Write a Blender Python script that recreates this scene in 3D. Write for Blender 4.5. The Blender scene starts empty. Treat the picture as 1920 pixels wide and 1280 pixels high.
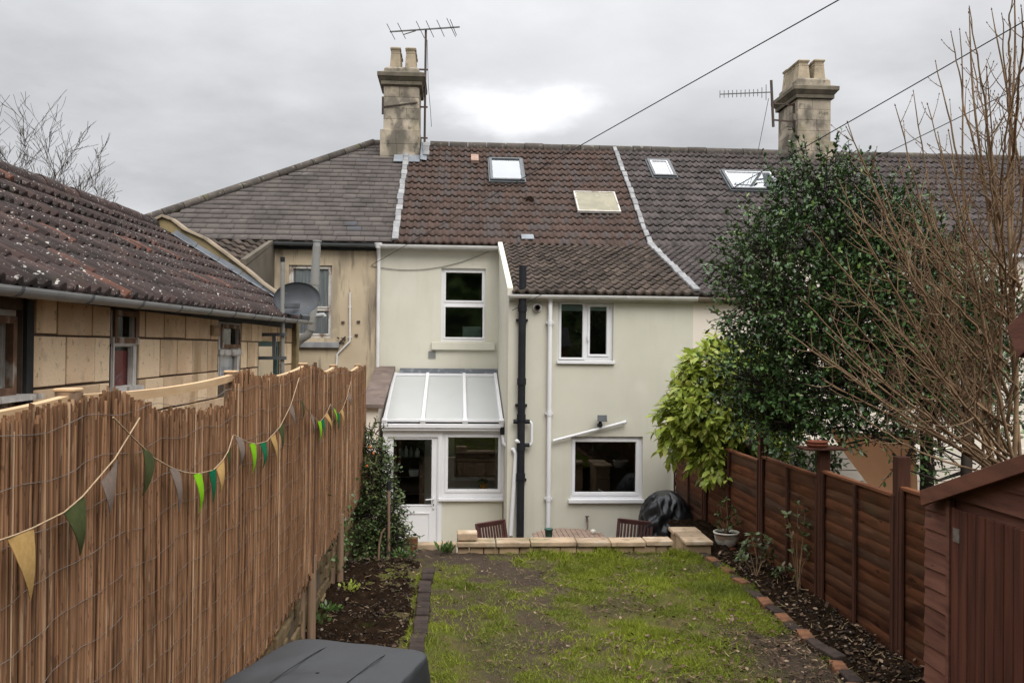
import bpy, math, random
import numpy as np
from mathutils import Vector, Matrix

random.seed(7)
RNG = np.random.default_rng(11)
SC = bpy.context.scene
COL = SC.collection

# ------------------------------------------------------------------ camera, sky, sun, exposure
CZ = 2.33                                   # eye height above the lawn
F = 1650.0                                  # focal length in pixels of the 1920 px wide photo
YAW, PITCH, ROLL = math.atan(107 / F), 0.0079, 0.010
CM = Matrix.Rotation(-YAW, 3, 'Z') @ Matrix.Rotation(math.pi / 2 + PITCH, 3, 'X') @ Matrix.Rotation(ROLL, 3, 'Z')
cam_d = bpy.data.cameras.new('camera')
cam = bpy.data.objects.new('camera', cam_d)
COL.objects.link(cam)
cam.matrix_world = Matrix.Translation((0, 0, CZ)) @ CM.to_4x4()
cam_d.sensor_width = 36.0
cam_d.lens = F / 1920 * 36
cam_d.clip_start = 0.05
cam_d.clip_end = 2000
SC.camera = cam

SC.view_settings.view_transform = 'Standard'
SC.view_settings.look = 'None'
SC.view_settings.gamma = 1
SC.view_settings.exposure = 0.46

SUN_EL, SUN_AZ = math.radians(46), math.radians(160)    # azimuth clockwise from +Y: behind the camera, to the right
world = bpy.data.worlds.new('World')
SC.world = world
world.use_nodes = True


def ray(px, py):
    return CM @ Vector(((px - 960) / F, (640 - py) / F, -1))


def onY(px, py, Y):
    d = ray(px, py); t = Y / d.y
    return Vector((d.x * t, Y, CZ + d.z * t))


def onX(px, py, X):
    d = ray(px, py); t = X / d.x
    return Vector((X, d.y * t, CZ + d.z * t))


def onZ(px, py, Z):
    d = ray(px, py); t = (Z - CZ) / d.z
    return Vector((d.x * t, d.y * t, Z))


def onP(px, py, p0, n):
    d = ray(px, py); o = Vector((0, 0, CZ))
    t = (Vector(p0) - o).dot(n) / d.dot(n)
    return o + d * t


def build_world():
    nt = world.node_tree; N = nt.nodes; L = nt.links
    N.clear()
    out = N.new('ShaderNodeOutputWorld'); bg = N.new('ShaderNodeBackground')
    bg.inputs['Strength'].default_value = 0.1
    L.new(bg.outputs[0], out.inputs[0])
    sky = N.new('ShaderNodeTexSky'); sky.sky_type = 'NISHITA'; sky.sun_disc = False
    sky.sun_elevation = SUN_EL; sky.sun_rotation = SUN_AZ
    tc = N.new('ShaderNodeTexCoord')
    sep = N.new('ShaderNodeSeparateXYZ'); L.new(tc.outputs['Generated'], sep.inputs[0])

    def m(op, a, b=None, c=None, clamp=False):
        n = N.new('ShaderNodeMath'); n.operation = op; n.use_clamp = clamp
        for i, v in enumerate((a, b, c)):
            if v is None: continue
            if isinstance(v, (int, float)): n.inputs[i].default_value = v
            else: L.new(v, n.inputs[i])
        return n.outputs[0]

    def sm(v, a, b, lo=0.0, hi=1.0):
        n = N.new('ShaderNodeMapRange'); n.interpolation_type = 'SMOOTHSTEP'
        L.new(v, n.inputs[0])
        for i, q in enumerate((a, b, lo, hi)): n.inputs[i + 1].default_value = q
        return n.outputs[0]

    def noise(vec, scale, detail=5.0, rough=0.55):
        n = N.new('ShaderNodeTexNoise'); n.inputs['Scale'].default_value = scale
        n.inputs['Detail'].default_value = detail; n.inputs['Roughness'].default_value = rough
        L.new(vec, n.inputs['Vector']); return n.outputs[0]
    z = m('MAXIMUM', sep.outputs[2], 0.0)
    den = m('ADD', z, 0.22)
    cx = m('DIVIDE', sep.outputs[0], den); cy = m('DIVIDE', sep.outputs[1], den)
    comb = N.new('ShaderNodeCombineXYZ')
    L.new(cx, comb.inputs[0]); L.new(cy, comb.inputs[1]); L.new(m('MULTIPLY', z, 1.6), comb.inputs[2])
    n1 = noise(comb.outputs[0], 0.85, 6, 0.5)
    n2 = noise(comb.outputs[0], 2.6, 5, 0.5)
    n3 = noise(comb.outputs[0], 5.5, 6, 0.6)
    cl = m('ADD', m('MULTIPLY', sm(n1, 0.36, 0.64), 0.17), m('MULTIPLY', m('ADD', sm(n2, 0.3, 0.7), m('MULTIPLY', sm(n3, 0.3, 0.7), 0.45)), 0.075))
    elev = sm(z, 0.28, 0.95, 0.0, ZENITH)                     # an overcast sky is brightest overhead
    base = m('ADD', m('ADD', cl, 0.36), elev)
    d0 = ray(990, 216).normalized()                         # bright break in the cloud
    vs = N.new('ShaderNodeVectorMath'); vs.operation = 'SUBTRACT'
    L.new(tc.outputs['Generated'], vs.inputs[0]); vs.inputs[1].default_value = d0
    s2 = N.new('ShaderNodeSeparateXYZ'); L.new(vs.outputs[0], s2.inputs[0])
    ax = m('MULTIPLY', s2.outputs[0], 11.5)
    az = m('ADD', m('MULTIPLY', s2.outputs[2], 40.0), m('MULTIPLY', m('ABSOLUTE', s2.outputs[0]), -7.0))
    wob = m('MULTIPLY', m('SUBTRACT', m('ADD', n2, m('MULTIPLY', n3, 0.7)), 0.85), 2.6)
    r = m('ADD', m('SQRT', m('ADD', m('MULTIPLY', ax, ax), m('MULTIPLY', az, az))), wob)
    halo = sm(r, 0.2, 3.4, 0.07, 0.0)
    core = sm(r, 0.05, 1.35, 0.30, 0.0)
    tot = m('ADD', m('ADD', base, halo), core)
    sc = m('MULTIPLY', tot, 10.0)
    cc = N.new('ShaderNodeCombineColor')
    L.new(m('MULTIPLY', sc, 0.985), cc.inputs[0]); L.new(m('MULTIPLY', sc, 0.99), cc.inputs[1]); L.new(m('MULTIPLY', sc, 1.01), cc.inputs[2])
    mix = N.new('ShaderNodeMix'); mix.data_type = 'RGBA'; mix.inputs[0].default_value = 0.95
    L.new(sky.outputs[0], mix.inputs[6]); L.new(cc.outputs[0], mix.inputs[7])
    L.new(mix.outputs[2], bg.inputs['Color'])


ZENITH = 1.6
build_world()
sd = bpy.data.lights.new('sun', 'SUN'); sd.energy = 1.5; sd.angle = math.radians(38); sd.color = (1.0, 0.96, 0.9)
sun = bpy.data.objects.new('sun', sd); COL.objects.link(sun)
sdir = Vector((math.sin(SUN_AZ) * math.cos(SUN_EL), math.cos(SUN_AZ) * math.cos(SUN_EL), math.sin(SUN_EL)))
sun.rotation_euler = (-sdir).to_track_quat('-Z', 'Y').to_euler()
sun.location = (-6, -6, 12)

# ------------------------------------------------------------------ materials


def pm(name, c1, c2=None, scale=4, detail=6, rough=0.8, spec=0.3, bump=0.0, bscale=40, tint=0.0,
       stains=(), stretch=(1, 1, 1), metal=0.0, hue=None, lo=0.35, hi=0.65, transl=0.0, bdist=0.01):
    """Principled material: two colours mixed by noise, stains laid over them, optional per-element tint and bump."""
    mt = bpy.data.materials.new(name); mt.use_nodes = True
    nt = mt.node_tree; N = nt.nodes; L = nt.links
    b = N['Principled BSDF']
    tc = N.new('ShaderNodeTexCoord')

    def noise(sc, st=(1, 1, 1), det=detail, w=0.0):
        mp = N.new('ShaderNodeMapping'); mp.inputs['Scale'].default_value = st
        mp.inputs['Location'].default_value = (w * 3.1, w * 1.7, w * 2.3)
        L.new(tc.outputs['Object'], mp.inputs[0])
        n = N.new('ShaderNodeTexNoise'); n.inputs['Scale'].default_value = sc; n.inputs['Detail'].default_value = det
        L.new(mp.outputs[0], n.inputs['Vector']); return n.outputs[0]

    def ramp(v, a, bb, t=1.0):
        n = N.new('ShaderNodeMapRange'); n.interpolation_type = 'SMOOTHSTEP'; L.new(v, n.inputs[0])
        n.inputs[1].default_value = a; n.inputs[2].default_value = bb; n.inputs[4].default_value = t
        return n.outputs[0]

    def mixc(f, a, bb, blend='MIX'):
        n = N.new('ShaderNodeMix'); n.data_type = 'RGBA'; n.blend_type = blend
        for i, v in ((0, f), (6, a), (7, bb)):
            if isinstance(v, (int, float)): n.inputs[i].default_value = v
            elif isinstance(v, tuple): n.inputs[i].default_value = (*v, 1)
            else: L.new(v, n.inputs[i])
        return n.outputs[2]
    col = None
    if c2 is None: c2 = tuple(x * 0.8 for x in c1)
    col = mixc(ramp(noise(scale, stretch), lo, hi), c1, c2)
    if hue is not None:                                      # second colour chosen by the element's own random number
        at = N.new('ShaderNodeAttribute'); at.attribute_name = 'tint'
        col = mixc(ramp(at.outputs['Fac'], hue[1], hue[2]), col, hue[0])
    for i, s in enumerate(stains):
        c, sc_, a, bb, amt = s[:5]; st = s[5] if len(s) > 5 else (1, 1, 1)
        col = mixc(ramp(noise(sc_, st, 5, i + 1), a, bb, amt), col, c)
    if tint:
        at = N.new('ShaderNodeAttribute'); at.attribute_name = 'tint'
        mr = N.new('ShaderNodeMapRange'); L.new(at.outputs['Fac'], mr.inputs[0])
        mr.inputs[3].default_value = 1 - tint; mr.inputs[4].default_value = 1 + tint
        cb = N.new('ShaderNodeCombineColor')
        for i in range(3): L.new(mr.outputs[0], cb.inputs[i])
        col = mixc(1.0, col, cb.outputs[0], 'MULTIPLY')
    L.new(col, b.inputs['Base Color'])
    b.inputs['Roughness'].default_value = rough
    b.inputs['Specular IOR Level'].default_value = spec
    b.inputs['Metallic'].default_value = metal
    if bump:
        bn = N.new('ShaderNodeBump'); bn.inputs['Strength'].default_value = bump; bn.inputs['Distance'].default_value = bdist
        L.new(noise(bscale, stretch, 6), bn.inputs['Height']); L.new(bn.outputs[0], b.inputs['Normal'])
    if transl:
        tr = N.new('ShaderNodeBsdfTranslucent'); L.new(col, tr.inputs[0])
        ms = N.new('ShaderNodeMixShader'); ms.inputs[0].default_value = transl
        L.new(b.outputs[0], ms.inputs[1]); L.new(tr.outputs[0], ms.inputs[2])
        L.new(ms.outputs[0], N['Material Output'].inputs[0])
    return mt


def glass_mat(name, tintc=(0.9, 0.95, 0.93), refl=1.0):
    mt = bpy.data.materials.new(name); mt.use_nodes = True
    N = mt.node_tree.nodes; L = mt.node_tree.links; N.clear()
    out = N.new('ShaderNodeOutputMaterial'); tr = N.new('ShaderNodeBsdfTransparent'); gl = N.new('ShaderNodeBsdfGlossy')
    fr = N.new('ShaderNodeFresnel'); fr.inputs[0].default_value = 1.5
    mu = N.new('ShaderNodeMath'); mu.operation = 'MULTIPLY'; mu.inputs[1].default_value = 3.2 * refl; mu.use_clamp = True
    mx = N.new('ShaderNodeMixShader')
    tr.inputs[0].default_value = (*tintc, 1); gl.inputs['Roughness'].default_value = 0.01
    L.new(fr.outputs[0], mu.inputs[0]); L.new(mu.outputs[0], mx.inputs[0]); L.new(tr.outputs[0], mx.inputs[1]); L.new(gl.outputs[0], mx.inputs[2])
    L.new(mx.outputs[0], out.inputs[0])
    return mt


M = {}
M['render'] = pm('cream_render', (0.60, 0.58, 0.49), (0.555, 0.535, 0.45), 0.9, 8, 0.9, 0.12, 0.12, 140,
                 stains=(((0.50, 0.485, 0.405), 0.8, 0.45, 0.7, 0.35, (1.6, 1.6, 0.5)), ((0.42, 0.41, 0.32), 2.6, 0.52, 0.75, 0.2, (3, 3, 0.3)), ((0.64, 0.625, 0.54), 2.0, 0.5, 0.7, 0.35),))
M['tan'] = pm('tan_render', (0.53, 0.44, 0.31), (0.46, 0.375, 0.265), 1.2, 8, 0.95, 0.1, 0.15, 90,
              stains=(((0.22, 0.185, 0.14), 1.6, 0.48, 0.66, 0.65, (2, 2, 0.5)), ((0.13, 0.11, 0.085), 4, 0.56, 0.70, 0.65, (3, 3, 0.35)),
                      ((0.5, 0.42, 0.3), 3, 0.6, 0.7, 0.5)))
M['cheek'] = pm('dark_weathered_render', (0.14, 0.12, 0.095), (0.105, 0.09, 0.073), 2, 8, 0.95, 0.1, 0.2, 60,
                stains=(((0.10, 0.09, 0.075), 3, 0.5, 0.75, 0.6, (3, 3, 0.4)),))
M['whitewall'] = pm('white_painted_render', (0.74, 0.67, 0.58), (0.70, 0.63, 0.55), 1.1, 6, 0.9, 0.15, 0.08, 120)
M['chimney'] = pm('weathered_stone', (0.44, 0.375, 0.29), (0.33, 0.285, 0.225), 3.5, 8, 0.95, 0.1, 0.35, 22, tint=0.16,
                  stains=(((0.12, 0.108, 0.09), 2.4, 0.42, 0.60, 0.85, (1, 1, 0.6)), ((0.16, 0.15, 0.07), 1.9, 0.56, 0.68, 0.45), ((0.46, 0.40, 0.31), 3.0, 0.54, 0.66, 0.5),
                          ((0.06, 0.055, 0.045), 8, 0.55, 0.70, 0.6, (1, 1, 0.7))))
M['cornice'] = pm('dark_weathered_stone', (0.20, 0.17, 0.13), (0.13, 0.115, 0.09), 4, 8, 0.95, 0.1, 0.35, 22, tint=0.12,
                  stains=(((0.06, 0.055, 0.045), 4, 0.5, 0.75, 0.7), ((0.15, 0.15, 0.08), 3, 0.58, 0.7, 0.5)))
M['pot'] = pm('buff_chimney_pot', (0.42, 0.345, 0.245), (0.32, 0.265, 0.19), 5, 6, 0.9, 0.15, 0.2, 30, tint=0.15,
              stains=(((0.16, 0.14, 0.09), 6, 0.55, 0.75, 0.6),))
M['ashlar'] = pm('honey_stone', (0.80, 0.59, 0.385), (0.68, 0.48, 0.30), 2.6, 8, 0.92, 0.12, 0.35, 45, tint=0.20,
                 hue=((0.74, 0.57, 0.38), 0.55, 1.0),
                 stains=(((0.36, 0.23, 0.11), 1.7, 0.52, 0.70, 0.6, (1.2, 1.2, 0.55)), ((0.42, 0.31, 0.20), 9, 0.56, 0.72, 0.4), ((0.72, 0.56, 0.38), 3, 0.52, 0.66, 0.5), ((0.16, 0.11, 0.07), 26, 0.62, 0.70, 0.5)))
M['joint'] = pm('dark_mortar', (0.12, 0.09, 0.065), (0.09, 0.068, 0.05), 12, 6, 0.95, 0.1)
M['tile'] = pm('brown_roof_tile', (0.084, 0.055, 0.044), (0.066, 0.045, 0.037), 3, 8, 0.85, 0.12, 0.3, 60, tint=0.18,
               hue=((0.062, 0.050, 0.046), 0.62, 0.9),
               stains=(((0.045, 0.036, 0.032), 2.2, 0.5, 0.75, 0.6, (3, 1, 1)), ((0.36, 0.35, 0.31), 17, 0.745, 0.78, 0.55), ((0.12, 0.115, 0.045), 5, 0.70, 0.8, 0.3)))
M['tileold'] = pm('mossy_brown_roof_tile', (0.083, 0.063, 0.050), (0.060, 0.047, 0.040), 4, 8, 0.9, 0.15, 0.4, 60, tint=0.32,
                  stains=(((0.04, 0.033, 0.028), 5, 0.5, 0.7, 0.7), ((0.40, 0.38, 0.33), 14, 0.74, 0.775, 0.6), ((0.10, 0.075, 0.04), 9, 0.62, 0.75, 0.5)))
M['tilegrey'] = pm('grey_brown_roof_tile', (0.075, 0.062, 0.058), (0.056, 0.047, 0.045), 3, 8, 0.85, 0.2, 0.3, 60, tint=0.25,
                   stains=(((0.035, 0.030, 0.028), 4, 0.5, 0.75, 0.6), ((0.35, 0.34, 0.31), 14, 0.75, 0.78, 0.5)))
M['tileout'] = pm('old_red_brown_pantile', (0.056, 0.036, 0.032), (0.036, 0.027, 0.025), 2.2, 8, 0.9, 0.18, 0.45, 50, tint=0.28,
                  hue=((0.10, 0.044, 0.030), 0.96, 1.0),
                  stains=(((0.028, 0.024, 0.022), 3.5, 0.48, 0.7, 0.7), ((0.055, 0.043, 0.02), 3.1, 0.6, 0.78, 0.35),
                          ((0.46, 0.44, 0.40), 23, 0.645, 0.69, 0.8, (1, 1, 1)), ((0.42, 0.40, 0.36), 50, 0.65, 0.70, 0.7), ((0.15, 0.062, 0.036), 2.4, 0.68, 0.78, 0.2)))
M['slate'] = pm('grey_slate', (0.118, 0.101, 0.092), (0.090, 0.078, 0.073), 2.5, 8, 0.8, 0.18, 0.25, 50, tint=0.12,
                hue=((0.078, 0.079, 0.086), 0.955, 0.97),
                stains=(((0.066, 0.058, 0.053), 1.4, 0.5, 0.7, 0.65), ((0.19, 0.17, 0.15), 5, 0.6, 0.74, 0.4), ((0.05, 0.045, 0.04), 16, 0.62, 0.72, 0.5)))
M['ridge'] = pm('lichened_ridge_tile', (0.10, 0.085, 0.075), (0.07, 0.062, 0.055), 6, 8, 0.9, 0.15, 0.4, 40, tint=0.2,
                stains=(((0.24, 0.22, 0.17), 9, 0.58, 0.7, 0.7), ((0.10, 0.10, 0.04), 5, 0.6, 0.7, 0.5)))
M['mortar'] = pm('pale_mortar_strip', (0.30, 0.30, 0.30), (0.22, 0.22, 0.225), 6, 6, 0.9, 0.15, 0.3, 40, tint=0.15)
M['lead'] = pm('grey_lead', (0.23, 0.25, 0.275), (0.17, 0.185, 0.205), 4, 6, 0.6, 0.4, 0.2, 20)
M['leaddark'] = pm('dark_lead', (0.075, 0.085, 0.10), (0.20, 0.21, 0.22), 8, 6, 0.55, 0.4, 0.3, 20, lo=0.5, hi=0.75)
M['upvc'] = pm('white_plastic', (0.74, 0.74, 0.75), (0.70, 0.70, 0.72), 2, 4, 0.35, 0.45)
M['upvcdirty'] = pm('weathered_white_plastic', (0.68, 0.67, 0.66), (0.60, 0.59, 0.57), 3, 6, 0.5, 0.35,
                    stains=(((0.42, 0.39, 0.34), 4, 0.6, 0.8, 0.5),))
M['gutterb'] = pm('brown_stained_gutter', (0.20, 0.15, 0.12), (0.28, 0.24, 0.2), 3, 6, 0.6, 0.3)
M['guttergrey'] = pm('grey_plastic', (0.30, 0.305, 0.305), (0.25, 0.255, 0.25), 3, 6, 0.5, 0.35, stains=(((0.17, 0.165, 0.15), 5, 0.58, 0.78, 0.5),))
M['greypipe'] = pm('grey_pipe', (0.235, 0.232, 0.215), (0.20, 0.195, 0.18), 2, 6, 0.6, 0.3, stains=(((0.14, 0.13, 0.10), 4, 0.6, 0.8, 0.6),))
M['black'] = pm('black_plastic', (0.014, 0.015, 0.018), (0.019, 0.020, 0.023), 5, 5, 0.55, 0.18)
M['blackpaint'] = pm('black_flaking_paint', (0.025, 0.026, 0.028), (0.04, 0.038, 0.036), 5, 6, 0.8, 0.2, 0.2, 30,
                     stains=(((0.33, 0.30, 0.26), 9, 0.66, 0.72, 0.6, (1, 0.3, 1)),))
M['iron'] = pm('rusty_iron', (0.05, 0.045, 0.042), (0.09, 0.055, 0.04), 14, 6, 0.7, 0.4)
M['alu'] = pm('dull_aluminium', (0.13, 0.13, 0.135), (0.10, 0.10, 0.10), 12, 5, 0.55, 0.4, metal=0.3)
M['slatebox'] = pm('dark_grey_metal', (0.10, 0.11, 0.12), (0.08, 0.085, 0.09), 6, 5, 0.5, 0.4)
M['dish'] = pm('dark_grey_dish', (0.085, 0.092, 0.103), (0.068, 0.074, 0.083), 3, 6, 0.55, 0.35, stains=(((0.12, 0.12, 0.06), 6, 0.62, 0.75, 0.5), ((0.26, 0.26, 0.25), 20, 0.7, 0.74, 0.6)))
M['frameold'] = pm('flaking_white_paint', (0.60, 0.57, 0.53), (0.48, 0.45, 0.41), 8, 8, 0.85, 0.2, 0.3, 50,
                   stains=(((0.17, 0.115, 0.075), 7, 0.54, 0.66, 0.8, (1, 1, 0.4)), ((0.62, 0.59, 0.55), 5, 0.6, 0.7, 0.6)))
M['frameteal'] = pm('faded_green_paint', (0.10, 0.155, 0.14), (0.075, 0.12, 0.11), 6, 6, 0.8, 0.2)
M['glass'] = glass_mat('window_glass')
M['glassold'] = glass_mat('dusty_old_glass', (0.85, 0.87, 0.86), 0.22)
M['glassroof'] = glass_mat('roof_window_glass', (0.8, 0.85, 0.87), 0.95)
M['jar'] = glass_mat('jar_glass', (0.85, 0.9, 0.86), 1.2)
M['poly'] = pm('white_polycarbonate', (0.62, 0.635, 0.62), (0.59, 0.605, 0.595), 1.0, 5, 0.35, 0.3, transl=0.3,
               stains=(((0.55, 0.56, 0.54), 1.6, 0.6, 0.8, 0.4), ((0.10, 0.09, 0.07), 13, 0.785, 0.80, 0.9)))
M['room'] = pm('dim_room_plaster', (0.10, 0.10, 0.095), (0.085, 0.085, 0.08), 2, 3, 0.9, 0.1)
M['roomporch'] = pm('porch_plaster', (0.62, 0.61, 0.55), (0.56, 0.55, 0.50), 2, 3, 0.9, 0.1)
M['darkwood'] = pm('dark_shelf_wood', (0.055, 0.038, 0.026), (0.04, 0.028, 0.02), 6, 5, 0.7, 0.25)
M['curtain'] = pm('white_net_curtain', (0.82, 0.82, 0.86), (0.62, 0.62, 0.67), 9, 3, 0.9, 0.1, stretch=(4, 1, 0.2))
M['brownframe'] = pm('weathered_brown_paint', (0.20, 0.115, 0.07), (0.13, 0.075, 0.05), 8, 7, 0.85, 0.15, 0.3, 50, stains=(((0.45, 0.41, 0.36), 6, 0.55, 0.66, 0.7, (1, 1, .5)),))
M['roofblind'] = pm('pale_roof_blind', (0.28, 0.29, 0.31), None, 3, 3, 0.8, 0.1)
M['red'] = pm('red_cloth', (0.34, 0.055, 0.05), (0.22, 0.06, 0.06), 3, 5, 0.9, 0.1)
M['blind'] = pm('pale_green_blind', (0.35, 0.42, 0.40), None, 3, 3, 0.8, 0.1)
M['coping'] = pm('brown_coping_stone', (0.19, 0.145, 0.125), (0.14, 0.11, 0.095), 3, 8, 0.9, 0.15, 0.3, 40,
                 stains=(((0.27, 0.22, 0.19), 4, 0.58, 0.72, 0.6), ((0.08, 0.065, 0.055), 6, 0.58, 0.75, 0.6)))
M['parapet'] = pm('lichened_parapet_stone', (0.29, 0.225, 0.12), (0.20, 0.16, 0.09), 3, 8, 0.95, 0.1, 0.4, 30,
                  stains=(((0.07, 0.06, 0.045), 3, 0.5, 0.68, 0.8), ((0.36, 0.29, 0.12), 6, 0.58, 0.7, 0.6), ((0.42, 0.38, 0.30), 9, 0.66, 0.75, 0.6)))
M['parapetcap'] = pm('parapet_coping', (0.33, 0.27, 0.20), (0.24, 0.195, 0.145), 3, 8, 0.95, 0.1, 0.35, 30,
                     stains=(((0.12, 0.10, 0.075), 4, 0.55, 0.72, 0.7),))
M['reed'] = pm('dried_reed', (0.298, 0.160, 0.086), (0.188, 0.099, 0.053), 3, 6, 0.75, 0.10, 0.2, 60, tint=0.40, stretch=(30, 30, 1.2),
               hue=((0.38, 0.26, 0.16), 0.84, 1.05),
               stains=(((0.085, 0.046, 0.027), 3, 0.50, 0.66, 0.65, (20, 20, 1)), ((0.40, 0.28, 0.18), 3, 0.60, 0.68, 0.5, (26, 26, 2.2)), ((0.07, 0.04, 0.025), 9, 0.62, 0.68, 0.6, (9, 9, 2.5))))
M['battenbrown'] = pm('dark_batten_timber', (0.12, 0.066, 0.040), (0.085, 0.047, 0.03), 3, 6, 0.8, 0.15, 0.2, 40, stretch=(14, 14, 0.8))
M['pine'] = pm('pale_pine', (0.58, 0.40, 0.23), (0.50, 0.33, 0.18), 3, 6, 0.7, 0.25, stretch=(8, 1, 8))
M['stake'] = pm('weathered_round_stake', (0.25, 0.165, 0.105), (0.18, 0.12, 0.08), 3, 6, 0.8, 0.2, 0.25, 40, stretch=(14, 14, 0.8))
M['wiregal'] = pm('galvanised_wire', (0.24, 0.21, 0.19), (0.15, 0.12, 0.10), 20, 3, 0.5, 0.5, metal=0.4)
M['fence'] = pm('dark_red_brown_fence', (0.21, 0.084, 0.042), (0.14, 0.056, 0.030), 2.0, 8, 0.7, 0.10, 0.35, 30, tint=0.28, stretch=(1, 1.2, 10),
                hue=((0.085, 0.05, 0.035), 0.6, 1.0),
                stains=(((0.032, 0.018, 0.014), 2.5, 0.52, 0.72, 0.65, (1, 0.6, 3)), ((0.23, 0.13, 0.085), 6, 0.60, 0.72, 0.45, (1, 0.5, 5)), ((0.095, 0.085, 0.045), 2.2, 0.60, 0.72, 0.35), ((0.03, 0.017, 0.012), 11, 0.66, 0.70, 0.7, (1, 0.35, 1.6))))
M['fencepost'] = pm('dark_brown_post', (0.088, 0.038, 0.025), (0.058, 0.026, 0.018), 2, 8, 0.7, 0.10, 0.35, 40, stretch=(12, 12, 0.8))
M['shed'] = pm('chestnut_stained_timber', (0.175, 0.078, 0.054), (0.125, 0.054, 0.038), 1.6, 8, 0.7, 0.12, 0.3, 30, tint=0.20, stretch=(1, 1.5, 14),
               stains=(((0.05, 0.024, 0.018), 3, 0.52, 0.70, 0.5, (1, 0.6, 4)), ((0.23, 0.12, 0.085), 5, 0.58, 0.72, 0.4, (1, 0.5, 5)), ((0.035, 0.018, 0.013), 11, 0.66, 0.70, 0.7, (1, 0.35, 1.6))))
M['shedv'] = pm('chestnut_stained_vertical_timber', (0.115, 0.043, 0.027), (0.072, 0.028, 0.019), 1.6, 8, 0.7, 0.12, 0.3, 30, tint=0.20, stretch=(14, 14, 0.8),
                stains=(((0.035, 0.018, 0.014), 3, 0.56, 0.75, 0.5, (4, 4, 0.5)),))
M['barge'] = pm('chestnut_bargeboard', (0.165, 0.062, 0.036), (0.115, 0.044, 0.027), 2, 8, 0.6, 0.3, 0.25, 30, stretch=(1, 2, 10))
M['felt'] = pm('black_roofing_felt', (0.035, 0.035, 0.037), (0.05, 0.05, 0.05), 9, 6, 0.95, 0.1, 0.3, 80)
M['soil'] = pm('dark_soil', (0.025, 0.0155, 0.0095), (0.015, 0.0098, 0.0068), 9, 8, 1.0, 0.0, 0.9, 55, bdist=0.03,
               stains=(((0.05, 0.034, 0.022), 14, 0.56, 0.72, 0.6), ((0.045, 0.05, 0.014), 4, 0.62, 0.74, 0.5)))
M['stonewall'] = pm('mossy_rubble_stone', (0.17, 0.12, 0.065), (0.11, 0.08, 0.045), 5, 8, 0.95, 0.1, 0.6, 35, tint=0.3,
                    stains=(((0.055, 0.06, 0.02), 3, 0.55, 0.7, 0.8), ((0.04, 0.033, 0.024), 7, 0.55, 0.7, 0.6)))
M['wallblock'] = pm('buff_walling_block', (0.40, 0.29, 0.18), (0.31, 0.22, 0.135), 5, 8, 0.92, 0.12, 0.4, 40, tint=0.18,
                    stains=(((0.17, 0.12, 0.07), 7, 0.56, 0.74, 0.6),))
M['copingbuff'] = pm('buff_coping_stone', (0.45, 0.335, 0.225), (0.36, 0.265, 0.18), 4, 8, 0.9, 0.12, 0.6, 35, tint=0.2,
                     stains=(((0.20, 0.15, 0.10), 7, 0.52, 0.68, 0.6), ((0.52, 0.43, 0.33), 5, 0.54, 0.66, 0.6), ((0.16, 0.15, 0.07), 3, 0.56, 0.68, 0.45)))
M['slab'] = pm('grey_buff_paving', (0.30, 0.26, 0.20), (0.24, 0.21, 0.17), 3, 8, 0.9, 0.15, 0.2, 40, tint=0.15)
M['brickred'] = pm('mossy_red_brick', (0.185, 0.085, 0.045), (0.12, 0.058, 0.034), 8, 8, 0.92, 0.12, 0.5, 50, tint=0.3,
                   stains=(((0.042, 0.038, 0.03), 6, 0.5, 0.66, 0.8), ((0.07, 0.085, 0.03), 5, 0.6, 0.72, 0.6)))
M['brickdark'] = pm('dark_damp_brick', (0.060, 0.042, 0.034), (0.040, 0.030, 0.026), 8, 8, 0.9, 0.15, 0.5, 50, tint=0.25,
                    stains=(((0.045, 0.055, 0.02), 5, 0.6, 0.72, 0.5), ((0.11, 0.06, 0.042), 6, 0.62, 0.74, 0.5)))
M['blade'] = pm('grass_blade', (0.245, 0.285, 0.030), (0.155, 0.185, 0.028), 1.1, 4, 0.6, 0.2, tint=0.40,
                hue=((0.25, 0.21, 0.075), 0.80, 0.95), transl=0.25)
M['litter'] = pm('dead_leaf', (0.115, 0.072, 0.046), (0.060, 0.038, 0.026), 9, 4, 0.85, 0.15, tint=0.5, hue=((0.20, 0.145, 0.10), 0.8, 1.0))
M['holly'] = pm('holly_leaf', (0.042, 0.090, 0.026), (0.062, 0.120, 0.032), 3, 3, 0.34, 0.40, tint=0.45, hue=((0.11, 0.17, 0.04), 0.80, 1.0))
M['laurel'] = pm('spotted_laurel_leaf', (0.27, 0.37, 0.045), (0.42, 0.46, 0.09), 16, 3, 0.38, 0.4, tint=0.26, hue=((0.46, 0.46, 0.12), 0.74, 1.0), transl=0.3)
M['laureldark'] = pm('dark_laurel_leaf', (0.055, 0.105, 0.024), (0.08, 0.135, 0.034), 9, 3, 0.35, 0.5, tint=0.4, transl=0.15)
M['ivy'] = pm('climber_leaf', (0.050, 0.085, 0.022), (0.070, 0.108, 0.028), 5, 3, 0.45, 0.4, tint=0.42, hue=((0.11, 0.125, 0.035), 0.82, 1.0), transl=0.15)
M['shrub'] = pm('rhododendron_leaf', (0.070, 0.105, 0.034), (0.105, 0.135, 0.05), 6, 3, 0.4, 0.45, tint=0.35, hue=((0.13, 0.085, 0.04), 0.85, 1.0), transl=0.15)
M['twig'] = pm('bare_twig', (0.28, 0.19, 0.112), (0.165, 0.108, 0.066), 7, 5, 0.8, 0.12, 0.2, 60, stains=(((0.20, 0.20, 0.11), 5, 0.58, 0.72, 0.4),))
M['bud'] = pm('red_brown_bud', (0.13, 0.048, 0.034), (0.09, 0.035, 0.026), 9, 3, 0.6, 0.3)
M['bark'] = pm('dark_bark', (0.040, 0.031, 0.023), (0.026, 0.020, 0.016), 9, 6, 0.9, 0.15, 0.5, 40)
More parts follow.
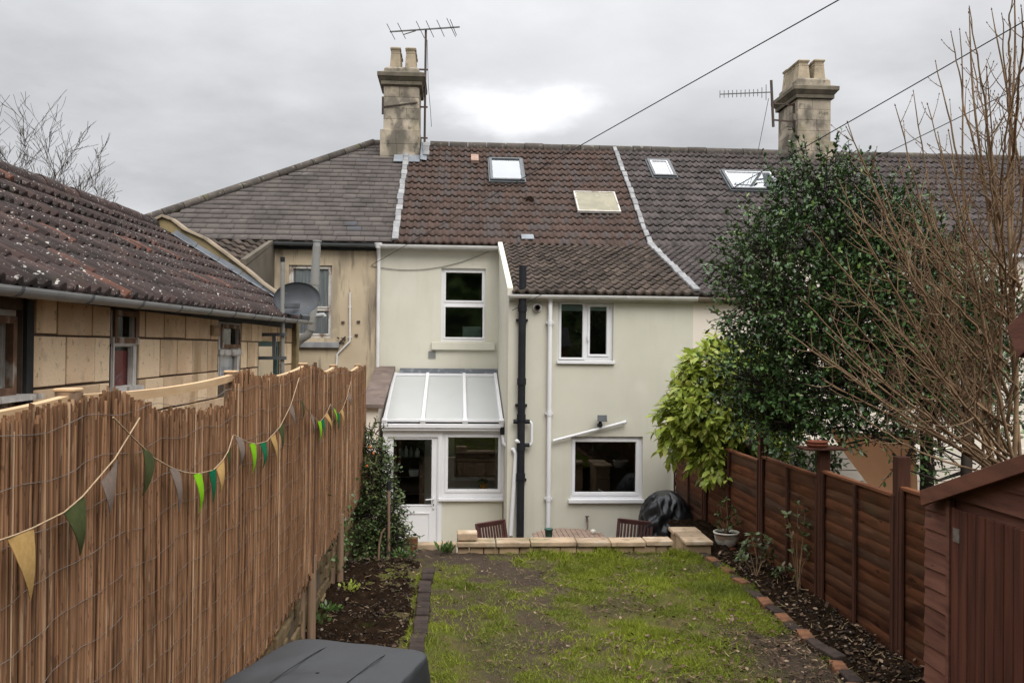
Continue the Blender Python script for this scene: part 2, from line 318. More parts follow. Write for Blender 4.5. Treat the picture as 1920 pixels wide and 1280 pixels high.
M['bark2'] = pm('grey_bark', (0.085, 0.068, 0.055), (0.06, 0.048, 0.04), 4, 6, 0.9, 0.15)
M['orange'] = pm('salmon_canvas', (0.72, 0.40, 0.225), (0.66, 0.36, 0.20), 2, 4, 0.85, 0.15, transl=0.3)
M['canvaspink'] = pm('pale_pink_canvas', (0.72, 0.56, 0.50), (0.66, 0.52, 0.46), 2, 4, 0.85, 0.15, transl=0.2)
M['cover'] = pm('black_rain_cover', (0.016, 0.018, 0.021), (0.022, 0.024, 0.027), 4, 6, 0.33, 0.5, 0.25, 9, bdist=0.03)
M['coverlight'] = pm('charcoal_vinyl_cover', (0.026, 0.028, 0.031), (0.021, 0.0225, 0.025), 1.6, 5, 0.5, 0.4, 0.10, 5, bdist=0.02,
                     stains=(((0.016, 0.017, 0.018), 2.2, 0.60, 0.66, 0.55, (1, 0.5, 1)),))
M['chairwood'] = pm('red_brown_hardwood', (0.085, 0.034, 0.030), (0.06, 0.025, 0.022), 5, 6, 0.5, 0.35, stretch=(1, 1, 6))
M['tablewood'] = pm('weathered_teak', (0.30, 0.215, 0.165), (0.22, 0.155, 0.12), 5, 6, 0.7, 0.25, stretch=(1, 6, 1))
M['greenbox'] = pm('green_plastic', (0.035, 0.10, 0.075), None, 5, 3, 0.5, 0.4)
M['glaze'] = pm('white_glaze', (0.66, 0.63, 0.55), (0.58, 0.55, 0.47), 4, 5, 0.35, 0.5, stains=(((0.20, 0.10, 0.045), 3, 0.5, 0.62, 0.8, (1, 1, 3)),))
M['terracotta'] = pm('terracotta', (0.22, 0.070, 0.038), (0.17, 0.055, 0.031), 9, 5, 0.75, 0.2)
M['hose'] = pm('pinkish_hose', (0.30, 0.20, 0.17), None, 9, 3, 0.5, 0.4)
M['cable'] = pm('black_cable', (0.018, 0.018, 0.019), None, 9, 3, 0.6, 0.3)
M['greycable'] = pm('grey_cable', (0.20, 0.18, 0.165), None, 9, 3, 0.6, 0.3)
M['string'] = pm('jute_string', (0.45, 0.33, 0.21), (0.36, 0.26, 0.16), 40, 3, 0.9, 0.1)
M['flag_tan'] = pm('mustard_hessian', (0.55, 0.35, 0.135), (0.48, 0.30, 0.11), 60, 3, 0.95, 0.1, transl=0.2)
M['flag_olive'] = pm('olive_cloth', (0.070, 0.082, 0.030), (0.058, 0.069, 0.026), 60, 3, 0.95, 0.1, transl=0.15)
M['flag_taupe'] = pm('taupe_cloth', (0.25, 0.19, 0.155), (0.21, 0.165, 0.135), 60, 3, 0.95, 0.1, transl=0.2)
M['flag_lime'] = pm('lime_felt', (0.25, 0.55, 0.012), (0.22, 0.50, 0.012), 60, 3, 0.95, 0.1, transl=0.2)
M['flag_green'] = pm('emerald_felt', (0.008, 0.155, 0.065), (0.007, 0.13, 0.055), 60, 3, 0.95, 0.1, transl=0.15)
M['hedge'] = pm('dark_conifer', (0.018, 0.036, 0.012), (0.11, 0.16, 0.05), 1.6, 10, 0.9, 0.1)
M['earth'] = pm('rough_grass', (0.060, 0.075, 0.025), (0.05, 0.045, 0.028), 0.5, 8, 0.95, 0.1)
M['cream'] = pm('cream_bottle', (0.50, 0.50, 0.47), None, 9, 3, 0.5, 0.4)
M['sage'] = pm('sage_bottle', (0.20, 0.27, 0.24), None, 9, 3, 0.5, 0.4)
M['orangepot'] = pm('orange_pot', (0.50, 0.22, 0.02), None, 9, 3, 0.5, 0.4)
M['berry'] = pm('orange_hip', (0.50, 0.12, 0.02), None, 9, 3, 0.4, 0.5)
M['pinktile'] = pm('pink_clay_tile', (0.38, 0.26, 0.21), (0.30, 0.2, 0.16), 8, 5, 0.9, 0.1)
M['oldpanel'] = pm('lichened_plastic_panel', (0.30, 0.275, 0.20), (0.24, 0.225, 0.165), 4, 8, 0.7, 0.25, 0.2, 30,
                   stains=(((0.42, 0.40, 0.32), 11, 0.6, 0.7, 0.6),))


def lawn_mat():
    mt = pm('lawn_turf', (0.088, 0.094, 0.020), (0.100, 0.082, 0.030), 3.5, 8, 0.95, 0.1, 0.9, 60, bdist=0.03,
            stains=(((0.095, 0.075, 0.046), 9, 0.56, 0.7, 0.6), ((0.040, 0.048, 0.016), 5, 0.55, 0.7, 0.5)))
    N = mt.node_tree.nodes; L = mt.node_tree.links; b = N['Principled BSDF']
    src = b.inputs['Base Color'].links[0].from_socket
    at = N.new('ShaderNodeAttribute'); at.attribute_name = 'tint'
    tc = N.new('ShaderNodeTexCoord'); n = N.new('ShaderNodeTexNoise'); n.inputs['Scale'].default_value = 11; n.inputs['Detail'].default_value = 8
    L.new(tc.outputs['Object'], n.inputs['Vector'])
    md = N.new('ShaderNodeMix'); md.data_type = 'RGBA'; L.new(n.outputs[0], md.inputs[0])
    md.inputs[6].default_value = (0.046, 0.033, 0.024, 1); md.inputs[7].default_value = (0.078, 0.057, 0.042, 1)
    mx = N.new('ShaderNodeMix'); mx.data_type = 'RGBA'
    L.new(at.outputs['Fac'], mx.inputs[0]); L.new(src, mx.inputs[6]); L.new(md.outputs[2], mx.inputs[7])
    L.new(mx.outputs[2], b.inputs['Base Color'])
    return mt


M['lawn'] = lawn_mat()

# ------------------------------------------------------------------ mesh helpers


def tag(o, label=None, cat=None, group=None, kind=None):
    if label: o['label'] = label
    if cat: o['category'] = cat
    if group: o['group'] = group
    if kind: o['kind'] = kind
    return o


def thing(name, label, cat, loc, group=None):
    o = bpy.data.objects.new(name, None); COL.objects.link(o)
    o.empty_display_size = 0.2
    o.location = loc
    return tag(o, label, cat, group)


def root_loc(p):
    while p.parent: p = p.parent
    return Vector(p.location)


def link(name, me, mat, parent=None, base=False):
    o = bpy.data.objects.new(name, me); COL.objects.link(o)
    if mat is not None: me.materials.append(mat)
    if parent is not None:
        o.parent = parent
        if parent.parent is None: o.matrix_parent_inverse = Matrix.Translation(-root_loc(parent))
    elif base:
        n = len(me.vertices); co = np.empty(n * 3); me.vertices.foreach_get('co', co); co = co.reshape(-1, 3)
        b = np.array([(co[:, 0].min() + co[:, 0].max()) / 2, (co[:, 1].min() + co[:, 1].max()) / 2, co[:, 2].min()])
        me.vertices.foreach_set('co', (co - b).ravel()); o.location = b
    return o


def np_mesh(name, V, Fq, mat, parent=None, tint=None, smooth=False, base=False):
    """V (n,3), Fq (m,k) with k = 3 or 4."""
    V = np.asarray(V, dtype=np.float32); Fq = np.asarray(Fq, dtype=np.int32)
    me = bpy.data.meshes.new(name)
    me.vertices.add(len(V)); me.vertices.foreach_set('co', V.ravel())
    k = Fq.shape[1]; m_ = len(Fq)
    me.loops.add(m_ * k); me.loops.foreach_set('vertex_index', Fq.ravel())
    me.polygons.add(m_)
    me.polygons.foreach_set('loop_start', np.arange(0, m_ * k, k, dtype=np.int32))
    me.polygons.foreach_set('loop_total', np.full(m_, k, dtype=np.int32))
    if smooth: me.polygons.foreach_set('use_smooth', np.ones(m_, dtype=bool))
    if tint is not None:
        a = me.attributes.new('tint', 'FLOAT', 'POINT'); a.data.foreach_set('value', np.asarray(tint, dtype=np.float32).ravel())
    me.update(calc_edges=True)
    return link(name, me, mat, parent, base)


def grid_faces(ny, nx, off=0):
    i = np.arange(ny - 1)[:, None] * nx + np.arange(nx - 1)[None, :]
    i = i.ravel() + off
    return np.stack([i, i + 1, i + nx + 1, i + nx], 1)


class MB:
    def __init__(s): s.v = []; s.f = []; s.sm = []; s.t = []

    def add(s, vs, fs, smooth=False, tint=0.5):
        o = len(s.v)
        s.v += [tuple(v) for v in vs]
        s.f += [tuple(i + o for i in f) for f in fs]
        s.sm += [smooth] * len(fs)
        s.t += [tint] * len(vs)
        return s

    def hexa(s, p, tint=0.5):
        """8 corners: bottom ring then top ring."""
        return s.add(p, [(0, 3, 2, 1), (4, 5, 6, 7), (0, 1, 5, 4), (1, 2, 6, 5), (2, 3, 7, 6), (3, 0, 4, 7)], False, tint)

    def box(s, x0, x1, y0, y1, z0, z1, tint=0.5):
        return s.hexa([(x0, y0, z0), (x1, y0, z0), (x1, y1, z0), (x0, y1, z0), (x0, y0, z1), (x1, y0, z1), (x1, y1, z1), (x0, y1, z1)], tint)

    def beam(s, a, b, w, h, up=(0, 0, 1), tint=0.5):
        a = Vector(a); b = Vector(b); d = (b - a).normalized(); u = Vector(up)
        sd_ = d.cross(u)
        if sd_.length < 1e-4: sd_ = d.cross(Vector((1, 0, 0)))
        sd_.normalize(); u = sd_.cross(d).normalized()
        q = sd_ * (w / 2); r = u * (h / 2)
        return s.hexa([a - q - r, a + q - r, b + q - r, b - q - r, a - q + r, a + q + r, b + q + r, b - q + r], tint)

    def prism(s, poly, ext, tint=0.5):
        n = len(poly); e = Vector(ext); P = [Vector(p) for p in poly]
        return s.add(P + [p + e for p in P], [tuple(range(n))[::-1], tuple(range(n, 2 * n))] + [(i, (i + 1) % n, n + (i + 1) % n, n + i) for i in range(n)], False, tint)

    def tube(s, pts, rad, n=8, caps=True, tint=0.5, smooth=True):
        P = [Vector(p) for p in pts]; k = len(P)
        R = [rad] * k if isinstance(rad, (int, float)) else list(rad)
        if n >= 8 and 2 < k <= 14:                            # rings close to each bend keep the shading of long runs straight
            Q = [P[0]]; Rq = [R[0]]
            for i in range(k - 1):
                L = (P[i + 1] - P[i]).length; e = 2.2 * max(R[i], R[i + 1])
                if L > 3 * e:
                    for f_ in (e / L, 1 - e / L): Q.append(P[i].lerp(P[i + 1], f_)); Rq.append(R[i] + (R[i + 1] - R[i]) * f_)
                Q.append(P[i + 1]); Rq.append(R[i + 1])
            P, R, k = Q, Rq, len(Q)
        vs = []; prev = None
        for i in range(k):
            d = (P[min(i + 1, k - 1)] - P[max(i - 1, 0)])
            if d.length < 1e-9: d = Vector((0, 0, 1))
            d.normalize()
            if prev is None:
                a = d.cross(Vector((0, 0, 1)))
                if a.length < 0.05: a = d.cross(Vector((1, 0, 0)))
            else:
                a = prev - d * prev.dot(d)
                if a.length < 1e-4: a = d.cross(Vector((1, 0.3, 0.2)))
            a.normalize(); b = d.cross(a); prev = a
            for j in range(n):
                t = 2 * math.pi * j / n
                vs.append(P[i] + (a * math.cos(t) + b * math.sin(t)) * R[i])
        fs = [(i * n + j, i * n + (j + 1) % n, (i + 1) * n + (j + 1) % n, (i + 1) * n + j) for i in range(k - 1) for j in range(n)]
        s.add(vs, fs, smooth, tint)
        if caps:
            s.add(vs[:n], [tuple(range(n))[::-1]], False, tint); s.add(vs[-n:], [tuple(range(n))], False, tint)
        return s

    def lathe(s, prof, c, n=24, ax=None, tint=0.5, smooth=True):
        c = Vector(c); A = ax or Matrix.Identity(3)
        vs = [c + A @ Vector((r * math.cos(2 * math.pi * j / n), r * math.sin(2 * math.pi * j / n), z)) for r, z in prof for j in range(n)]
        k = len(prof)
        fs = [(i * n + j, i * n + (j + 1) % n, (i + 1) * n + (j + 1) % n, (i + 1) * n + j) for i in range(k - 1) for j in range(n)]
        s.add(vs, fs, smooth, tint)
        s.add(vs[:n], [tuple(range(n))[::-1]], False, tint); s.add(vs[-n:], [tuple(range(n))], False, tint)
        return s

    def ball(s, c, r, sz=1.0, n=8, tint=0.5):
        prof = [(max(1e-4, r * math.sin(math.pi * i / 6)), -r * sz * math.cos(math.pi * i / 6)) for i in range(7)]
        return s.lathe(prof, c, n, tint=tint)

    def build(s, name, mat, parent=None, bevel=0.0, base=False):
        me = bpy.data.meshes.new(name); me.from_pydata(s.v, [], s.f)
        me.polygons.foreach_set('use_smooth', s.sm)
        a = me.attributes.new('tint', 'FLOAT', 'POINT'); a.data.foreach_set('value', s.t)
        me.update()
        o = link(name, me, M[mat] if isinstance(mat, str) else mat, parent, base)
        if bevel:
            m_ = o.modifiers.new('bevel', 'BEVEL'); m_.width = bevel; m_.segments = 2; m_.limit_method = 'ANGLE'; m_.angle_limit = math.radians(40)
        return o


_T = np.random.default_rng(5).random((256, 256))


def vn(x, y, sc, seed=0):
    x = np.asarray(x, float) * sc + seed * 17.3; y = np.asarray(y, float) * sc + seed * 31.7
    xi = np.floor(x).astype(int); yi = np.floor(y).astype(int); fx = x - xi; fy = y - yi
    fx = fx * fx * (3 - 2 * fx); fy = fy * fy * (3 - 2 * fy)
    g = lambda a, b: _T[a % 256, b % 256]
    return (g(xi, yi) * (1 - fx) + g(xi + 1, yi) * fx) * (1 - fy) + (g(xi, yi + 1) * (1 - fx) + g(xi + 1, yi + 1) * fx) * fy


def fbm(x, y, sc, seed=0, o=4):
    return sum(vn(x, y, sc * 2 ** i, seed + i) * 0.5 ** i for i in range(o)) / sum(0.5 ** i for i in range(o))


def facade(mb, fn, a0, a1, z0, z1, holes=(), reveal=0.1, da=0.6):
    """Wall sheet with openings; fn(a, z, depth) gives the point."""
    As = sorted({a0, a1, *[h[0] for h in holes], *[h[1] for h in holes]}); Zs = sorted({z0, z1, *[h[2] for h in holes], *[h[3] for h in holes]})
    for i in range(len(As) - 1):
        for j in range(len(Zs) - 1):
            ca = (As[i] + As[i + 1]) / 2; cz = (Zs[j] + Zs[j + 1]) / 2
            if any(h[0] < ca < h[1] and h[2] < cz < h[3] for h in holes): continue
            mb.add([fn(As[i], Zs[j], 0), fn(As[i + 1], Zs[j], 0), fn(As[i + 1], Zs[j + 1], 0), fn(As[i], Zs[j + 1], 0)], [(0, 1, 2, 3)])
    for h in holes:
        c = [(h[0], h[2]), (h[1], h[2]), (h[1], h[3]), (h[0], h[3])]
        for k in range(4):
            p, q = c[k], c[(k + 1) % 4]
            mb.add([fn(*p, 0), fn(*q, 0), fn(*q, reveal), fn(*p, reveal)], [(0, 1, 2, 3)])


def tile_roof(O, U, S, nU, nS, roll=0.2, course=0.3, amp=0.028, step=0.028, clip=None, seed=0, spr=8, sag=0.0):
    """Interlocking roll tiles as one relief sheet: O origin at the eave, U along the eave, S up the slope (unit vectors)."""
    O = np.array(O, float); U = np.array(U, float); S = np.array(S, float); Nn = np.cross(U, S)
    if Nn[2] < 0: Nn = -Nn
    rg = np.random.default_rng(seed)
    nr = int(round(nU / roll)); nc = int(round(nS / course)); roll = nU / nr; course = nS / nc
    nx = nr * spr + 1
    u = np.linspace(0, nU, nx); ph = (u / roll) % 1.0
    prof = amp * np.clip(np.cos(2 * np.pi * (ph - 0.5)) * 0.9 + 0.1, -0.15, 1.0)
    tid = np.minimum((u / roll).astype(int), nr - 1)
    V = []; T = []
    for c in range(nc):
        tr = rg.random(nr); jit = (rg.random(nr) - 0.5) * 0.016; lift = rg.random(nr) * 0.010
        tt = tr[tid]; jj = jit[tid]; ll = lift[tid]
        sg = -sag * np.sin(np.pi * (c / nc)) * np.sin(np.pi * u / nU)
        for s_, h in ((c * course - 0.022, -0.012), (c * course - 0.026, step * 0.75), (c * course - 0.018, step), ((c + 0.55) * course, step * 0.45), ((c + 1) * course - 0.02, 0.0)):
            edge = h != 0.0
            pts = O + u[:, None] * U + (s_ + (jj if edge else 0))[:, None] * S if edge else O + u[:, None] * U + np.full(nx, s_)[:, None] * S
            V.append(pts + (prof + h + (ll * (h > 0)) + sg)[:, None] * Nn); T.append(tt)
    V = np.concatenate(V); T = np.concatenate(T); ny = nc * 5
    Fq = grid_faces(ny, nx)
    if clip is not None:
        cc = V[Fq].mean(1); Fq = Fq[clip(cc)]
    return V, Fq, T


def slate_roof(O, U, S, nU, nS, w=0.27, course=0.22, clip=None, seed=0):
    rg = np.random.default_rng(seed); O = np.array(O, float); U = np.array(U, float); S = np.array(S, float); Nn = np.cross(U, S)
    if Nn[2] < 0: Nn = -Nn
    V = []; Fq = []; T = []; nc = int(round(nS / course)); k = 0
    for c in range(nc):
        x = -w * (0.5 if c % 2 else 0) + (rg.random() - 0.5) * 0.04
        while x < nU:
            ww = w * (1 + (rg.random() - 0.5) * 0.12)
            x0 = max(x, 0) + 0.004; x1 = min(x + ww, nU) - 0.004; x += ww
            if x1 - x0 < 0.03: continue
            j = (rg.random() - 0.5) * 0.012; j2 = j + (rg.random() - 0.5) * 0.008; h = 0.016 + rg.random() * 0.008
            if rg.random() < 0.03: j -= 0.04; j2 -= 0.03
            s0 = c * course; s1 = (c + 1) * course + 0.03
            q = [(x0, s0 + j, h - 0.012), (x1, s0 + j2, h - 0.012), (x0, s0 + j, h), (x1, s0 + j2, h), (x1, s1, 0.001), (x0, s1, 0.001)]
            P = [O + a * U + b * S + hh * Nn for a, b, hh in q]
            ctr = (P[2] + P[4]) / 2
            if clip is not None and not clip(ctr[None])[0]: continue
            V += P; T += [rg.random()] * 6
            Fq += [(k, k + 1, k + 3, k + 2), (k + 2, k + 3, k + 4, k + 5)]; k += 6
    return np.array(V), np.array(Fq), np.array(T)


# leaf shapes: x across, y along, z up
LENS = (np.array([(0, 0, 0), (-.19, .28, .05), (.19, .28, .05), (0, .33, 0), (-.2, .6, .045), (.2, .6, .045), (0, .66, -.01), (0, 1, -.10)]),
        np.array([(0, 3, 1), (0, 2, 3), (1, 3, 6), (1, 6, 4), (3, 2, 5), (3, 5, 6), (4, 6, 7), (6, 5, 7)]))
HOLLY = (np.array([(0, 0, 0), (-.27, .16, .10), (-.17, .33, .02), (-.36, .48, .12), (-.19, .64, .02), (-.25, .82, .10), (0, 1.0, -.08),
                   (.25, .82, .10), (.19, .64, .02), (.36, .48, .12), (.17, .33, .02), (.27, .16, .10), (0, .33, -.03), (0, .66, -.03)]),
         np.array([(0, 12, 1), (1, 12, 2), (2, 12, 3), (3, 12, 13), (3, 13, 4), (4, 13, 5), (5, 13, 6),
                   (0, 11, 12), (11, 10, 12), (10, 9, 12), (9, 13, 12), (9, 8, 13), (8, 7, 13), (7, 6, 13)]))
OVAL = (np.array([(0, 0, 0), (-.3, .35, .06), (.3, .35, .06), (0, .45, 0), (-.22, .75, .03), (.22, .75, .03), (0, 1, -.08)]),
        np.array([(0, 3, 1), (0, 2, 3), (1, 3, 4), (3, 2, 5), (4, 3, 6), (3, 5, 6)]))


def leaves(name, P, A, Up, size, mat, parent, tpl=LENS, tint=None, kind=None):
    P = np.asarray(P, float); A = np.asarray(A, float); Up = np.asarray(Up, float); size = np.asarray(size, float)
    A = A / (np.linalg.norm(A, axis=1, keepdims=True) + 1e-9)
    X = np.cross(A, Up); X /= (np.linalg.norm(X, axis=1, keepdims=True) + 1e-9)
    Z = np.cross(X, A)
    tv, tf = tpl; n = len(P); k = len(tv)
    wv = 0.8 + RNG.random(n) * 0.4
    V = P[:, None, :] + size[:, None, None] * (tv[None, :, 0, None] * wv[:, None, None] * X[:, None, :] + tv[None, :, 1, None] * A[:, None, :] + tv[None, :, 2, None] * Z[:, None, :])
    Fq = tf[None] + (np.arange(n) * k)[:, None, None]
    t = RNG.random(n) if tint is None else tint
    o = np_mesh(name, V.reshape(-1, 3), Fq.reshape(-1, 3), M[mat], parent, np.repeat(t, k))
    if kind: o['kind'] = kind
    return o


def rand_unit(n):
    v = RNG.normal(size=(n, 3)); return v / np.linalg.norm(v, axis=1, keepdims=True)


def sprigs(blobs, n, L=(0.15, 0.3), per=8, bias=0.3, leaf=(0.05, 0.07), droop=0.0, spread=0.9, shell=0.55):
    """Leafy shoots through a crown made of blobs (centre, radius): returns leaf arrays and shoot paths."""
    w = np.array([r ** 2.3 for _, r in blobs]); w /= w.sum()
    P = []; A = []; U = []; Sz = []; tw = []
    for b in RNG.choice(len(blobs), n, p=w):
        c, r = blobs[b]; c = np.array(c)
        d = rand_unit(1)[0]
        rr = r * (shell + (1.05 - shell) * RNG.random() ** 0.6)
        o = c + d * rr * np.array([1, 1, 0.92])
        dr = d * 0.8 + rand_unit(1)[0] * 0.6 + np.array([0, 0, bias]); dr /= np.linalg.norm(dr)
        ln = RNG.uniform(*L); side = np.cross(dr, [0, 0, 1.0]); side /= np.linalg.norm(side) + 1e-6; up = np.cross(side, dr)
        end = o + dr * ln + np.array([0, 0, -droop * ln])
        tw.append((o - dr * ln * 0.4, o + dr * ln * 0.5, end))
        for k in range(per):
            t = (k + 0.5) / per; p = o + (end - o) * t
            ang = k * 2.4 + RNG.random() * 0.8
            la = (side * math.cos(ang) + up * math.sin(ang)) * spread + dr * (0.5 + 0.5 * t) + np.array([0, 0, -droop * 1.3])
            P.append(p); A.append(la); U.append(np.array([0, 0, 1.0]) + rand_unit(1)[0] * 0.55); Sz.append(RNG.uniform(*leaf))
    return P, A, U, Sz, tw


def twig_mesh(name, paths, r, mat, parent, n=4):
    mb = MB()
    for p in paths:
        k = len(p); mb.tube(p, [r * (1 - 0.6 * i / (k - 1)) for i in range(k)], n, False)
    return mb.build(name, mat, parent)


def catenary(a, b, sag, n=24):
    a = Vector(a); b = Vector(b)
    return [a + (b - a) * (i / n) - Vector((0, 0, sag * 4 * (i / n) * (1 - i / n))) for i in range(n + 1)]

# ------------------------------------------------------------------ the lie of the land
PATIO = CZ - 3.35
D1, D2, DL = 13.5, 16.8, 14.4              # wing front, main wall, porch front
XW, XP, XL = 0.82, 3.70, -1.45             # wing side, right party line, left party line


def lawn_h(x, y):
    return (fbm(x, y, 1.3, 3, 3) - 0.5) * 0.07 + (fbm(x, y, 7, 9, 3) - 0.5) * 0.03


PATH = [np.array(onZ(px, py, 0.0))[:2] for px, py in ((795, 1026), (830, 1040), (900, 1052), (985, 1078), (1020, 1105), (1010, 1150), (985, 1200), (930, 1270))]


def mud_mask(x, y):
    x = np.asarray(x, float); y = np.asarray(y, float); m_ = np.zeros_like(x)
    for i in range(len(PATH) - 1):
        a, b = PATH[i], PATH[i + 1]; d = b - a; t = np.clip(((x - a[0]) * d[0] + (y - a[1]) * d[1]) / (d @ d), 0, 1)
        dist = np.hypot(x - a[0] - t * d[0], y - a[1] - t * d[1])
        w = [0.60, 0.56, 0.50, 0.44, 0.40, 0.38, 0.36][i]; st = [1, 1, 1, .9, .8, .72, .62][i]
        dist = dist + (fbm(x, y, 3.5, 21, 4) - 0.5) * 1.1
        m_ = np.maximum(m_, st * np.clip(1.25 - dist / w, 0, 1))
    patch = np.clip((fbm(x, y, 2.3, 40, 4) - 0.49) * 6, 0, 1) * 0.66 * np.clip(1.15 - .25 * x, .45, 1)
    right = np.clip((x - 1.75) / 0.7, 0, 1) * np.clip((8.0 - y) / 1.0, 0, 1) * np.clip((fbm(x, y, 2.6, 50, 3) - 0.33) * 5, 0, 1) * 0.9
    near = np.clip((x - 0.9) / 0.8, 0, 1) * np.clip((6.9 - y) / 0.7, 0, 1) * np.clip((fbm(x, y, 2.2, 60, 3) - 0.36) * 5, 0, 1) * 0.75
    return np.clip(np.maximum.reduce([m_, patch, right, near]), 0, 1)


def ground():
    mb = MB(); s = 400
    mb.add([(-s, -s, PATIO - 0.06), (s, -s, PATIO - 0.06), (s, s, PATIO - 0.06), (-s, s, PATIO - 0.06)], [(0, 1, 2, 3)])
    tag(mb.build('ground', 'earth'), kind='structure')
    mb = MB(); mb.box(-40, 40, -40, 9.95, PATIO - 0.05, -0.10)
    mb.box(2.98, 3.40, 9.951, 11.88, PATIO - .05, -.06); mb.box(-1.2, -.02, 9.951, 10.30, PATIO - .05, -.12)
    tag(mb.build('garden_terrace', 'soil'), kind='structure')
    mb = MB(); xs = np.arange(-1.2, 3.6, 0.62); ys = np.arange(10.0, 14.4, 0.6)
    for i, x in enumerate(xs):
        for j, y in enumerate(ys): mb.box(x + .004, x + .612, y + .004, y + .592, PATIO - 0.05, PATIO + random.random() * .004, random.random())
    tag(mb.build('patio', 'slab'), kind='structure')
    # lawn sheet
    x = np.arange(-0.85, 2.86, 0.035); y = np.arange(3.5, 10.36, 0.035); X, Y = np.meshgrid(x, y)
    m_ = mud_mask(X, Y)
    Z = lawn_h(X, Y) - 0.02 * m_ + (fbm(X, Y, 14, 5, 3) - .5) * 0.03 * (0.3 + m_)
    Fq = grid_faces(*X.shape); cx_, cy_ = X.ravel()[Fq].mean(1), Y.ravel()[Fq].mean(1); Fq = Fq[(cy_ < 10.0) | (cx_ < onY(850, 1030, 9.95).x)]
    tag(np_mesh('lawn', np.stack([X, Y, Z], -1).reshape(-1, 3), Fq, M['lawn'], None, np.clip(m_ * 1.15 + (fbm(X, Y, 12, 8, 3) - .5) * 0.5 * (m_ > .05), 0, 1).ravel(), True), kind='structure')
    for nm, x0, x1, y0, y1, sd_ in (('left', -1.42, -0.33, 3.4, 9.75, 3), ('right', 2.90, 3.50, 3.4, 11.9, 4)):
        x = np.arange(x0, x1, 0.018); y = np.arange(y0, y1, 0.018); X, Y = np.meshgrid(x, y)
        rg = 1 - np.abs(2 * fbm(X, Y, 7, sd_, 4) - 1)
        Z = 0.012 + (fbm(X, Y, 2.5, sd_ + 5, 3) - .45) * 0.12 + (rg - .75) * 0.10 + (fbm(X, Y, 26, sd_ + 9, 2) - .5) * 0.05
        ed = np.minimum(X - x0, x1 - X) / 0.14
        Z = np.where(ed < 1, Z * ed - 0.02 * (1 - ed), Z)
        tag(np_mesh('flower_bed', np.stack([X, Y, Z], -1).reshape(-1, 3), grid_faces(*X.shape), M['soil'], None, None, False), kind='structure')


ground()

# ------------------------------------------------------------------ walls, windows, roofs


def fY(Y): return lambda a, z, d: (a, Y + d, z)
def fX(X): return lambda a, z, d: (X - d, a, z)


def rectY(p0, p1, q0, q1, Y):
    mx, my = (p0 + p1) / 2, (q0 + q1) / 2
    return onY(p0, my, Y).x, onY(p1, my, Y).x, onY(mx, q1, Y).z, onY(mx, q0, Y).z


def rectX(p0, p1, q0, q1, X):
    mx, my = (p0 + p1) / 2, (q0 + q1) / 2
    return onX(p0, my, X).y, onX(p1, my, X).y, onX(mx, q1, X).z, onX(mx, q0, X).z


def ring(mb, fn, r, w, d0, d1, tint=0.5):
    """Picture-frame of four butted bars around rectangle r, width w inwards, between depths d0 (front) and d1."""
    a0, a1, z0, z1 = r
    for q in ((a0, a1, z0, z0 + w), (a0, a1, z1 - w, z1), (a0, a0 + w, z0 + w, z1 - w), (a1 - w, a1, z0 + w, z1 - w)):
        P = [fn(q[0], q[2], d0), fn(q[1], q[2], d0), fn(q[1], q[2], d1), fn(q[0], q[2], d1), fn(q[0], q[3], d0), fn(q[1], q[3], d0), fn(q[1], q[3], d1), fn(q[0], q[3], d1)]
        mb.hexa(P, tint)


def bar(mb, fn, q, d0, d1, tint=0.5):
    mb.hexa([fn(q[0], q[2], d0), fn(q[1], q[2], d0), fn(q[1], q[2], d1), fn(q[0], q[2], d1), fn(q[0], q[3], d0), fn(q[1], q[3], d0), fn(q[1], q[3], d1), fn(q[0], q[3], d1)], tint)


def frame_with_lights(parent, fn, outer, lights, d=0.06, mat='upvc', name='window', proud=0.014, sash=0.045, glass='glass'):
    mb = MB(); facade(mb, lambda a, z, dd: fn(a, z, d + dd), *outer, holes=lights, reveal=0.03)
    for h in lights:
        if sash: ring(mb, fn, (h[0] - sash, h[1] + sash, h[2] - sash, h[3] + sash), sash - 0.006, d - proud, d - 0.001)
    f = mb.build(name, mat, parent, bevel=0.003)
    for h in lights:
        p = MB(); p.add([fn(h[0], h[2], d + .028), fn(h[1], h[2], d + .028), fn(h[1], h[3], d + .028), fn(h[0], h[3], d + .028)], [(0, 1, 2, 3)])
        p.build('pane', glass, f)
    return f


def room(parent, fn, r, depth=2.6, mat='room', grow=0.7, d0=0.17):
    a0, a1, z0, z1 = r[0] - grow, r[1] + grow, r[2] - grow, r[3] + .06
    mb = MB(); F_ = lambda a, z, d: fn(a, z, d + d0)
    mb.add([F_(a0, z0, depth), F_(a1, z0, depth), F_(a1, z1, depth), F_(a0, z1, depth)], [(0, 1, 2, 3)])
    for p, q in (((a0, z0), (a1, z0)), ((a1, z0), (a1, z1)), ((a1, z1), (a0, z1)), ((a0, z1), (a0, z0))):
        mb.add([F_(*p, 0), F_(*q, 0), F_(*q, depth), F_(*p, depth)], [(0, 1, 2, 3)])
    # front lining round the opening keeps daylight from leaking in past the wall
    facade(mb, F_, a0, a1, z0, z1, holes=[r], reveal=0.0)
    return mb.build('room_lining', mat, parent)


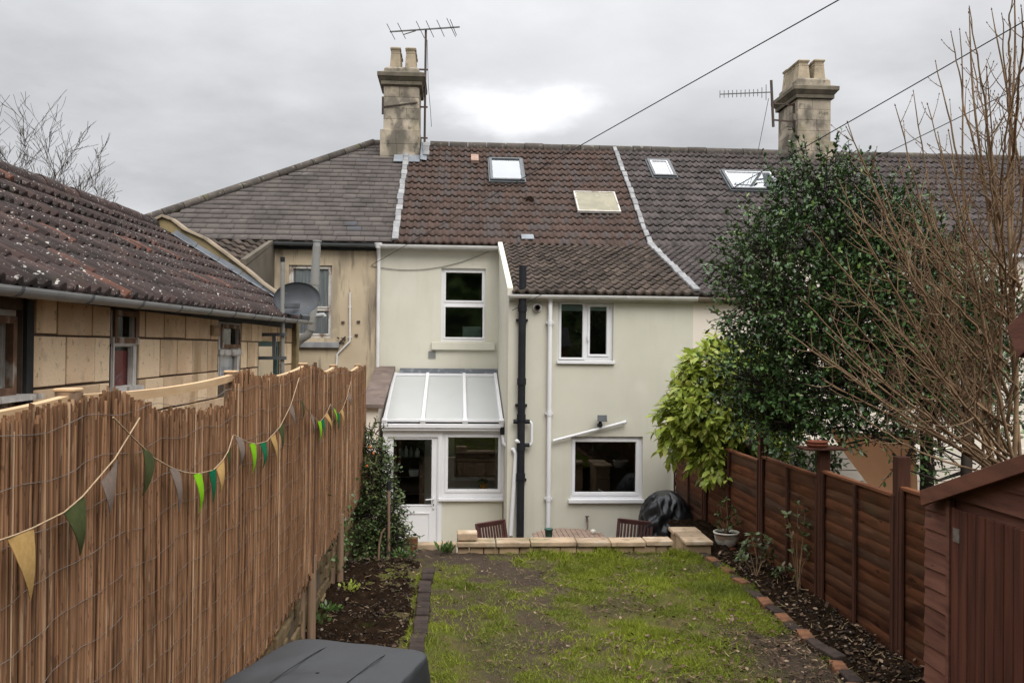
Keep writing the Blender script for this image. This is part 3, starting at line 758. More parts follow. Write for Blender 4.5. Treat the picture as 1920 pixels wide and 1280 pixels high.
def gutter(name, mat, a, b, r, parent, nj=4, jr=1.12):
    """Half-round gutter with a solid body and joint clips."""
    a = Vector(a); b = Vector(b); mb = MB(); d = (b - a).normalized(); s = d.cross(Vector((0, 0, 1))).normalized(); u = Vector((0, 0, 1))
    n = 12

    def prof(c, rr):
        return [c + s * (rr * math.cos(math.pi + math.pi * i / n)) + u * (rr * math.sin(math.pi + math.pi * i / n)) for i in range(n + 1)]
    def half(p, q, rr):
        A = prof(p, rr) + prof(p, rr * .82)[::-1]; B = prof(q, rr) + prof(q, rr * .82)[::-1]; m_ = len(A)
        mb.add(A + B, [(i, (i + 1) % m_, m_ + (i + 1) % m_, m_ + i) for i in range(m_)] + [tuple(range(m_))[::-1], tuple(range(m_, 2 * m_))], False)
    half(a, b, r)
    for i in range(nj):
        c = a + (b - a) * ((i + .5) / nj); half(c - d * .022, c + d * .022, r * jr)
    return mb.build(name, mat, parent)


KR = 0.70                                                    # main roof pitch
PE = Vector((0, 16.62, CZ + 1.97)); CS = 1 / math.hypot(1, KR); SM = Vector((0, CS, KR * CS)); NM = Vector((0, -KR * CS, CS))
RIDGE = onP(1000, 277, PE, NM); LM = (RIDGE - Vector((RIDGE.x, PE.y, PE.z))).length
WE = Vector((0, 13.33, CZ + 0.86)); KW = (PE.z - WE.z) / (PE.y - WE.y); CW = 1 / math.hypot(1, KW); SW = Vector((0, CW, KW * CW)); NW = Vector((0, -KW * CW, CW))
LW = (PE.y - WE.y) / CW


def RM(x, s, h=0.0): return Vector((x, PE.y, PE.z)) + SM * s + NM * h


def roof_px(px, py):
    p = onP(px, py, PE, NM); return p.x, (p - Vector((p.x, PE.y, PE.z))).dot(SM)


def roof_window(parent, tl, tr, bl, br, glass='glassroof', fm='slatebox', name='roof_window', inner=True):
    (x0, s1), (x1, s1b) = roof_px(*tl), roof_px(*tr); (x2, s0), (x3, s0b) = roof_px(*bl), roof_px(*br)
    X0 = (x0 + x2) / 2; X1 = (x1 + x3) / 2; S1 = (s1 + s1b) / 2; S0 = (s0 + s0b) / 2
    fn = lambda a, z, d: RM(a, z, 0.09 - d)
    mb = MB(); ring(mb, fn, (X0, X1, S0, S1), 0.06, 0.0, 0.10)
    ring(mb, fn, (X0 - .03, X1 + .03, S0 - .05, S1 + .03), 0.028, 0.035, 0.10)
    f = mb.build(name, fm, parent, bevel=0.006)
    if inner:
        mi = MB(); ring(mi, fn, (X0 + .062, X1 - .062, S0 + .062, S1 - .062), 0.03, 0.012, 0.09); mi.build('sash', 'upvc', f)
    p = MB(); q = 0.05; p.add([fn(X0 + q, S0 + q, .03), fn(X1 - q, S0 + q, .03), fn(X1 - q, S1 - q, .03), fn(X0 + q, S1 - q, .03)], [(0, 1, 2, 3)])
    p.build('pane', glass, f)
    p = MB(); p.add([fn(X0 + q, S0 + q, .038), fn(X1 - q, S0 + q, .038), fn(X1 - q, S1 - q, .038), fn(X0 + q, S1 - q, .038)], [(0, 1, 2, 3)])
    p.build('blind', 'roofblind', f)
    return f


def mortar_strip(parent, pts, w=0.13, n=20, name='mortar_strip', mat='mortar'):
    """A line of short bedded pieces between points of the roof."""
    mb = MB(); a, b, nn = pts
    for i in range(n):
        p = a + (b - a) * (i / n); q = a + (b - a) * ((i + 0.84) / n)
        j = random.uniform(-.012, .012); o = Vector((j, 0, 0))
        mb.beam(p + o + nn * (.058 + random.random() * .008), q + o + nn * (.072 + random.random() * .008), w * random.uniform(.85, 1.1), .05, nn, random.random())
    return mb.build(name, mat, parent, bevel=0.012)


def ridge_tiles(parent, x0, x1, name='ridge_tiles'):
    mb = MB(); x = x0; p0 = RM(0, LM)
    while x < x1:
        q = min(x + .44, x1); z = p0.z - .015 + random.uniform(-.008, .008)
        mb.tube([(x, p0.y, z), (q - .012, p0.y, z + random.uniform(-.004, .004))], .115, 12, True, random.random())
        x = q
    return mb.build(name, 'ridge', parent)


def back_slope(mb, x0, x1):
    p = RM(0, LM)
    mb.add([(x0, p.y, p.z - .03), (x1, p.y, p.z - .03), (x1, p.y + 4.5, p.z - 3.2), (x0, p.y + 4.5, p.z - 3.2)], [(0, 1, 2, 3)])


def chimney(parent, xb, xs, xc, yb, ybase, yshaft, ycol, yslab, yblk, ypot, depth, pots, px_ref, rows):
    """Stone stack in front-face pixels: base/shaft/cornice x ranges and level y's, all on the plane of its front face."""
    Yf = onP(px_ref, yb, PE, NM).y + 0.02
    X = lambda q: onY(q, 200, Yf).x
    Zz = lambda q: onY(px_ref, q, Yf).z
    b0, b1 = X(xb[0]), X(xb[1]); s0, s1 = X(xs[0]), X(xs[1]); c0, c1 = X(xc[0]), X(xc[1])
    ov = (c1 - c0 - (s1 - s0)) / 2; ob = (b1 - b0 - (s1 - s0)) / 2
    mb = MB()

    def course(x0, x1, y0, y1, z0, z1, nsp):
        cuts = sorted([x0, x1] + [x0 + (x1 - x0) * (k + random.uniform(.7, 1.3)) / (nsp + 1) for k in range(nsp)])
        for i in range(len(cuts) - 1): mb.box(cuts[i] + .0012, cuts[i + 1] - .0012, y0, y1, z0 + .0012, z1 - .0012, random.random())
    zb = Zz(yb) - 1.2; z = Zz(ybase)
    course(b0, b1, Yf, Yf + depth + 2 * ob, zb, Zz(yb) + .05, 0)
    course(b0, b1, Yf, Yf + depth + 2 * ob, Zz(yb) + .05, (Zz(yb) + z) / 2, 1); course(b0, b1, Yf, Yf + depth + 2 * ob, (Zz(yb) + z) / 2, z, 1)
    y0 = Yf + ob; y1 = y0 + depth
    zt = Zz(yshaft); k = 4
    for i in range(k): course(s0, s1, y0, y1, z + (zt - z) * i / k, z + (zt - z) * (i + 1) / k, i % 2)
    st = mb.build('chimney_stack', 'chimney', parent, bevel=0.007)
    mb = MB()

    def flare(za, zb_, oa, ob_):
        mb.hexa([(s0 - oa, y0 - oa, za), (s1 + oa, y0 - oa, za), (s1 + oa, y1 + oa, za), (s0 - oa, y1 + oa, za),
                 (s0 - ob_, y0 - ob_, zb_), (s1 + ob_, y0 - ob_, zb_), (s1 + ob_, y1 + ob_, zb_), (s0 - ob_, y1 + ob_, zb_)], random.random())
    zc0, zc1 = Zz(ycol[1]), Zz(ycol[0]); zs = Zz(yslab)
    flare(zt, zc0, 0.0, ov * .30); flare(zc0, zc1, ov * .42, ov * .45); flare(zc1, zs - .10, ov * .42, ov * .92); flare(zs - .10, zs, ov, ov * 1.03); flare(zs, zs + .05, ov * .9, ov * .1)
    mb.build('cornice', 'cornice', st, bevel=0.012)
    mb = MB(); mb.box(s0, s1, y0 + .02, y1 - .02, zs + .03, Zz(yblk) - .06, .4); mb.hexa([(s0 + .0, y0 + .02, Zz(yblk) - .06), (s1, y0 + .02, Zz(yblk) - .06), (s1, y1 - .02, Zz(yblk) - .06), (s0, y1 - .02, Zz(yblk) - .06),
                                                                  (s0 + .06, y0 + .09, Zz(yblk)), (s1 - .06, y0 + .09, Zz(yblk)), (s1 - .06, y1 - .09, Zz(yblk)), (s0 + .06, y1 - .09, Zz(yblk))], .3)
    mb.build('blocking_course', 'chimney', st, bevel=0.012)
    h = Zz(ypot) - Zz(yblk)
    for i in range(rows):
        for p0, p1 in pots:
            a0, a1 = X(p0), X(p1); w = a1 - a0; yy = y0 + .1 + i * (y1 - y0 - .2 - w) / max(1, rows - 1); cx = (a0 + a1) / 2; cy = yy + w / 2
            pm_ = MB(); zz = Zz(yblk) - .02; hh = h * random.uniform(.97, 1.02)
            tp = lambda r0, r1, z0, z1, t: pm_.hexa([(cx - r0, cy - r0, zz + z0 * hh), (cx + r0, cy - r0, zz + z0 * hh), (cx + r0, cy + r0, zz + z0 * hh), (cx - r0, cy + r0, zz + z0 * hh),
                                                    (cx - r1, cy - r1, zz + z1 * hh), (cx + r1, cy - r1, zz + z1 * hh), (cx + r1, cy + r1, zz + z1 * hh), (cx - r1, cy + r1, zz + z1 * hh)], t)
            t = random.random(); R = w / 2
            tp(R, R * .80, 0, .70, t); tp(R * .84, R * .82, .70, .76, t); tp(R * .76, R * .80, .76, .86, t); tp(R * .88, R * .96, .86, .93, t * .5); tp(R * 1.0, R * .86, .93, 1.0, t * .4)
            pm_.build('chimney_pot', 'pot', st, bevel=0.008)
    return st, (s0, s1, y0, y1)


# ---- our house
house = thing('terraced_house', 'pale cream rendered terraced house with brown tiled roof and lower projecting wing', 'house', (1.1, D1, PATIO))
w1 = rectY(827, 910, 503, 640, D2); w2 = rectY(1046, 1150, 563, 676, D1); w3 = rectY(1070, 1205, 818, 936, D1)
wk = rectY(848, 922, 822, 900, D2)
mb = MB()
eaveM = PE.z - 0.06
facade(mb, fY(D2), XL, XW, PATIO, eaveM, [w1, wk], 0.12)
mb.build('main_wall', 'render', house)
mb = MB()
eaveW = WE.z + KW * (D1 - WE.y) - 0.04
facade(mb, fY(D1), XW, XP, PATIO, eaveW, [w2, w3], 0.10)
zt = WE.z + KW * (D2 - WE.y) - 0.03
mb.add([(XW, D1, PATIO), (XW, D2, PATIO), (XW, D2, zt), (XW, D1, eaveW)], [(0, 1, 2, 3)])
mb.build('wing_wall', 'render', house)
mb = MB()                                                     # raised verge edge of the wing wall
mb.prism([(XW - .03, WE.y + .02, WE.z - .06), (XW - .03, PE.y, PE.z - .08), (XW - .03, PE.y, PE.z + .04), (XW - .03, WE.y + .02, WE.z + .06)], (.085, 0, 0)); mb.build('verge_board', 'render', house)
V, Fq, T = tile_roof(RM(-1.16, 0), (1, 0, 0), SM, XP + 1.16, LM, 0.145, 0.29, 0.030, 0.026, seed=2, sag=0.03)
roof = np_mesh('main_roof', V, Fq, M['tile'], house, T, False)
mb = MB(); back_slope(mb, -1.2, XP); mb.build('rear_roof_slope', 'tile', house)
V, Fq, T = tile_roof(Vector((XW + .04, WE.y, WE.z)), (1, 0, 0), SW, XP - XW - .04, LW, 0.148, 0.27, 0.032, 0.028, seed=5)
np_mesh('wing_roof', V, Fq, M['tileold'], house, T, False)
ridge_tiles(house, -0.62, XP)
mortar_strip(house, (RM(-1.14, 0.0), RM(-1.14, LM - 0.62), NM), 0.12, 17)
mortar_strip(house, (RM(XP, 0.0), RM(XP, LM), NM), 0.10, 17)
mortar_strip(house, (Vector((XP, WE.y, WE.z)), Vector((XP, PE.y, PE.z)), NW), 0.12, 13)
mortar_strip(house, (RM(-0.70, LM - .75), RM(-0.70, LM), NM), 0.15, 3)
gutter('main_gutter', 'upvcdirty', (XL + .02, 16.60, PE.z - .05), (XW - .02, 16.60, PE.z - .05), .062, house, 3)
gutter('wing_gutter', 'upvcdirty', (XW - .01, 13.36, WE.z - .04), (XP + .03, 13.36, WE.z - .04), .062, house, 4)
mb = MB(); mb.box(XW, XP, 13.44, D1 - .003, WE.z - .13, WE.z - .03); mb.build('wing_fascia', 'upvcdirty', house)
mb = MB(); mb.box(XL + .01, XW - .03, 16.72, D2 - .003, PE.z - .12, PE.z - .02); mb.build('main_fascia', 'upvcdirty', house)
roof_window(house, (917, 302), (978, 302), (919, 343), (983, 343), inner=False)
# lichened see-through tile panel, clay vent tile and ridge vent on the roof
(xa, sa), (xb_, sb_) = roof_px(1085, 402), roof_px(1150, 368)
mb = MB(); fn = lambda a, z, d: RM(a, z, .085 - d); bar(mb, fn, (xa, xb_, sa, sb_), 0, .03); f = mb.build('roof_panel', 'oldpanel', house)
mb = MB(); ring(mb, fn, (xa - .02, xb_ + .02, sa - .02, sb_ + .02), .03, -.012, .04); mb.build('panel_edge', 'frameold', f)
(xa, sa), (xb_, sb_) = roof_px(883, 309), roof_px(897, 298)
mb = MB(); bar(mb, fn, (xa, xb_, sa, sb_), -.03, .06); mb.build('clay_vent_tile', 'pinktile', house, bevel=.01)
xv, sv = roof_px(993, 377); mb = MB()
mb.tube([RM(xv, sv - .03, .05), RM(xv, sv + .10, .06), RM(xv, sv + .22, .02)], [.085, .085, .05], 12); mb.build('roof_vent', 'tile', house)
(xa, sa), (xb_, sb_) = roof_px(978, 452), roof_px(1000, 444)
mb = MB(); bar(mb, lambda a, z, d: RM(a, z, .055 - d), (xa, xb_, sa, sb_), 0, .02); mb.build('lead_patch', 'lead', house)

# windows
gx = lambda *q: rectY(*q, D2)
f = frame_with_lights(house, fY(D2), w1, [gx(836, 904, 511, 563), gx(835, 905, 576, 632)], .06, sash=.035)
sl = rectY(809, 928, 642, 656, D2); mb = MB(); mb.box(sl[0], sl[1], D2 - .07, D2 - .003, sl[2], sl[3]); mb.build('sill', 'render', f, bevel=.008)
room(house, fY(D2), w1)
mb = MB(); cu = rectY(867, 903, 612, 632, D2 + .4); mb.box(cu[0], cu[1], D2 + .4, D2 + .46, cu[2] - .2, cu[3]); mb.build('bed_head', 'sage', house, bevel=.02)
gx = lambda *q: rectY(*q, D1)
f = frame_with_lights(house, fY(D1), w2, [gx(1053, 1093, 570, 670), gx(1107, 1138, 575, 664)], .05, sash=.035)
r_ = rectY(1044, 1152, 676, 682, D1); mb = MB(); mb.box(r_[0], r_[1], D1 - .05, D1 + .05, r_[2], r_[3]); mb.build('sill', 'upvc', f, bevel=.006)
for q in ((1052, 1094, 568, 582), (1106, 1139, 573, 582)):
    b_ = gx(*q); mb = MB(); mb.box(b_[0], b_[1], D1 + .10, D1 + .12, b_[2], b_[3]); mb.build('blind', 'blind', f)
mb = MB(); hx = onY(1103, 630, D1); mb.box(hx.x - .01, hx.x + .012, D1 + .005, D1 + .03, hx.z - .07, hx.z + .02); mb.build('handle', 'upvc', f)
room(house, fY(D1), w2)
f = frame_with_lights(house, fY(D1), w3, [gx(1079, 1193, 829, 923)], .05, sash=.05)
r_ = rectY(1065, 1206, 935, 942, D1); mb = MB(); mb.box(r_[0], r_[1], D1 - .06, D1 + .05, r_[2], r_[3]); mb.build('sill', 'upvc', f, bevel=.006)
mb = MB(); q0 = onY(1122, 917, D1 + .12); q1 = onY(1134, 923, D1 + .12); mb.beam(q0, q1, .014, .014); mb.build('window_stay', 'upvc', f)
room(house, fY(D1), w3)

# vents, lamp, pipes fixed to the walls
r_ = rectY(803, 817, 658, 671, D2); mb = MB(); ring(mb, fY(D2), r_, .012, -.02, -.002)
for i in range(6): z = r_[2] + .015 + i * (r_[3] - r_[2] - .03) / 5; mb.beam((r_[0] + .012, D2 - .008, z), (r_[1] - .012, D2 - .008, z), .012, .012)
mb.build('air_vent', 'guttergrey', house)
c = onY(1007, 577, D1); mb = MB(); A = Matrix.Rotation(math.pi / 2, 3, 'X')
mb.lathe([(.075, 0), (.075, .02), (.055, .03)], (c.x, D1 - .002, c.z), 20, A); v = mb.build('boiler_flue', 'upvcdirty', house)
mb = MB(); mb.lathe([(.045, .02), (.045, .09), (.036, .09), (.036, .03)], (c.x, D1 - .002, c.z), 16, A); mb.build('flue_pipe', 'iron', v)
YP = D1 - .07
def P1(px, py, Y=YP): return onY(px, py, Y)
bot = PATIO + .02
tp = P1(1032, 556); mb = MB(); mb.tube([(tp.x, 13.37, WE.z - .08), (tp.x, YP, tp.z - .06), (tp.x, YP, bot)], .034, 12)
for py in (605, 775, 935, ): q = P1(1031, py); mb.tube([(tp.x, YP, q.z - .035), (tp.x, YP, q.z + .035)], .041, 12); mb.box(tp.x - .06, tp.x + .06, YP + .005, D1 - .002, q.z - .012, q.z + .012)
mb.build('rainwater_pipe', 'upvc', house)
mb = MB(); a = P1(1037, 826); b = P1(1168, 792); mb.tube([a, b], .022, 10); mb.tube([b, b + (b - a).normalized() * .05], .029, 10); mb.build('waste_pipe', 'upvc', house)
YS = D1 - .10; tp = onY(979.5, 498, YS); bp = onY(976, 1000, YS)
mb = MB(); xs_ = (tp.x + bp.x) / 2
mb.tube([(xs_, YS, bot), (xs_, YS, tp.z)], .058, 16)
for py in (578, 715, 782, 838, 893): q = onY(977, py, YS); mb.tube([(xs_, YS, q.z - .05), (xs_, YS, q.z + .05)], .069, 16)
for py in (600, 760, 900): q = onY(977, py, YS); mb.box(xs_ - .09, xs_ + .09, YS + .03, D1 - .002, q.z - .02, q.z + .02)
q = onY(977, 790, YS); mb.tube([(xs_ - .12, YS, q.z), (xs_ + .13, YS, q.z)], .034, 12)
q = onY(977, 834, YS); mb.tube([(xs_, YS, q.z), (xs_ + .13, YS, q.z)], .030, 12)
soil = mb.build('soil_pipe', 'black', house)
mb = MB(); q0 = onY(989, 790, YS); q1 = onY(997, 791, YS); q2 = onY(997, 833, YS); q3 = onY(988, 835, YS)
mb.tube([q0, q1 + Vector((-.02, 0, 0)), q1 + Vector((0, 0, -.03)), q2 + Vector((0, 0, .03)), q2 + Vector((-.02, 0, 0)), q3], .022, 10); mb.build('branch_pipe', 'upvc', soil)
mb = MB(); q = onY(969, 827, YS - .05); mb.ball(q, .035); mb.tube([q, q + Vector((.06, .02, -.02))], .02, 8); mb.build('boss_cap', 'upvcdirty', soil)
tp = onY(710.5, 470, D2 - .06); mb = MB(); q = onY(709.5, 690, D2 - .06)
mb.tube([(tp.x, 16.62, PE.z - .10), (tp.x, 16.66, PE.z - .16), (tp.x, D2 - .06, PE.z - .26), (tp.x, D2 - .06, q.z - .4)], .036, 12)
mb.tube([(tp.x, 16.60, PE.z - .12), (tp.x, 16.60, PE.z - .02)], [.05, .075], 12); mb.build('rainwater_pipe', 'upvcdirty', house)
c = onY(1128, 784, D1 - .1); mb = MB(); mb.hexa([(c.x - .075, c.y - .07, c.z - .045), (c.x + .075, c.y - .07, c.z - .045), (c.x + .06, c.y + .02, c.z - .04), (c.x - .06, c.y + .02, c.z - .04),
                                                (c.x - .075, c.y - .05, c.z + .055), (c.x + .075, c.y - .05, c.z + .055), (c.x + .06, c.y + .02, c.z + .05), (c.x - .06, c.y + .02, c.z + .05)])
lamp = mb.build('security_light', 'slatebox', house, bevel=.006)
mb = MB(); mb.tube([(c.x - .02, c.y, c.z - .05), (c.x - .02, c.y + .01, c.z - .09), (c.x - .02, D1 - .01, c.z - .11)], [.02, .03, .035], 10); mb.ball((c.x - .02, c.y - .01, c.z - .10), .035); mb.build('motion_sensor', 'black', lamp)
mb = MB(); mb.tube(catenary((c.x + .07, c.y + .02, c.z + .0), (c.x + .10, D1 - .005, c.z - .06), -.04, 8), .004, 5); mb.build('cable', 'cable', lamp)
q0 = onY(1101, 972, D1 - .06); mb = MB(); mb.tube([q0 + Vector((0, .05, .02)), q0, q0 + Vector((0, -.02, -.05))], .014, 8); mb.box(q0.x - .03, q0.x + .03, q0.y - .008, q0.y + .008, q0.z + .03, q0.z + .042); tap = mb.build('garden_tap', 'iron', house)
mb = MB(); mb.tube([q0 + Vector((0, -.02, -.04)), q0 + Vector((.005, -.02, -.12)), q0 + Vector((-.02, -.02, -.22)), q0 + Vector((-.05, 0, -.45))], .012, 8); mb.build('hose_tail', 'hose', tap)

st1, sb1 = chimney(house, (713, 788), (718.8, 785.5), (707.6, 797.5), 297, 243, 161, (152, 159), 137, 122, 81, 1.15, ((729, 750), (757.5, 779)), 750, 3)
mb = MB(); q = sb1; zz = RM(0, (st1 and 0)).z
(xa, sa), (xb_, sb_) = roof_px(738, 305), roof_px(788, 293); mb = MB(); bar(mb, lambda a, z, d: RM(a, z, .06 - d), (xa, xb_, sa - .05, sb_), 0, .02); mb.build('lead_flashing', 'lead', house)
xa = q[1] + .05; mb = MB(); mb.add([RM(xa, LM - 1.0, .07), RM(xa + .14, LM - 1.0, .05), RM(xa + .14, LM, .05), RM(xa, LM, .07), RM(xa, LM - 1.0, .22), RM(xa, LM, .22)], [(0, 1, 2, 3), (0, 3, 5, 4)]); mb.build('lead_soaker', 'lead', house)

# ---- porch (lean-to) in the corner
porch = thing('lean_to_porch', 'white lean-to porch with glazed back door, window and pale translucent three-bay roof', 'porch', (-.2, DL, PATIO))
PX0, PX1 = onY(717, 900, DL).x, XW - .015
door = rectY(724, 821, 818, 1045, DL); door = (door[0], door[1], PATIO + .03, door[3]); pw = rectY(829, 945, 808, 934, DL)
ZT = onY(830, 806, DL).z
mb = MB(); facade(mb, fY(DL), door[1] + .03, PX1, PATIO, pw[2] - .02, (), 0); mb.add([(PX1, DL, PATIO), (PX1, D2, PATIO), (PX1, D2, pw[2]), (PX1, DL, pw[2])], [(0, 1, 2, 3)]); mb.build('dwarf_wall', 'render', porch)
mb = MB(); mb.box(PX0, door[0] - .0, DL - .02, DL + .06, PATIO, ZT); mb.box(door[1], pw[0], DL - .02, DL + .06, PATIO, ZT); mb.box(door[0], door[1], DL - .02, DL + .06, door[3], ZT); mb.box(pw[0], PX1, DL - .018, DL + .06, pw[3], ZT)
mb.build('door_frame', 'upvc', porch, bevel=.006)
dg = rectY(737, 809, 824, 946, DL); dp = rectY(745, 806, 961, 1040, DL)
f = frame_with_lights(porch, fY(DL), door, [dg], .015, name='back_door', sash=.02, proud=.008)
mb = MB(); ring(mb, fY(DL), (dp[0], dp[1], dp[2] + .02, dp[3]), .018, -.001, .014); mb.build('lower_panel', 'upvc', f)
ring_ = MB(); ring(ring_, fY(DL), (door[0], door[1], door[2], door[3]), .012, -.012, .014); ring_.build('door_edge', 'upvc', f)
q = onY(813, 938, DL - .01); mb = MB(); mb.box(q.x - .016, q.x + .016, DL - .012, DL + .014, q.z - .13, q.z + .06); mb.tube([(q.x, DL - .01, q.z + .03), (q.x, DL - .055, q.z + .03), (q.x - .13, DL - .055, q.z + .02)], .011, 8); h_ = mb.build('door_handle', 'upvc', f)
mb = MB(); mb.box(q.x - .006, q.x + .006, DL - .016, DL - .0125, q.z - .09, q.z - .05); mb.build('keyhole', 'black', f)
pg = rectY(840, 934, 820, 917, DL)
f = frame_with_lights(porch, fY(DL), pw, [pg], .01, sash=.05)
r_ = rectY(822, 947, 933, 938, DL); mb = MB(); mb.box(r_[0], min(r_[1], XW - .002), DL - .07, DL - .003, r_[2], r_[3]); mb.build('sill', 'upvc', f, bevel=.006)
# roof: bars, sheets, wall plate, front beam and gutter
zf = onY(830, 792, DL - .08).z; zb_ = onY(840, 702, D2 - .05).z; Yf_, Yb_ = DL - .10, D2 - .05
def PR(x, t, h=0.0):
    n = Vector((0, -(zb_ - zf), (Yb_ - Yf_))).normalized(); return Vector((x, Yf_ + (Yb_ - Yf_) * t, zf + (zb_ - zf) * t)) + n * h
bars = [PX0 + .03, onY(793, 792, DL).x, onY(872, 790, DL).x, PX1 - .035]
mb = MB()
for i in range(3):
    a0, a1 = bars[i], bars[i + 1]; P = [PR(a0, .02, .012), PR(a1, .02, .012), PR(a1, .97, .012), PR(a0, .97, .012)]; Q = [PR(a0, .02, -.01), PR(a1, .02, -.01), PR(a1, .97, -.01), PR(a0, .97, -.01)]
    m2 = MB(); m2.hexa(Q + P); m2.build('roof_sheet', 'poly', porch)
for i, x in enumerate(bars):
    m2 = MB(); m2.beam(PR(x, -.005, .03), PR(x, .985, .03), .058, .05, (0, -.3, 1)); m2.beam(PR(x, -.012, .012), PR(x, .03, .012), .085, .085, (0, -.3, 1)); m2.build('glazing_bar', 'upvc', porch, bevel=.008)
mb = MB(); mb.beam(PR(bars[0], .02, .02), PR(bars[3], .02, .02), .05, .04); mb.build('eaves_bar', 'upvc', porch, bevel=.006); mb = MB(); mb.beam(PR(bars[0], .955, .03), PR(bars[3], .955, .03), .08, .05); mb.build('wall_plate', 'upvc', porch, bevel=.006)
mb = MB(); mb.box(PX0 - .02, PX1, DL - .13, DL - .022, zf - .085, zf - .02); mb.box(PX0 - .01, PX1, DL - .10, DL - .022, zf - .13, zf - .088); mb.box(PX0 - .01, PX1, DL - .06, DL - .022, ZT - .02, zf - .134)
mb.build('box_gutter', 'upvc', porch, bevel=.008)
mb = MB(); a = onY(750, 690, D2 - .06); b = onY(930, 699, D2 - .06); mb.hexa([(a.x, D2 - .12, b.z - .03), (XW - .01, D2 - .12, b.z - .03), (XW - .01, D2 - .004, b.z - .03), (a.x, D2 - .004, b.z - .03), (a.x, D2 - .03, a.z), (XW - .01, D2 - .03, a.z), (XW - .01, D2 - .004, a.z), (a.x, D2 - .004, a.z)])
mb.build('lead_flashing', 'leaddark', porch)
YD = DL - .10; mb = MB()
pp = [onY(943, 812, YD), onY(944, 831, YD)] + [onY(x, y, D1 - .05) for x, y in ((963, 843), (967, 849), (967, 858), (959, 985), (958, 1003))]; mb.tube(pp, .033, 12)
pd = mb.build('rainwater_pipe', 'upvc', porch); mb = MB(); mb.tube([onY(942, 800, YD), onY(943, 814, YD)], .043, 12); mb.build('pipe_collar', 'black', pd)
# inside the porch
mb = MB(); x0, x1, y0, y1, z0, z1 = PX0 + .02, PX1 - .02, DL + .07, D2 - .01, PATIO + .03, ZT - .02
mb.add([(x0, y0, z0), (x1, y0, z0), (x1, y1, z0), (x0, y1, z0), (x0, y0, z1), (x1, y0, z1), (x1, y1, z1), (x0, y1, z1)], [(0, 1, 2, 3), (0, 3, 7, 4), (1, 2, 6, 5), (2, 3, 7, 6)])
mb.build('interior_lining', 'roomporch', porch)
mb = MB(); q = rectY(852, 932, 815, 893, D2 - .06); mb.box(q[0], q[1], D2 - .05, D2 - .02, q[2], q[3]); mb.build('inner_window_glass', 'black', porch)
mb = MB(); mb.box(q[0] - .05, q[1] + .05, D2 - .2, D2 - .015, q[2] - .06, q[2] - .02); mb.build('inner_sill', 'upvc', porch)
# shelf with bottles behind the door glass
YB = DL + 1.1
sh = thing('shelf_unit', 'dark wooden shelves seen through the glass of the white back door', 'shelves', (onY(770, 900, YB).x, YB, PATIO + .03))
sx0, sx1 = onY(740, 900, YB).x, onY(793, 900, YB).x; levels = [onY(770, y, YB).z for y in (857, 893, 925, 965)]
mb = MB(); mb.box(sx0, sx1, YB + .26, YB + .28, PATIO + .03, onY(770, 822, YB).z); mb.build('back_panel', 'darkwood', sh)
for z in levels: mb = MB(); mb.box(sx0, sx1, YB, YB + .255, z - .02, z); mb.build('shelf', 'darkwood', sh)
for x in (sx0 - .02, sx1): mb = MB(); mb.box(x + .0015, x + .0185, YB + .0, YB + .255, PATIO + .03, onY(770, 825, YB).z); mb.build('side_panel', 'darkwood', sh)
for px, mat, hh, r, lb in ((752, 'sage', .15, .04, 'grey green bottle at the left end of the porch top shelf'), (761, 'cream', .19, .032, 'tall cream bottle second from left on the porch top shelf'),
                           (770, 'sage', .17, .036, 'pale green bottle third from left on the porch top shelf'), (782, 'cream', .15, .045, 'squat cream tub at the right end of the porch top shelf')):
    x = onY(px, 850, YB).x; mb = MB(); mb.lathe([(r, 0), (r, hh * .62), (r * .9, hh * .72), (r * .42, hh * .8), (r * .42, hh)], (x, YB + .08, levels[0]), 14); tag(mb.build('bottle', mat, base=True), lb, 'bottle', 'bottles on the porch shelf')
x = onY(775, 880, YB).x; mb = MB(); mb.hexa([(x - .07, YB + .03, levels[1]), (x + .08, YB + .03, levels[1]), (x + .08, YB + .2, levels[1]), (x - .07, YB + .2, levels[1]), (x - .085, YB + .02, levels[1] + .11), (x + .095, YB + .02, levels[1] + .11), (x + .095, YB + .21, levels[1] + .11), (x - .085, YB + .21, levels[1] + .11)])
tag(mb.build('storage_tub', 'cream', bevel=.01, base=True), 'cream storage tub on the middle porch shelf', 'tub')
c = onY(906, 916, DL + .16); pl = thing('potted_herb', 'small green herb in an orange pot on the porch window sill', 'plant', (c.x, c.y, pg[2] - .02))
mb = MB(); mb.lathe([(.05, 0), (.065, .09), (.07, .09), (.06, .08)], (c.x, c.y, pg[2] - .02), 16); mb.build('pot', 'orangepot', pl)
n = 90; d = rand_unit(n); d[:, 2] = np.abs(d[:, 2]); leaves('foliage', np.array([c.x, c.y, pg[2] + .08]) + d * .045, d, rand_unit(n), np.full(n, .05), 'laureldark', pl, OVAL)
mb = MB(); mb.box(PX0 + .9, PX1 - .02, DL + .075, DL + .30, pg[2] - .06, pg[2] - .02); mb.build('window_board', 'upvc', porch)

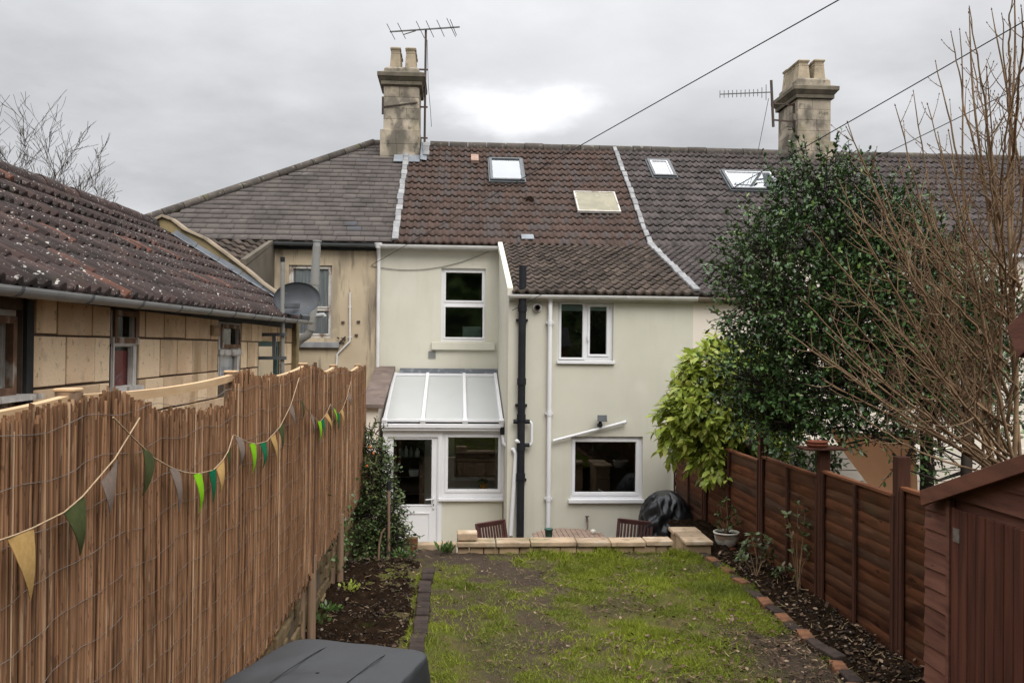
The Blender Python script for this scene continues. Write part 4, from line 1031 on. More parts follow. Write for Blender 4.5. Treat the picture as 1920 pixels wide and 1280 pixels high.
# ---- party wall with sloping coping, left of the porch
pwall = thing('party_wall', 'low white rendered party wall with sloping brown coping left of the porch', 'wall', (-1.3, 14.3, PATIO))
a = onY(700, 760, 14.15); b = onY(728, 685, 16.7); Z0, Z1 = onY(702, 757, 14.15).z, onY(728, 686, 16.7).z
mb = MB(); mb.prism([(-1.40, 14.2, PATIO), (-1.40, D2 - .003, PATIO), (-1.40, D2 - .003, Z1 - .07), (-1.40, 14.2, Z0 - .07)], (.19, 0, 0)); mb.build('wall', 'whitewall', pwall)
mb = MB()
for i in range(3):
    t0, t1 = i / 3, (i + .985) / 3; L_ = lambda t: (14.10 + (D2 - .01 - 14.10) * t, Z0 + (Z1 - Z0) * t)
    (ya, za), (yb2, zb2) = L_(t0), L_(t1)
    mb.hexa([(-1.49, ya, za - .07), (-1.12, ya, za - .07), (-1.12, yb2, zb2 - .07), (-1.49, yb2, zb2 - .07), (-1.49, ya, za), (-1.12, ya, za), (-1.12, yb2, zb2), (-1.49, yb2, zb2)], random.random())
mb.build('coping', 'coping', pwall, bevel=.01)

# ---- left neighbour
nb = thing('terraced_house', 'tan rendered terraced house with grey slate hipped roof and weathered sash window', 'house', (-3, D2, PATIO))
XN = -3.40; wn = rectY(541, 622, 497, 633, D2)
mb = MB(); facade(mb, fY(D2), XN, XL, PATIO, PE.z - .02, [wn], .14); mb.build('main_wall', 'tan', nb)
mb = MB(); zt = onX(465, 492, XN); Yw = 14.62; kN = (PE.z - .04 - zt.z) / (PE.y - zt.y); zw = PE.z - .04 - kN * (PE.y - Yw)
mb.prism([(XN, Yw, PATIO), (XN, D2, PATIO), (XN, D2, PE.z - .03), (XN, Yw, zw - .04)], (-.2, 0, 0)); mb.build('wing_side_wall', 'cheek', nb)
mb = MB(); mb.box(-9.5, XN - .201, Yw, Yw + .2, PATIO, zw - .06); mb.build('wing_front_wall', 'tan', nb)
cN = 1 / math.hypot(1, kN); V, Fq, T = tile_roof((-9.5, Yw - .15, zw - kN * .15), (1, 0, 0), (0, cN, kN * cN), 9.5 + XN - .06, (PE.y - Yw + .15) / cN, .22, .32, .045, .035, seed=9)
np_mesh('wing_roof', V, Fq, M['tileold'], nb, T)
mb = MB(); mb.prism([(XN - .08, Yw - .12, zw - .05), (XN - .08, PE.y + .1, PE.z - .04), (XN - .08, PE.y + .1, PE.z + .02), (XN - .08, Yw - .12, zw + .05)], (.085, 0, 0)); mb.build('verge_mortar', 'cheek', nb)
hx, hs = roof_px(700, 272); bx_, bs_ = roof_px(275, 412)
clip = lambda c: c[:, 0] > hx + (bx_ - hx) * (LM - ((c[:, 2] - PE.z) / SM.z)) / (LM - bs_) - .02
V, Fq, T = slate_roof(RM(-9.0, 0), (1, 0, 0), SM, 9.0 - 1.18, LM, .27, .205, clip, 3); np_mesh('main_roof', V, Fq, M['slate'], nb, T)
R = RM(hx, LM); H0 = RM(hx + (bx_ - hx) * LM / (LM - bs_), 0)
mb = MB(); mb.add([R, H0, (H0.x - .6, R.y + 6, H0.z), (R.x, R.y + 4.5, R.z - 3.2)], [(0, 1, 2, 3)]); back_slope(mb, hx, -1.2)
mb.add([RM(hx, LM, -.03), RM(-1.16, LM, -.03), RM(-1.16, 0, -.03), RM(H0.x, 0, -.03)], [(0, 1, 2, 3)]); mb.build('rear_roof_slope', 'slate', nb)
mb = MB(); n = 15
for i in range(n):
    p = R + (H0 - R) * (i / n) + NM * .03; q = R + (H0 - R) * ((i + .97) / n) + NM * .03; mb.tube([p, q], .085, 10, True, random.random())
x = hx
while x < -1.55: mb.tube([(x, R.y, R.z), (min(x + .42, -1.5), R.y, R.z)], .09, 10, True, random.random()); x += .44
mb.build('ridge_tiles', 'ridge', nb)
gutter('gutter', 'slatebox', (XN + .02, 16.60, PE.z - .04), (XL - .06, 16.60, PE.z - .05), .055, nb, 3)
mb = MB(); mb.box(XN, XL, 16.72, D2 - .003, PE.z - .15, PE.z - .02); mb.build('fascia', 'blackpaint', nb)
gx = lambda *q: rectY(*q, D2)
f = frame_with_lights(nb, fY(D2), wn, [gx(549, 615, 504, 574), gx(549, 615, 583, 625)], .045, 'frameold', sash=.03)
r_ = gx(588, 637, 641, 652); mb = MB(); mb.box(gx(540, 560, 1, 2)[0] - .1, r_[1], D2 - .08, D2 - .003, r_[2], r_[3]); mb.build('sill', 'mortar', f, bevel=.008)
mb = MB(); n = 40; P = []
for zz in (wn[2], wn[3]): P += [(wn[0] + (wn[1] - wn[0]) * i / n, D2 + .105 + .012 * math.sin(i * 1.9) + .01 * math.sin(i * .7), zz) for i in range(n + 1)]
mb.add(P, [(i, i + 1, n + 2 + i, n + 1 + i) for i in range(n)], True); mb.build('curtain', 'curtain', f)
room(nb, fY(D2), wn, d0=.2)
mb = MB(); mb.tube([onY(x, y, D2 - .03) for x, y in ((656, 548), (656, 555), (656, 640), (632, 664), (630, 700))], .018, 8)
for y in (575, 632): q = onY(656, y, D2 - .03); mb.box(q.x - .03, q.x + .03, D2 - .04, D2 - .003, q.z - .01, q.z + .01)
mb.build('overflow_pipe', 'upvcdirty', nb)
mb = MB(); q = onY(641, 637, D2 - .06)
for i in range(9): o = Vector((random.uniform(-.06, .06), random.uniform(-.03, .03), random.uniform(-.05, .05))); mb.tube([q + o, q + o + Vector((random.uniform(-.06, .06), .03, random.uniform(-.05, .05)))], .014, 6)
mb.build('pipe_fitting', 'iron', nb)
mb = MB()
for px, py in ((643, 604), (672, 603), (668, 628)): q = onY(px, py, D2 - .02); mb.box(q.x - .03, q.x + .03, D2 - .03, D2 - .003, q.z - .02, q.z + .02)
mb.build('wall_bracket', 'iron', nb)

# ---- right neighbour
rn = thing('terraced_house', 'whitish rendered terraced house with grey brown tiles, mostly hidden behind the holly', 'house', (6, D1, PATIO))
V, Fq, T = tile_roof(RM(XP, 0), (1, 0, 0), SM, 11.5, LM, .146, .29, .030, .028, seed=21, sag=.04); np_mesh('main_roof', V, Fq, M['tilegrey'], rn, T)
V, Fq, T = tile_roof((XP, WE.y, WE.z), (1, 0, 0), SW, 1.6, LW, .148, .27, .032, .028, seed=22); np_mesh('wing_roof', V, Fq, M['tilegrey'], rn, T)
mb = MB(); back_slope(mb, XP, 15.2); mb.build('rear_roof_slope', 'tilegrey', rn)
ridge_tiles(rn, XP, 15.2)
mb = MB(); facade(mb, fY(D1), XP, 5.25, PATIO, eaveW); mb.add([(5.25, D1, PATIO), (5.25, D2, PATIO), (5.25, D2, PE.z - .05), (5.25, D1, eaveW)], [(0, 1, 2, 3)]); facade(mb, fY(D2), 5.25, 15, PATIO, PE.z - .05); mb.build('main_wall', 'whitewall', rn)
gutter('gutter', 'gutterb', (XP + .04, 13.36, WE.z - .045), (5.3, 13.36, WE.z - .045), .062, rn, 2)
mb = MB(); mb.box(XP + .002, 5.25, 13.44, D1 - .003, WE.z - .13, WE.z - .03); mb.build('fascia', 'frameold', rn)
roof_window(rn, (1212, 304), (1252, 304), (1225, 335), (1269, 335))
roof_window(rn, (1350, 325), (1446, 325), (1373, 360), (1470, 360))
st2, sb2 = chimney(rn, (1494, 1566), (1497.7, 1560), (1489, 1574), 303, 264, 184, (177, 184), 162, 143, 105, 1.25, ((1501, 1524), (1531, 1553)), 1528, 4)

# ------------------------------------------------------------------ aerials and wires
def aerial_one():
    Y = sb1[2] + .5; m0 = onY(796, 280, Y); m1 = onY(798.5, 57, Y)
    t = thing('tv_aerial', 'tall mast aerial with long boom standing beside the left chimney', 'aerial', (m0.x, Y, m0.z))
    mb = MB(); mb.tube([m0 - Vector((0, 0, .5)), m1 + Vector((0, 0, .03))], .026, 8); mb.build('mast', 'iron', t)
    a = onY(731, 60, Y - .05); b = onY(862, 51, Y - .05); mb = MB(); mb.beam(a, b, .028, .028); mb.tube([onY(757, 65, Y - .05), onY(780, 58, Y - .05)], .012, 6); bo = mb.build('boom', 'alu', t)
    for px, h in ((733, 8), (753, 8), (788, 9), (806, 9), (826, 9), (846, 11), (850, 8)):
        k = (px - 731) / 131; c = a + (b - a) * k; s = Y / F * h
        mb = MB(); mb.tube([c + Vector((-s * .75, -.28, s * .8)), c + Vector((s * .75, .28, -s * .8))], .008, 5); mb.build('element', 'alu', bo)
    for py in (131, 201, 259):
        q = onY(797, py, Y); mb = MB(); mb.beam(q + Vector((-.24, 0, 0)), q + Vector((.06, 0, 0)), .03, .035); mb.build('mast_bracket', 'iron', t)
    mb = MB(); mb.tube([onY(801, 75, Y), onY(803, 160, Y), onY(807, 205, Y), onY(809, 238, Y)], .006, 5); mb.build('loose_cable', 'cable', t)


def aerial_two():
    Y = sb2[2] + .1; m0 = onY(1450, 238, Y); m1 = onY(1446, 151, Y)
    t = thing('tv_aerial', 'short horizontal yagi aerial bracketed to the right chimney', 'aerial', (m0.x, Y, m0.z))
    mb = MB(); mb.tube([m0, m1], .034, 8); mb.build('mast', 'iron', t)
    a = onY(1350, 177, Y); b = onY(1449, 173, Y); mb = MB(); mb.beam(a, b, .022, .022); bo = mb.build('boom', 'alu', t)
    for i in range(12):
        c = a + (b - a) * (i / 12.6); s = Y / F * (7 if i < 10 else (10 if i == 10 else 15)); mb = MB(); mb.tube([c - Vector((0, 0, s)), c + Vector((0, 0, s))], .009, 5); mb.build('element', 'alu', bo)
    for py in (194, 225):
        q = onY(1448, py, Y); mb = MB(); mb.beam(q, (sb2[0] + .02, Y + .1, q.z), .035, .035); mb.beam((sb2[0] - .02, Y + .1, q.z - .18), (sb2[0] - .02, Y + .1, q.z + .04), .05, .04, (1, 0, 0)); mb.build('mast_bracket', 'iron', t)
    mb = MB(); mb.tube([onY(1441, 185, Y - .02), onY(1430, 240, Y - .2), onY(1421, 285, Y - .6)], .007, 5); mb.build('loose_cable', 'cable', t)


aerial_one(); aerial_two()
def wire(lab, a, b, sag, r=.009, mat='cable'):
    mb = MB(); mb.tube(catenary(a, b, sag), r, 6); o = mb.build('overhead_wire', mat, base=True); tag(o, lab, 'wire')
q = onY(697, 497, D2 - .03)
p_ = onY(1555, -4, 7.0); dr = (onY(1035, 275, 12.4) - p_)
wire('overhead wire dropping to the house past the left roof window', p_ - dr * .45, q, -.02, .0052)
wire('overhead wire crossing in front of the right chimney', onY(2050, -35, 6.0), onY(960, 582, D1 - .03), .03, .0048)
wire('thin overhead wire behind the tops of the bare shrub', onY(2080, 80, 6.4), onY(1420, 402, D1 + 1.2), .02, .0045)
mb = MB(); mb.tube(catenary(onY(695, 498, D2 - .02), onY(932, 464, D2 - .02), .22, 20), .006, 5); tag(mb.build('loose_cable', 'greycable', base=True), 'thin slack cable looping across the cream wall above the sash window', 'cable')

# chimney bracket, left stack
mb = MB(); mb.box(sb1[0] - .045, sb1[0] - .005, sb1[2] + .05, sb1[2] + .09, onY(717, 213, sb1[2]).z, onY(717, 180, sb1[2]).z)
mb.beam(onY(718, 200, sb1[2] - .02), onY(783, 192, sb1[2] - .02), .02, .02); o = mb.build('chimney_strap', 'iron', st1)

# ------------------------------------------------------------------ outbuilding on the left
XO = -2.62
ob = thing('stone_outbuilding', 'long honey stone outbuilding with mossy red brown pantiles and grey gutter', 'outbuilding', (XO, 8, PATIO))
YE = 14.75
wA = rectX(-40, 45, 578, 745, XO); wB = rectX(209, 257, 583, 736, XO); wC = rectX(410, 451, 605, 712, XO); wD = rectX(484, 524, 636, 760, XO)
wA = (3.9, wA[1], wA[2] - .25, wA[3])
Z_E = CZ + .40
mb = MB(); facade(mb, fX(XO - .012), 1.5, YE, PATIO, Z_E, [wA, wB, wC, wD], .12); mb.add([(XO - .012, YE, PATIO), (-7, YE, PATIO), (-7, YE, Z_E), (XO - .012, YE, Z_E)], [(0, 1, 2, 3)])
mb.add([(XO - .012, 1.5, PATIO), (-7, 1.5, PATIO), (-7, 1.5, Z_E), (XO - .012, 1.5, Z_E)], [(0, 1, 2, 3)]); mb.build('mortar_backing', 'joint', ob)
mb = MB(); holes = [wA, wB, wC, wD]
zc = [Z_E - .03, CZ + .055, CZ - .285, CZ - .58, CZ - .92, CZ - 1.3, CZ - 1.75, CZ - 2.3, PATIO]
for j in range(len(zc) - 1):
    y = 1.6 + random.random() * .3
    while y < YE - .01:
        L = random.choice((.30, .42, .48, .56, .62, .36)) * (1 if j < 3 else 1.1); y1 = min(y + L, YE)
        segs = [(y, y1)]
        for h in holes:
            if h[2] - .02 < zc[j] and h[3] + .0 > zc[j + 1]:
                if (min(zc[j], h[3]) - max(zc[j + 1], h[2])) < .05: continue
                ns = []
                for a, b in segs:
                    if a < h[0] - .03: ns.append((a, min(b, h[0] - .03)))
                    if b > h[1] + .03: ns.append((max(a, h[1] + .03), b))
                    if a >= h[0] - .03 and b <= h[1] + .03: pass
                segs = [q_ for q_ in ns if q_[1] - q_[0] > .03]
        t = random.random(); o = random.uniform(0, .010)
        for a, b in segs: mb.box(XO - .05, XO + o, a + .011, b - .011, zc[j + 1] + .008 + random.uniform(-.003, .006), zc[j] - .008, random.random())
        y = y1
mb.build('stone_wall_face', 'ashlar', ob, bevel=.009)
RX, RZ = onY(284, 419, 14.3).x, onY(284, 422, 14.3).z; EX = -2.37; eA, eB = onX(0, 530, EX), onX(572, 601, EX); UO = (eB - eA).normalized(); EZ = (eA + UO * ((2.0 - eA.y) / UO.y)).z; EZf = eB.z
ln = math.hypot(RX - EX, RZ - EZf); So = Vector(((RX - EX) / ln, 0, (RZ - EZf) / ln))
V, Fq, T = tile_roof((EX, 2.0, EZ), UO, So, 12.35, ln, .175, .345, .034, .034, seed=31, spr=12, sag=.07)
np_mesh('pantile_roof', V, Fq, M['tileout'], ob, T)
mb = MB(); mb.add([(RX, 1.8, RZ - .02), (RX, 14.3, RZ - .02), (RX - 2.6, 14.3, RZ - 1.7), (RX - 2.6, 1.8, RZ - 1.7)], [(0, 1, 2, 3)]); mb.build('rear_roof_slope', 'tileout', ob)
mb = MB(); y = 2.0; k = 0
while y < 14.3:
    z = RZ + .0 - UO.z * (14.3 - y) - .05 * math.sin(math.pi * (y - 2) / 12.3) + random.uniform(-.012, .012); mb.tube([(RX, y, z), (RX, min(y + .43, 14.3), z + random.uniform(-.008, .008))], .13, 12, True, random.random()); y += .445
mb.build('ridge_tiles', 'tileout', ob)
g0, g1 = onX(0, 534, -2.33), onX(583, 602, -2.33); g2 = g0 + (g0 - g1) * (2.9 / (g1.y - g0.y))
gu = gutter('gutter', 'guttergrey', g2, g1, .056, ob, 1, 1.02)
for i in range(14):
    c_ = g2 + (g1 - g2) * ((i + .35) / 14); d_ = (g1 - g2).normalized() * .016; n_ = 12; o_ = len(COL.objects); mb = MB(); pr = lambda c, r: [c + Vector((r * math.cos(math.pi + math.pi * k / n_), 0, r * math.sin(math.pi + math.pi * k / n_))) for k in range(n_ + 1)]
    A_ = pr(c_ - d_, .061) + pr(c_ - d_, .050)[::-1]; B_ = pr(c_ + d_, .061) + pr(c_ + d_, .050)[::-1]; m_ = len(A_); mb.add(A_ + B_, [(k, (k + 1) % m_, m_ + (k + 1) % m_, m_ + k) for k in range(m_)] + [tuple(range(m_))[::-1], tuple(range(m_, 2 * m_))]); mb.build('gutter_clip', 'slatebox', gu)
mb = MB(); mb.box(XO - .01, XO + .03, 1.5, YE, Z_E - .12, Z_E + .03); mb.build('fascia', 'blackpaint', ob)
# windows of the outbuilding
rx = lambda *q: rectX(*q, XO)
f = frame_with_lights(ob, fX(XO), wA, [(wA[0] + .1, wA[1] - .16, wA[3] - .46, wA[3] - .09), (wA[0] + .1, wA[1] - .16, wA[2] + .1, wA[3] - .58)], .05, 'frameold', sash=.05, glass='glassold')
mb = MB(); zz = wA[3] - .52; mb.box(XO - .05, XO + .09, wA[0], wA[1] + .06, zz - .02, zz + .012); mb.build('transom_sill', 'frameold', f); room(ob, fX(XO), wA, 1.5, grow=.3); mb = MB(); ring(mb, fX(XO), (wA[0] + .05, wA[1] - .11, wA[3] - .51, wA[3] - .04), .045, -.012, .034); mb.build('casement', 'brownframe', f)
mb = MB(); mb.box(XO - .03, XO + .012, wA[1] + .01, wA[1] + .10, wA[2] - .1, Z_E - .13); mb.build('door_post', 'blackpaint', ob)
u = rx(216, 250, 592, 634); l_ = rx(213, 247, 650, 723)
f = frame_with_lights(ob, fX(XO), wB, [u, l_], .004, 'frameold', sash=.03, glass='glassold'); mb = MB(); mb.box(XO - .04, XO + .016, wB[0] + .0, wB[1], l_[3] + .02, l_[3] + .075); mb.build('transom', 'frameold', f)
mb = MB(); mb.box(XO - .05, XO + .06, wB[0], wB[1], wB[2] - .02, wB[2] + .05); mb.build('sill', 'frameold', f)
mb = MB(); ring(mb, fX(XO), (u[0] - .05, u[1] + .05, u[2] - .04, u[3] + .04), .045, -.022, -.009); mb.build('casement', 'brownframe', f)
mb = MB(); mb.add([fX(XO)(wB[0], wB[2], .045), fX(XO)(wB[1], wB[2], .045), fX(XO)(wB[1], l_[3] - .03, .045), fX(XO)(wB[0], l_[3] - .03, .045)], [(0, 1, 2, 3)]); mb.build('curtain', 'red', f); room(ob, fX(XO), wB, 1.2, grow=.2)
u = rx(416, 446, 615, 646); l_ = rx(413, 443, 668, 708)
f = frame_with_lights(ob, fX(XO), wC, [u, l_], .004, 'frameold', sash=.03, glass='glassold'); mb = MB(); mb.box(XO - .04, XO + .016, wC[0], wC[1], l_[3] + .02, l_[3] + .08); mb.build('transom', 'frameold', f)
mb = MB(); ring(mb, fX(XO), (u[0] - .05, u[1] + .05, u[2] - .04, u[3] + .04), .045, -.022, -.009); mb.build('casement', 'brownframe', f)
mb = MB(); mb.add([fX(XO)(wC[0], wC[2] - .2, .045), fX(XO)(wC[1], wC[2] - .2, .045), fX(XO)(wC[1], l_[3], .045), fX(XO)(wC[0], l_[3], .045)], [(0, 1, 2, 3)]); mb.build('curtain', 'curtain', f); room(ob, fX(XO), wC, 1.2, grow=.2)
f = frame_with_lights(ob, fX(XO), wD, [(wD[0] + .1, wD[1] - .1, wD[2] + .1, wD[3] - .1)], .02, 'frameteal', sash=0, name='green_door'); room(ob, fX(XO), wD, 1.0, grow=.2)
v_ = rx(393, 409, 610, 629); mb = MB(); mb.box(XO + .005, XO + .03, v_[0], v_[1], v_[2], v_[3]); ring(mb, fX(XO), (v_[0] + .03, v_[1] - .03, v_[2] + .02, v_[3] - .02), .01, -.036, -.0301); mb.build('air_vent', 'wallblock', ob, bevel=.006)
# parapet with coping and lead
Yp0, Yp1 = 14.32, 14.58
top = [(onY(px, py, Yp0).x, onY(px, py, Yp0).z) for px, py in ((272, 422), (288, 410), (305, 402), (322, 408), (345, 426), (383, 443), (420, 470), (461, 501), (490, 526), (520, 548), (556, 597))]
pp = thing('parapet_wall', 'lichen stained stone parapet wall with worn coping at the end of the outbuilding roof', 'wall', (-3.7, Yp0, PATIO))
mb = MB(); mb.prism([(x, Yp0, z - .05) for x, z in top] + [(top[-1][0], Yp0, PATIO), (-7.2, Yp0, PATIO), (-7.2, Yp0, top[0][1] - 1.3)], (0, Yp1 - Yp0, 0)); mb.build('wall', 'parapet', pp)
mb = MB()
for i in range(len(top) - 1):
    (xa, za), (xb_, zb2) = top[i], top[i + 1]; mb.hexa([(xa, Yp0 - .05, za - .05), (xb_, Yp0 - .05, zb2 - .05), (xb_, Yp1 + .05, zb2 - .05), (xa, Yp1 + .05, za - .05), (xa, Yp0 - .04, za), (xb_, Yp0 - .04, zb2), (xb_, Yp1 + .04, zb2), (xa, Yp1 + .04, za)], .5)
mb.build('coping', 'parapetcap', pp, bevel=.008)
mb = MB(); Sv = So; Nn = Vector((-So.z, 0, So.x)); Nn = Nn if Nn.z > 0 else -Nn
E_ = Vector((EX, Yp0 - .012, EZf)); n = 6
for i in range(n):
    a = E_ + Sv * (ln * (.02 + .86 * i / n)); b = E_ + Sv * (ln * (.02 + .86 * (i + .97) / n)); o = .12
    mb.add([a + Nn * .06 + Vector((0, -.12, 0)), b + Nn * .06 + Vector((0, -.12, 0)), b + Nn * .07, a + Nn * .07, a + Nn * (.13 + .012 * (i % 2)), b + Nn * (.13 + .012 * (i % 2))], [(0, 1, 2, 3), (3, 2, 5, 4)])
mb.build('lead_flashing', 'lead', pp)

# flue pipe, pole with dish, frame bracket
YF_ = 14.9
fl = thing('flue_pipe', 'fat grey flue pipe with an elbow rising past the satellite dish', 'pipe', (onY(552, 690, YF_).x, YF_, PATIO))
pts = [onY(x, y, YF_) for x, y in ((551, 760), (551, 700), (551, 662), (555, 645), (566, 635), (577, 628), (583, 615), (586, 590), (590, 530), (594, 462))]
rr = [.067] * 6 + [.072, .072, .072, .068]; mb = MB(); mb.tube([pts[0] - Vector((0, 0, 2.0))] + pts, [.067] + rr, 16); mb.build('pipe', 'greypipe', fl)
mb = MB()
for i in (3, 6, 8):
    d = (pts[i + 1] - pts[i - 1]).normalized(); mb2 = MB(); mb2.tube([pts[i] - d * .04, pts[i] + d * .04], .080, 16); mb2.build('pipe_collar', 'greypipe', fl)
d = (pts[-1] - pts[-2]).normalized(); mb = MB(); mb.tube([pts[-1], pts[-1] + d * .09], .060, 12); mb.tube([pts[-1] + d * .08, pts[-1] + d * .10], .074, 16); mb.build('cowl', 'guttergrey', fl)
mb = MB(); q = onY(590, 592, YF_); mb.tube([q, onY(607, 590, YF_), onY(609, 594, YF_)], .038, 12); mb.build('side_outlet', 'guttergrey', fl)
YQ = 12.2; pole = thing('satellite_dish', 'large dark grey satellite dish on a slim pole in front of the old sash window', 'satellite dish', (onY(529, 690, YQ).x, YQ, PATIO))
mb = MB(); mb.tube([onY(529, 800, YQ), onY(530, 490, YQ)], .028, 10); mb.build('pole', 'greypipe', pole); mb = MB(); mb.tube([onY(530, 491, YQ), onY(530, 482, YQ)], .031, 10); mb.build('pole_cap', 'black', pole)
c = onY(557, 560, YQ + .35); A = Matrix.Rotation(math.radians(22), 3, 'Z') @ Matrix.Rotation(math.radians(-6), 3, 'Y') @ Matrix.Rotation(math.radians(80), 3, 'X')
rx_ = 43 / F * (YQ + .35); rz_ = 31 / F * (YQ + .35); mb = MB(); n = 40; vs = []; fs = []
for side in (0, 1):
    for i in range(7):
        r = i / 6
        for j in range(n):
            t = 2 * math.pi * j / n; vs.append(c + A @ Vector((rx_ * r * math.cos(t), rz_ * r * math.sin(t), -.10 * (1 - r * r) + .012 * side)))
for side in (0, 1):
    o = side * 7 * n
    fs += [(o + i * n + j, o + i * n + (j + 1) % n, o + (i + 1) * n + (j + 1) % n, o + (i + 1) * n + j) for i in range(6) for j in range(n)]
fs += [(6 * n + j, 6 * n + (j + 1) % n, 13 * n + (j + 1) % n, 13 * n + j) for j in range(n)]
mb.add(vs, fs, True); mb.build('dish_face', 'dish', pole)
mb = MB(); mb.beam(onY(531, 572, YQ), onY(560, 572, YQ + .33), .05, .05); mb.beam(onY(531, 577, YQ), onY(560, 577, YQ + .33), .03, .02); mb.beam(onY(569, 592, YQ + .3), onY(574, 596, YQ + .2), .1, .06); mb.build('dish_arm', 'slatebox', pole)
fr = thing('wall_bracket', 'dark metal bracket frame standing off the outbuilding wall holding the dish pole', 'bracket', (onY(500, 650, YQ).x, YQ, PATIO))
for a, b in (((464, 627), (537, 627)), ((464, 671), (537, 671))): mb = MB(); mb.beam(onY(*a, YQ - .03), onY(*b, YQ - .03), .04, .045); mb.build('rail', 'slatebox', fr)
for x in (467, 514): mb = MB(); mb.beam(onY(x, 624, YQ - .015), onY(x, 674, YQ - .015), .045, .045, (0, 1, 0)); mb.build('upright', 'slatebox', fr)
mb = MB(); q = onY(500, 671, YQ); mb.beam((XO, YQ, q.z), (q.x, YQ, q.z), .04, .04); mb.build('wall_arm', 'slatebox', fr)
mb = MB(); mb.tube([onY(x, y, YQ - .07) for x, y in ((468, 620), (482, 626), (484, 640), (477, 665), (471, 700), (470, 740))], .009, 6); mb.build('cable', 'cable', fr)

# ------------------------------------------------------------------ reed fence, bunting, rubble wall on the left
XR = -1.15
FY = lambda px: onX(px, 700, XR).y
posts = [1.35, FY(152), FY(447), FY(577), FY(632), FY(676)]
tz = [onX(px, py, XR).z for px, py in ((60, 744), (152, 742), (447, 703), (577, 686), (632, 688), (678, 686))]
BOT = CZ - 1.79


def pan_top(y):
    """Top line: each bay dips in a concave curve between its posts."""
    y = np.asarray(y, float); z = np.interp(y, posts, tz)
    for i, dip in enumerate((.03, .02, .045, .055, .06)):
        t = (y - posts[i]) / (posts[i + 1] - posts[i]); z = z - np.where((t > 0) & (t < 1), dip * 4 * t * (1 - t), 0)
    return z


def reed_top(y):
    z = pan_top(y) + .012
    t = (y - posts[1]) / (posts[2] - posts[1]); w = np.clip((t - .12) / .2, 0, 1) * np.clip((.95 - t) / .12, 0, 1)
    return z - np.where((t > 0) & (t < 1), .16 * w * (.35 + .65 * t), 0) - (fbm(y, y * 0, 3.1, 3, 3) - .4) * .06


rf = thing('reed_fence', 'tall fence of brown split reeds wired to timber posts and bent pine rails', 'fence', (XR, 5, 0))


def reeds(name, y0, y1, xoff, n, bot):
    Vs = []; Fs = []; Ts = []; k = 0; seg = 5
    ys = np.sort(y0 + (y1 - y0) * (np.arange(n) + RNG.random(n)) / n)
    for y in ys:
        r = RNG.uniform(.0040, .0082); t = RNG.random(); zt_ = float(reed_top(y)) - RNG.random() ** 2 * .075 + RNG.normal() * .008; zb_ = bot + RNG.normal() * .025
        x = XR + xoff + RNG.uniform(-.007, .007); lean = RNG.normal() * .006; bow = RNG.normal() * .004; ns = 6
        if RNG.random() < .05: zt_ -= RNG.random() * .5
        if RNG.random() < .05: zb_ += RNG.random() * .5
        for i in range(ns):
            q = i / (ns - 1); z = zb_ + (zt_ - zb_) * q
            cx = x + bow * math.sin(3 * q) + lean * .5 * q; cy = y + lean * (q - .5) * 2 + bow * math.sin(5 * q); rr = r * (1.1 - .25 * q)
            for j in range(seg):
                a = 2 * math.pi * j / seg; Vs.append((cx + rr * math.cos(a), cy + rr * math.sin(a), z)); Ts.append(t)
        for i in range(ns - 1):
            for j in range(seg): Fs.append((k + i * seg + j, k + i * seg + (j + 1) % seg, k + (i + 1) * seg + (j + 1) % seg, k + (i + 1) * seg + j))
        k += ns * seg
    return np_mesh(name, np.array(Vs), np.array(Fs), M['reed'], rf, np.array(Ts), True)


s1 = reeds('reed_screen', 1.35, posts[3] - .01, 0.028, 1150, BOT)
s2 = reeds('reed_screen', posts[3] - .05, 11.0, 0.040, 900, BOT + .03)
sb = reeds('reed_backing_layer', 1.35, 10.95, 0.012, 1500, BOT + .02)
for scr, ya, yb2, xo in ((s1, 1.35, posts[3] - .02, .041), (s2, posts[3] - .05, 11.0, .053)):
    for i in range(12):
        z = BOT + .06 + i * .137; mb = MB(); n = 90; P = []
        for k in range(n + 1):
            y = ya + (yb2 - ya) * k / n; zz = z + (pan_top(y) - (CZ - .16)) * .55 + .010 * math.sin(k * .7 + i) + .014 * (vn(k, i * 3, .33, 7) - .5)
            P.append((XR + xo + .004 * math.sin(k * 2.2) + .002, y, float(zz)))
        mb.tube(P, .0011, 4, False); mb.build('binding_wire', 'wiregal', scr)
for i, y in enumerate(posts[1:]):
    mb = MB(); zt_ = tz[i + 1]
    mb.tube([(XR - .035, y, -.25), (XR - .035, y, zt_ + .012)], .040, 12); mb.build('post', 'stake', rf)
    mb = MB(); mb.box(XR - .07, XR - .004, y - .034, y + .034, zt_ + .013, zt_ + .024); mb.build('post_top', 'pine', rf, bevel=.004)
for y in (posts[3], posts[4], posts[5]):                       # stakes in front of the stone, below the reed
    mb = MB(); mb.tube([(XR + .048, y + .02, -.05), (XR + .048, y + .02, BOT + .15)], .034, 12); mb.build('stake', 'stake', rf)
for y in (posts[3] + .0,):
    mb = MB(); mb.box(XR + .046, XR + .068, y - .013, y + .013, BOT + .02 if y > 5 else BOT - .2, float(reed_top(y)) + .02); mb.build('cover_batten', 'battenbrown', rf)
for i in range(5):
    mb = MB(); n = 16; P = []
    for k in range(n + 1): y = posts[i] + (posts[i + 1] - posts[i]) * k / n; P.append((y, float(pan_top(y))))
    for (ya, za), (yb2, zb2) in zip(P[:-1], P[1:]): mb.hexa([(XR - .05, ya, za - .030), (XR - .02, ya, za - .030), (XR - .02, yb2, zb2 - .030), (XR - .05, yb2, zb2 - .030), (XR - .05, ya, za + .004), (XR - .02, ya, za + .004), (XR - .02, yb2, zb2 + .004), (XR - .05, yb2, zb2 + .004)])
    mb.build('curved_rail', 'pine', rf)

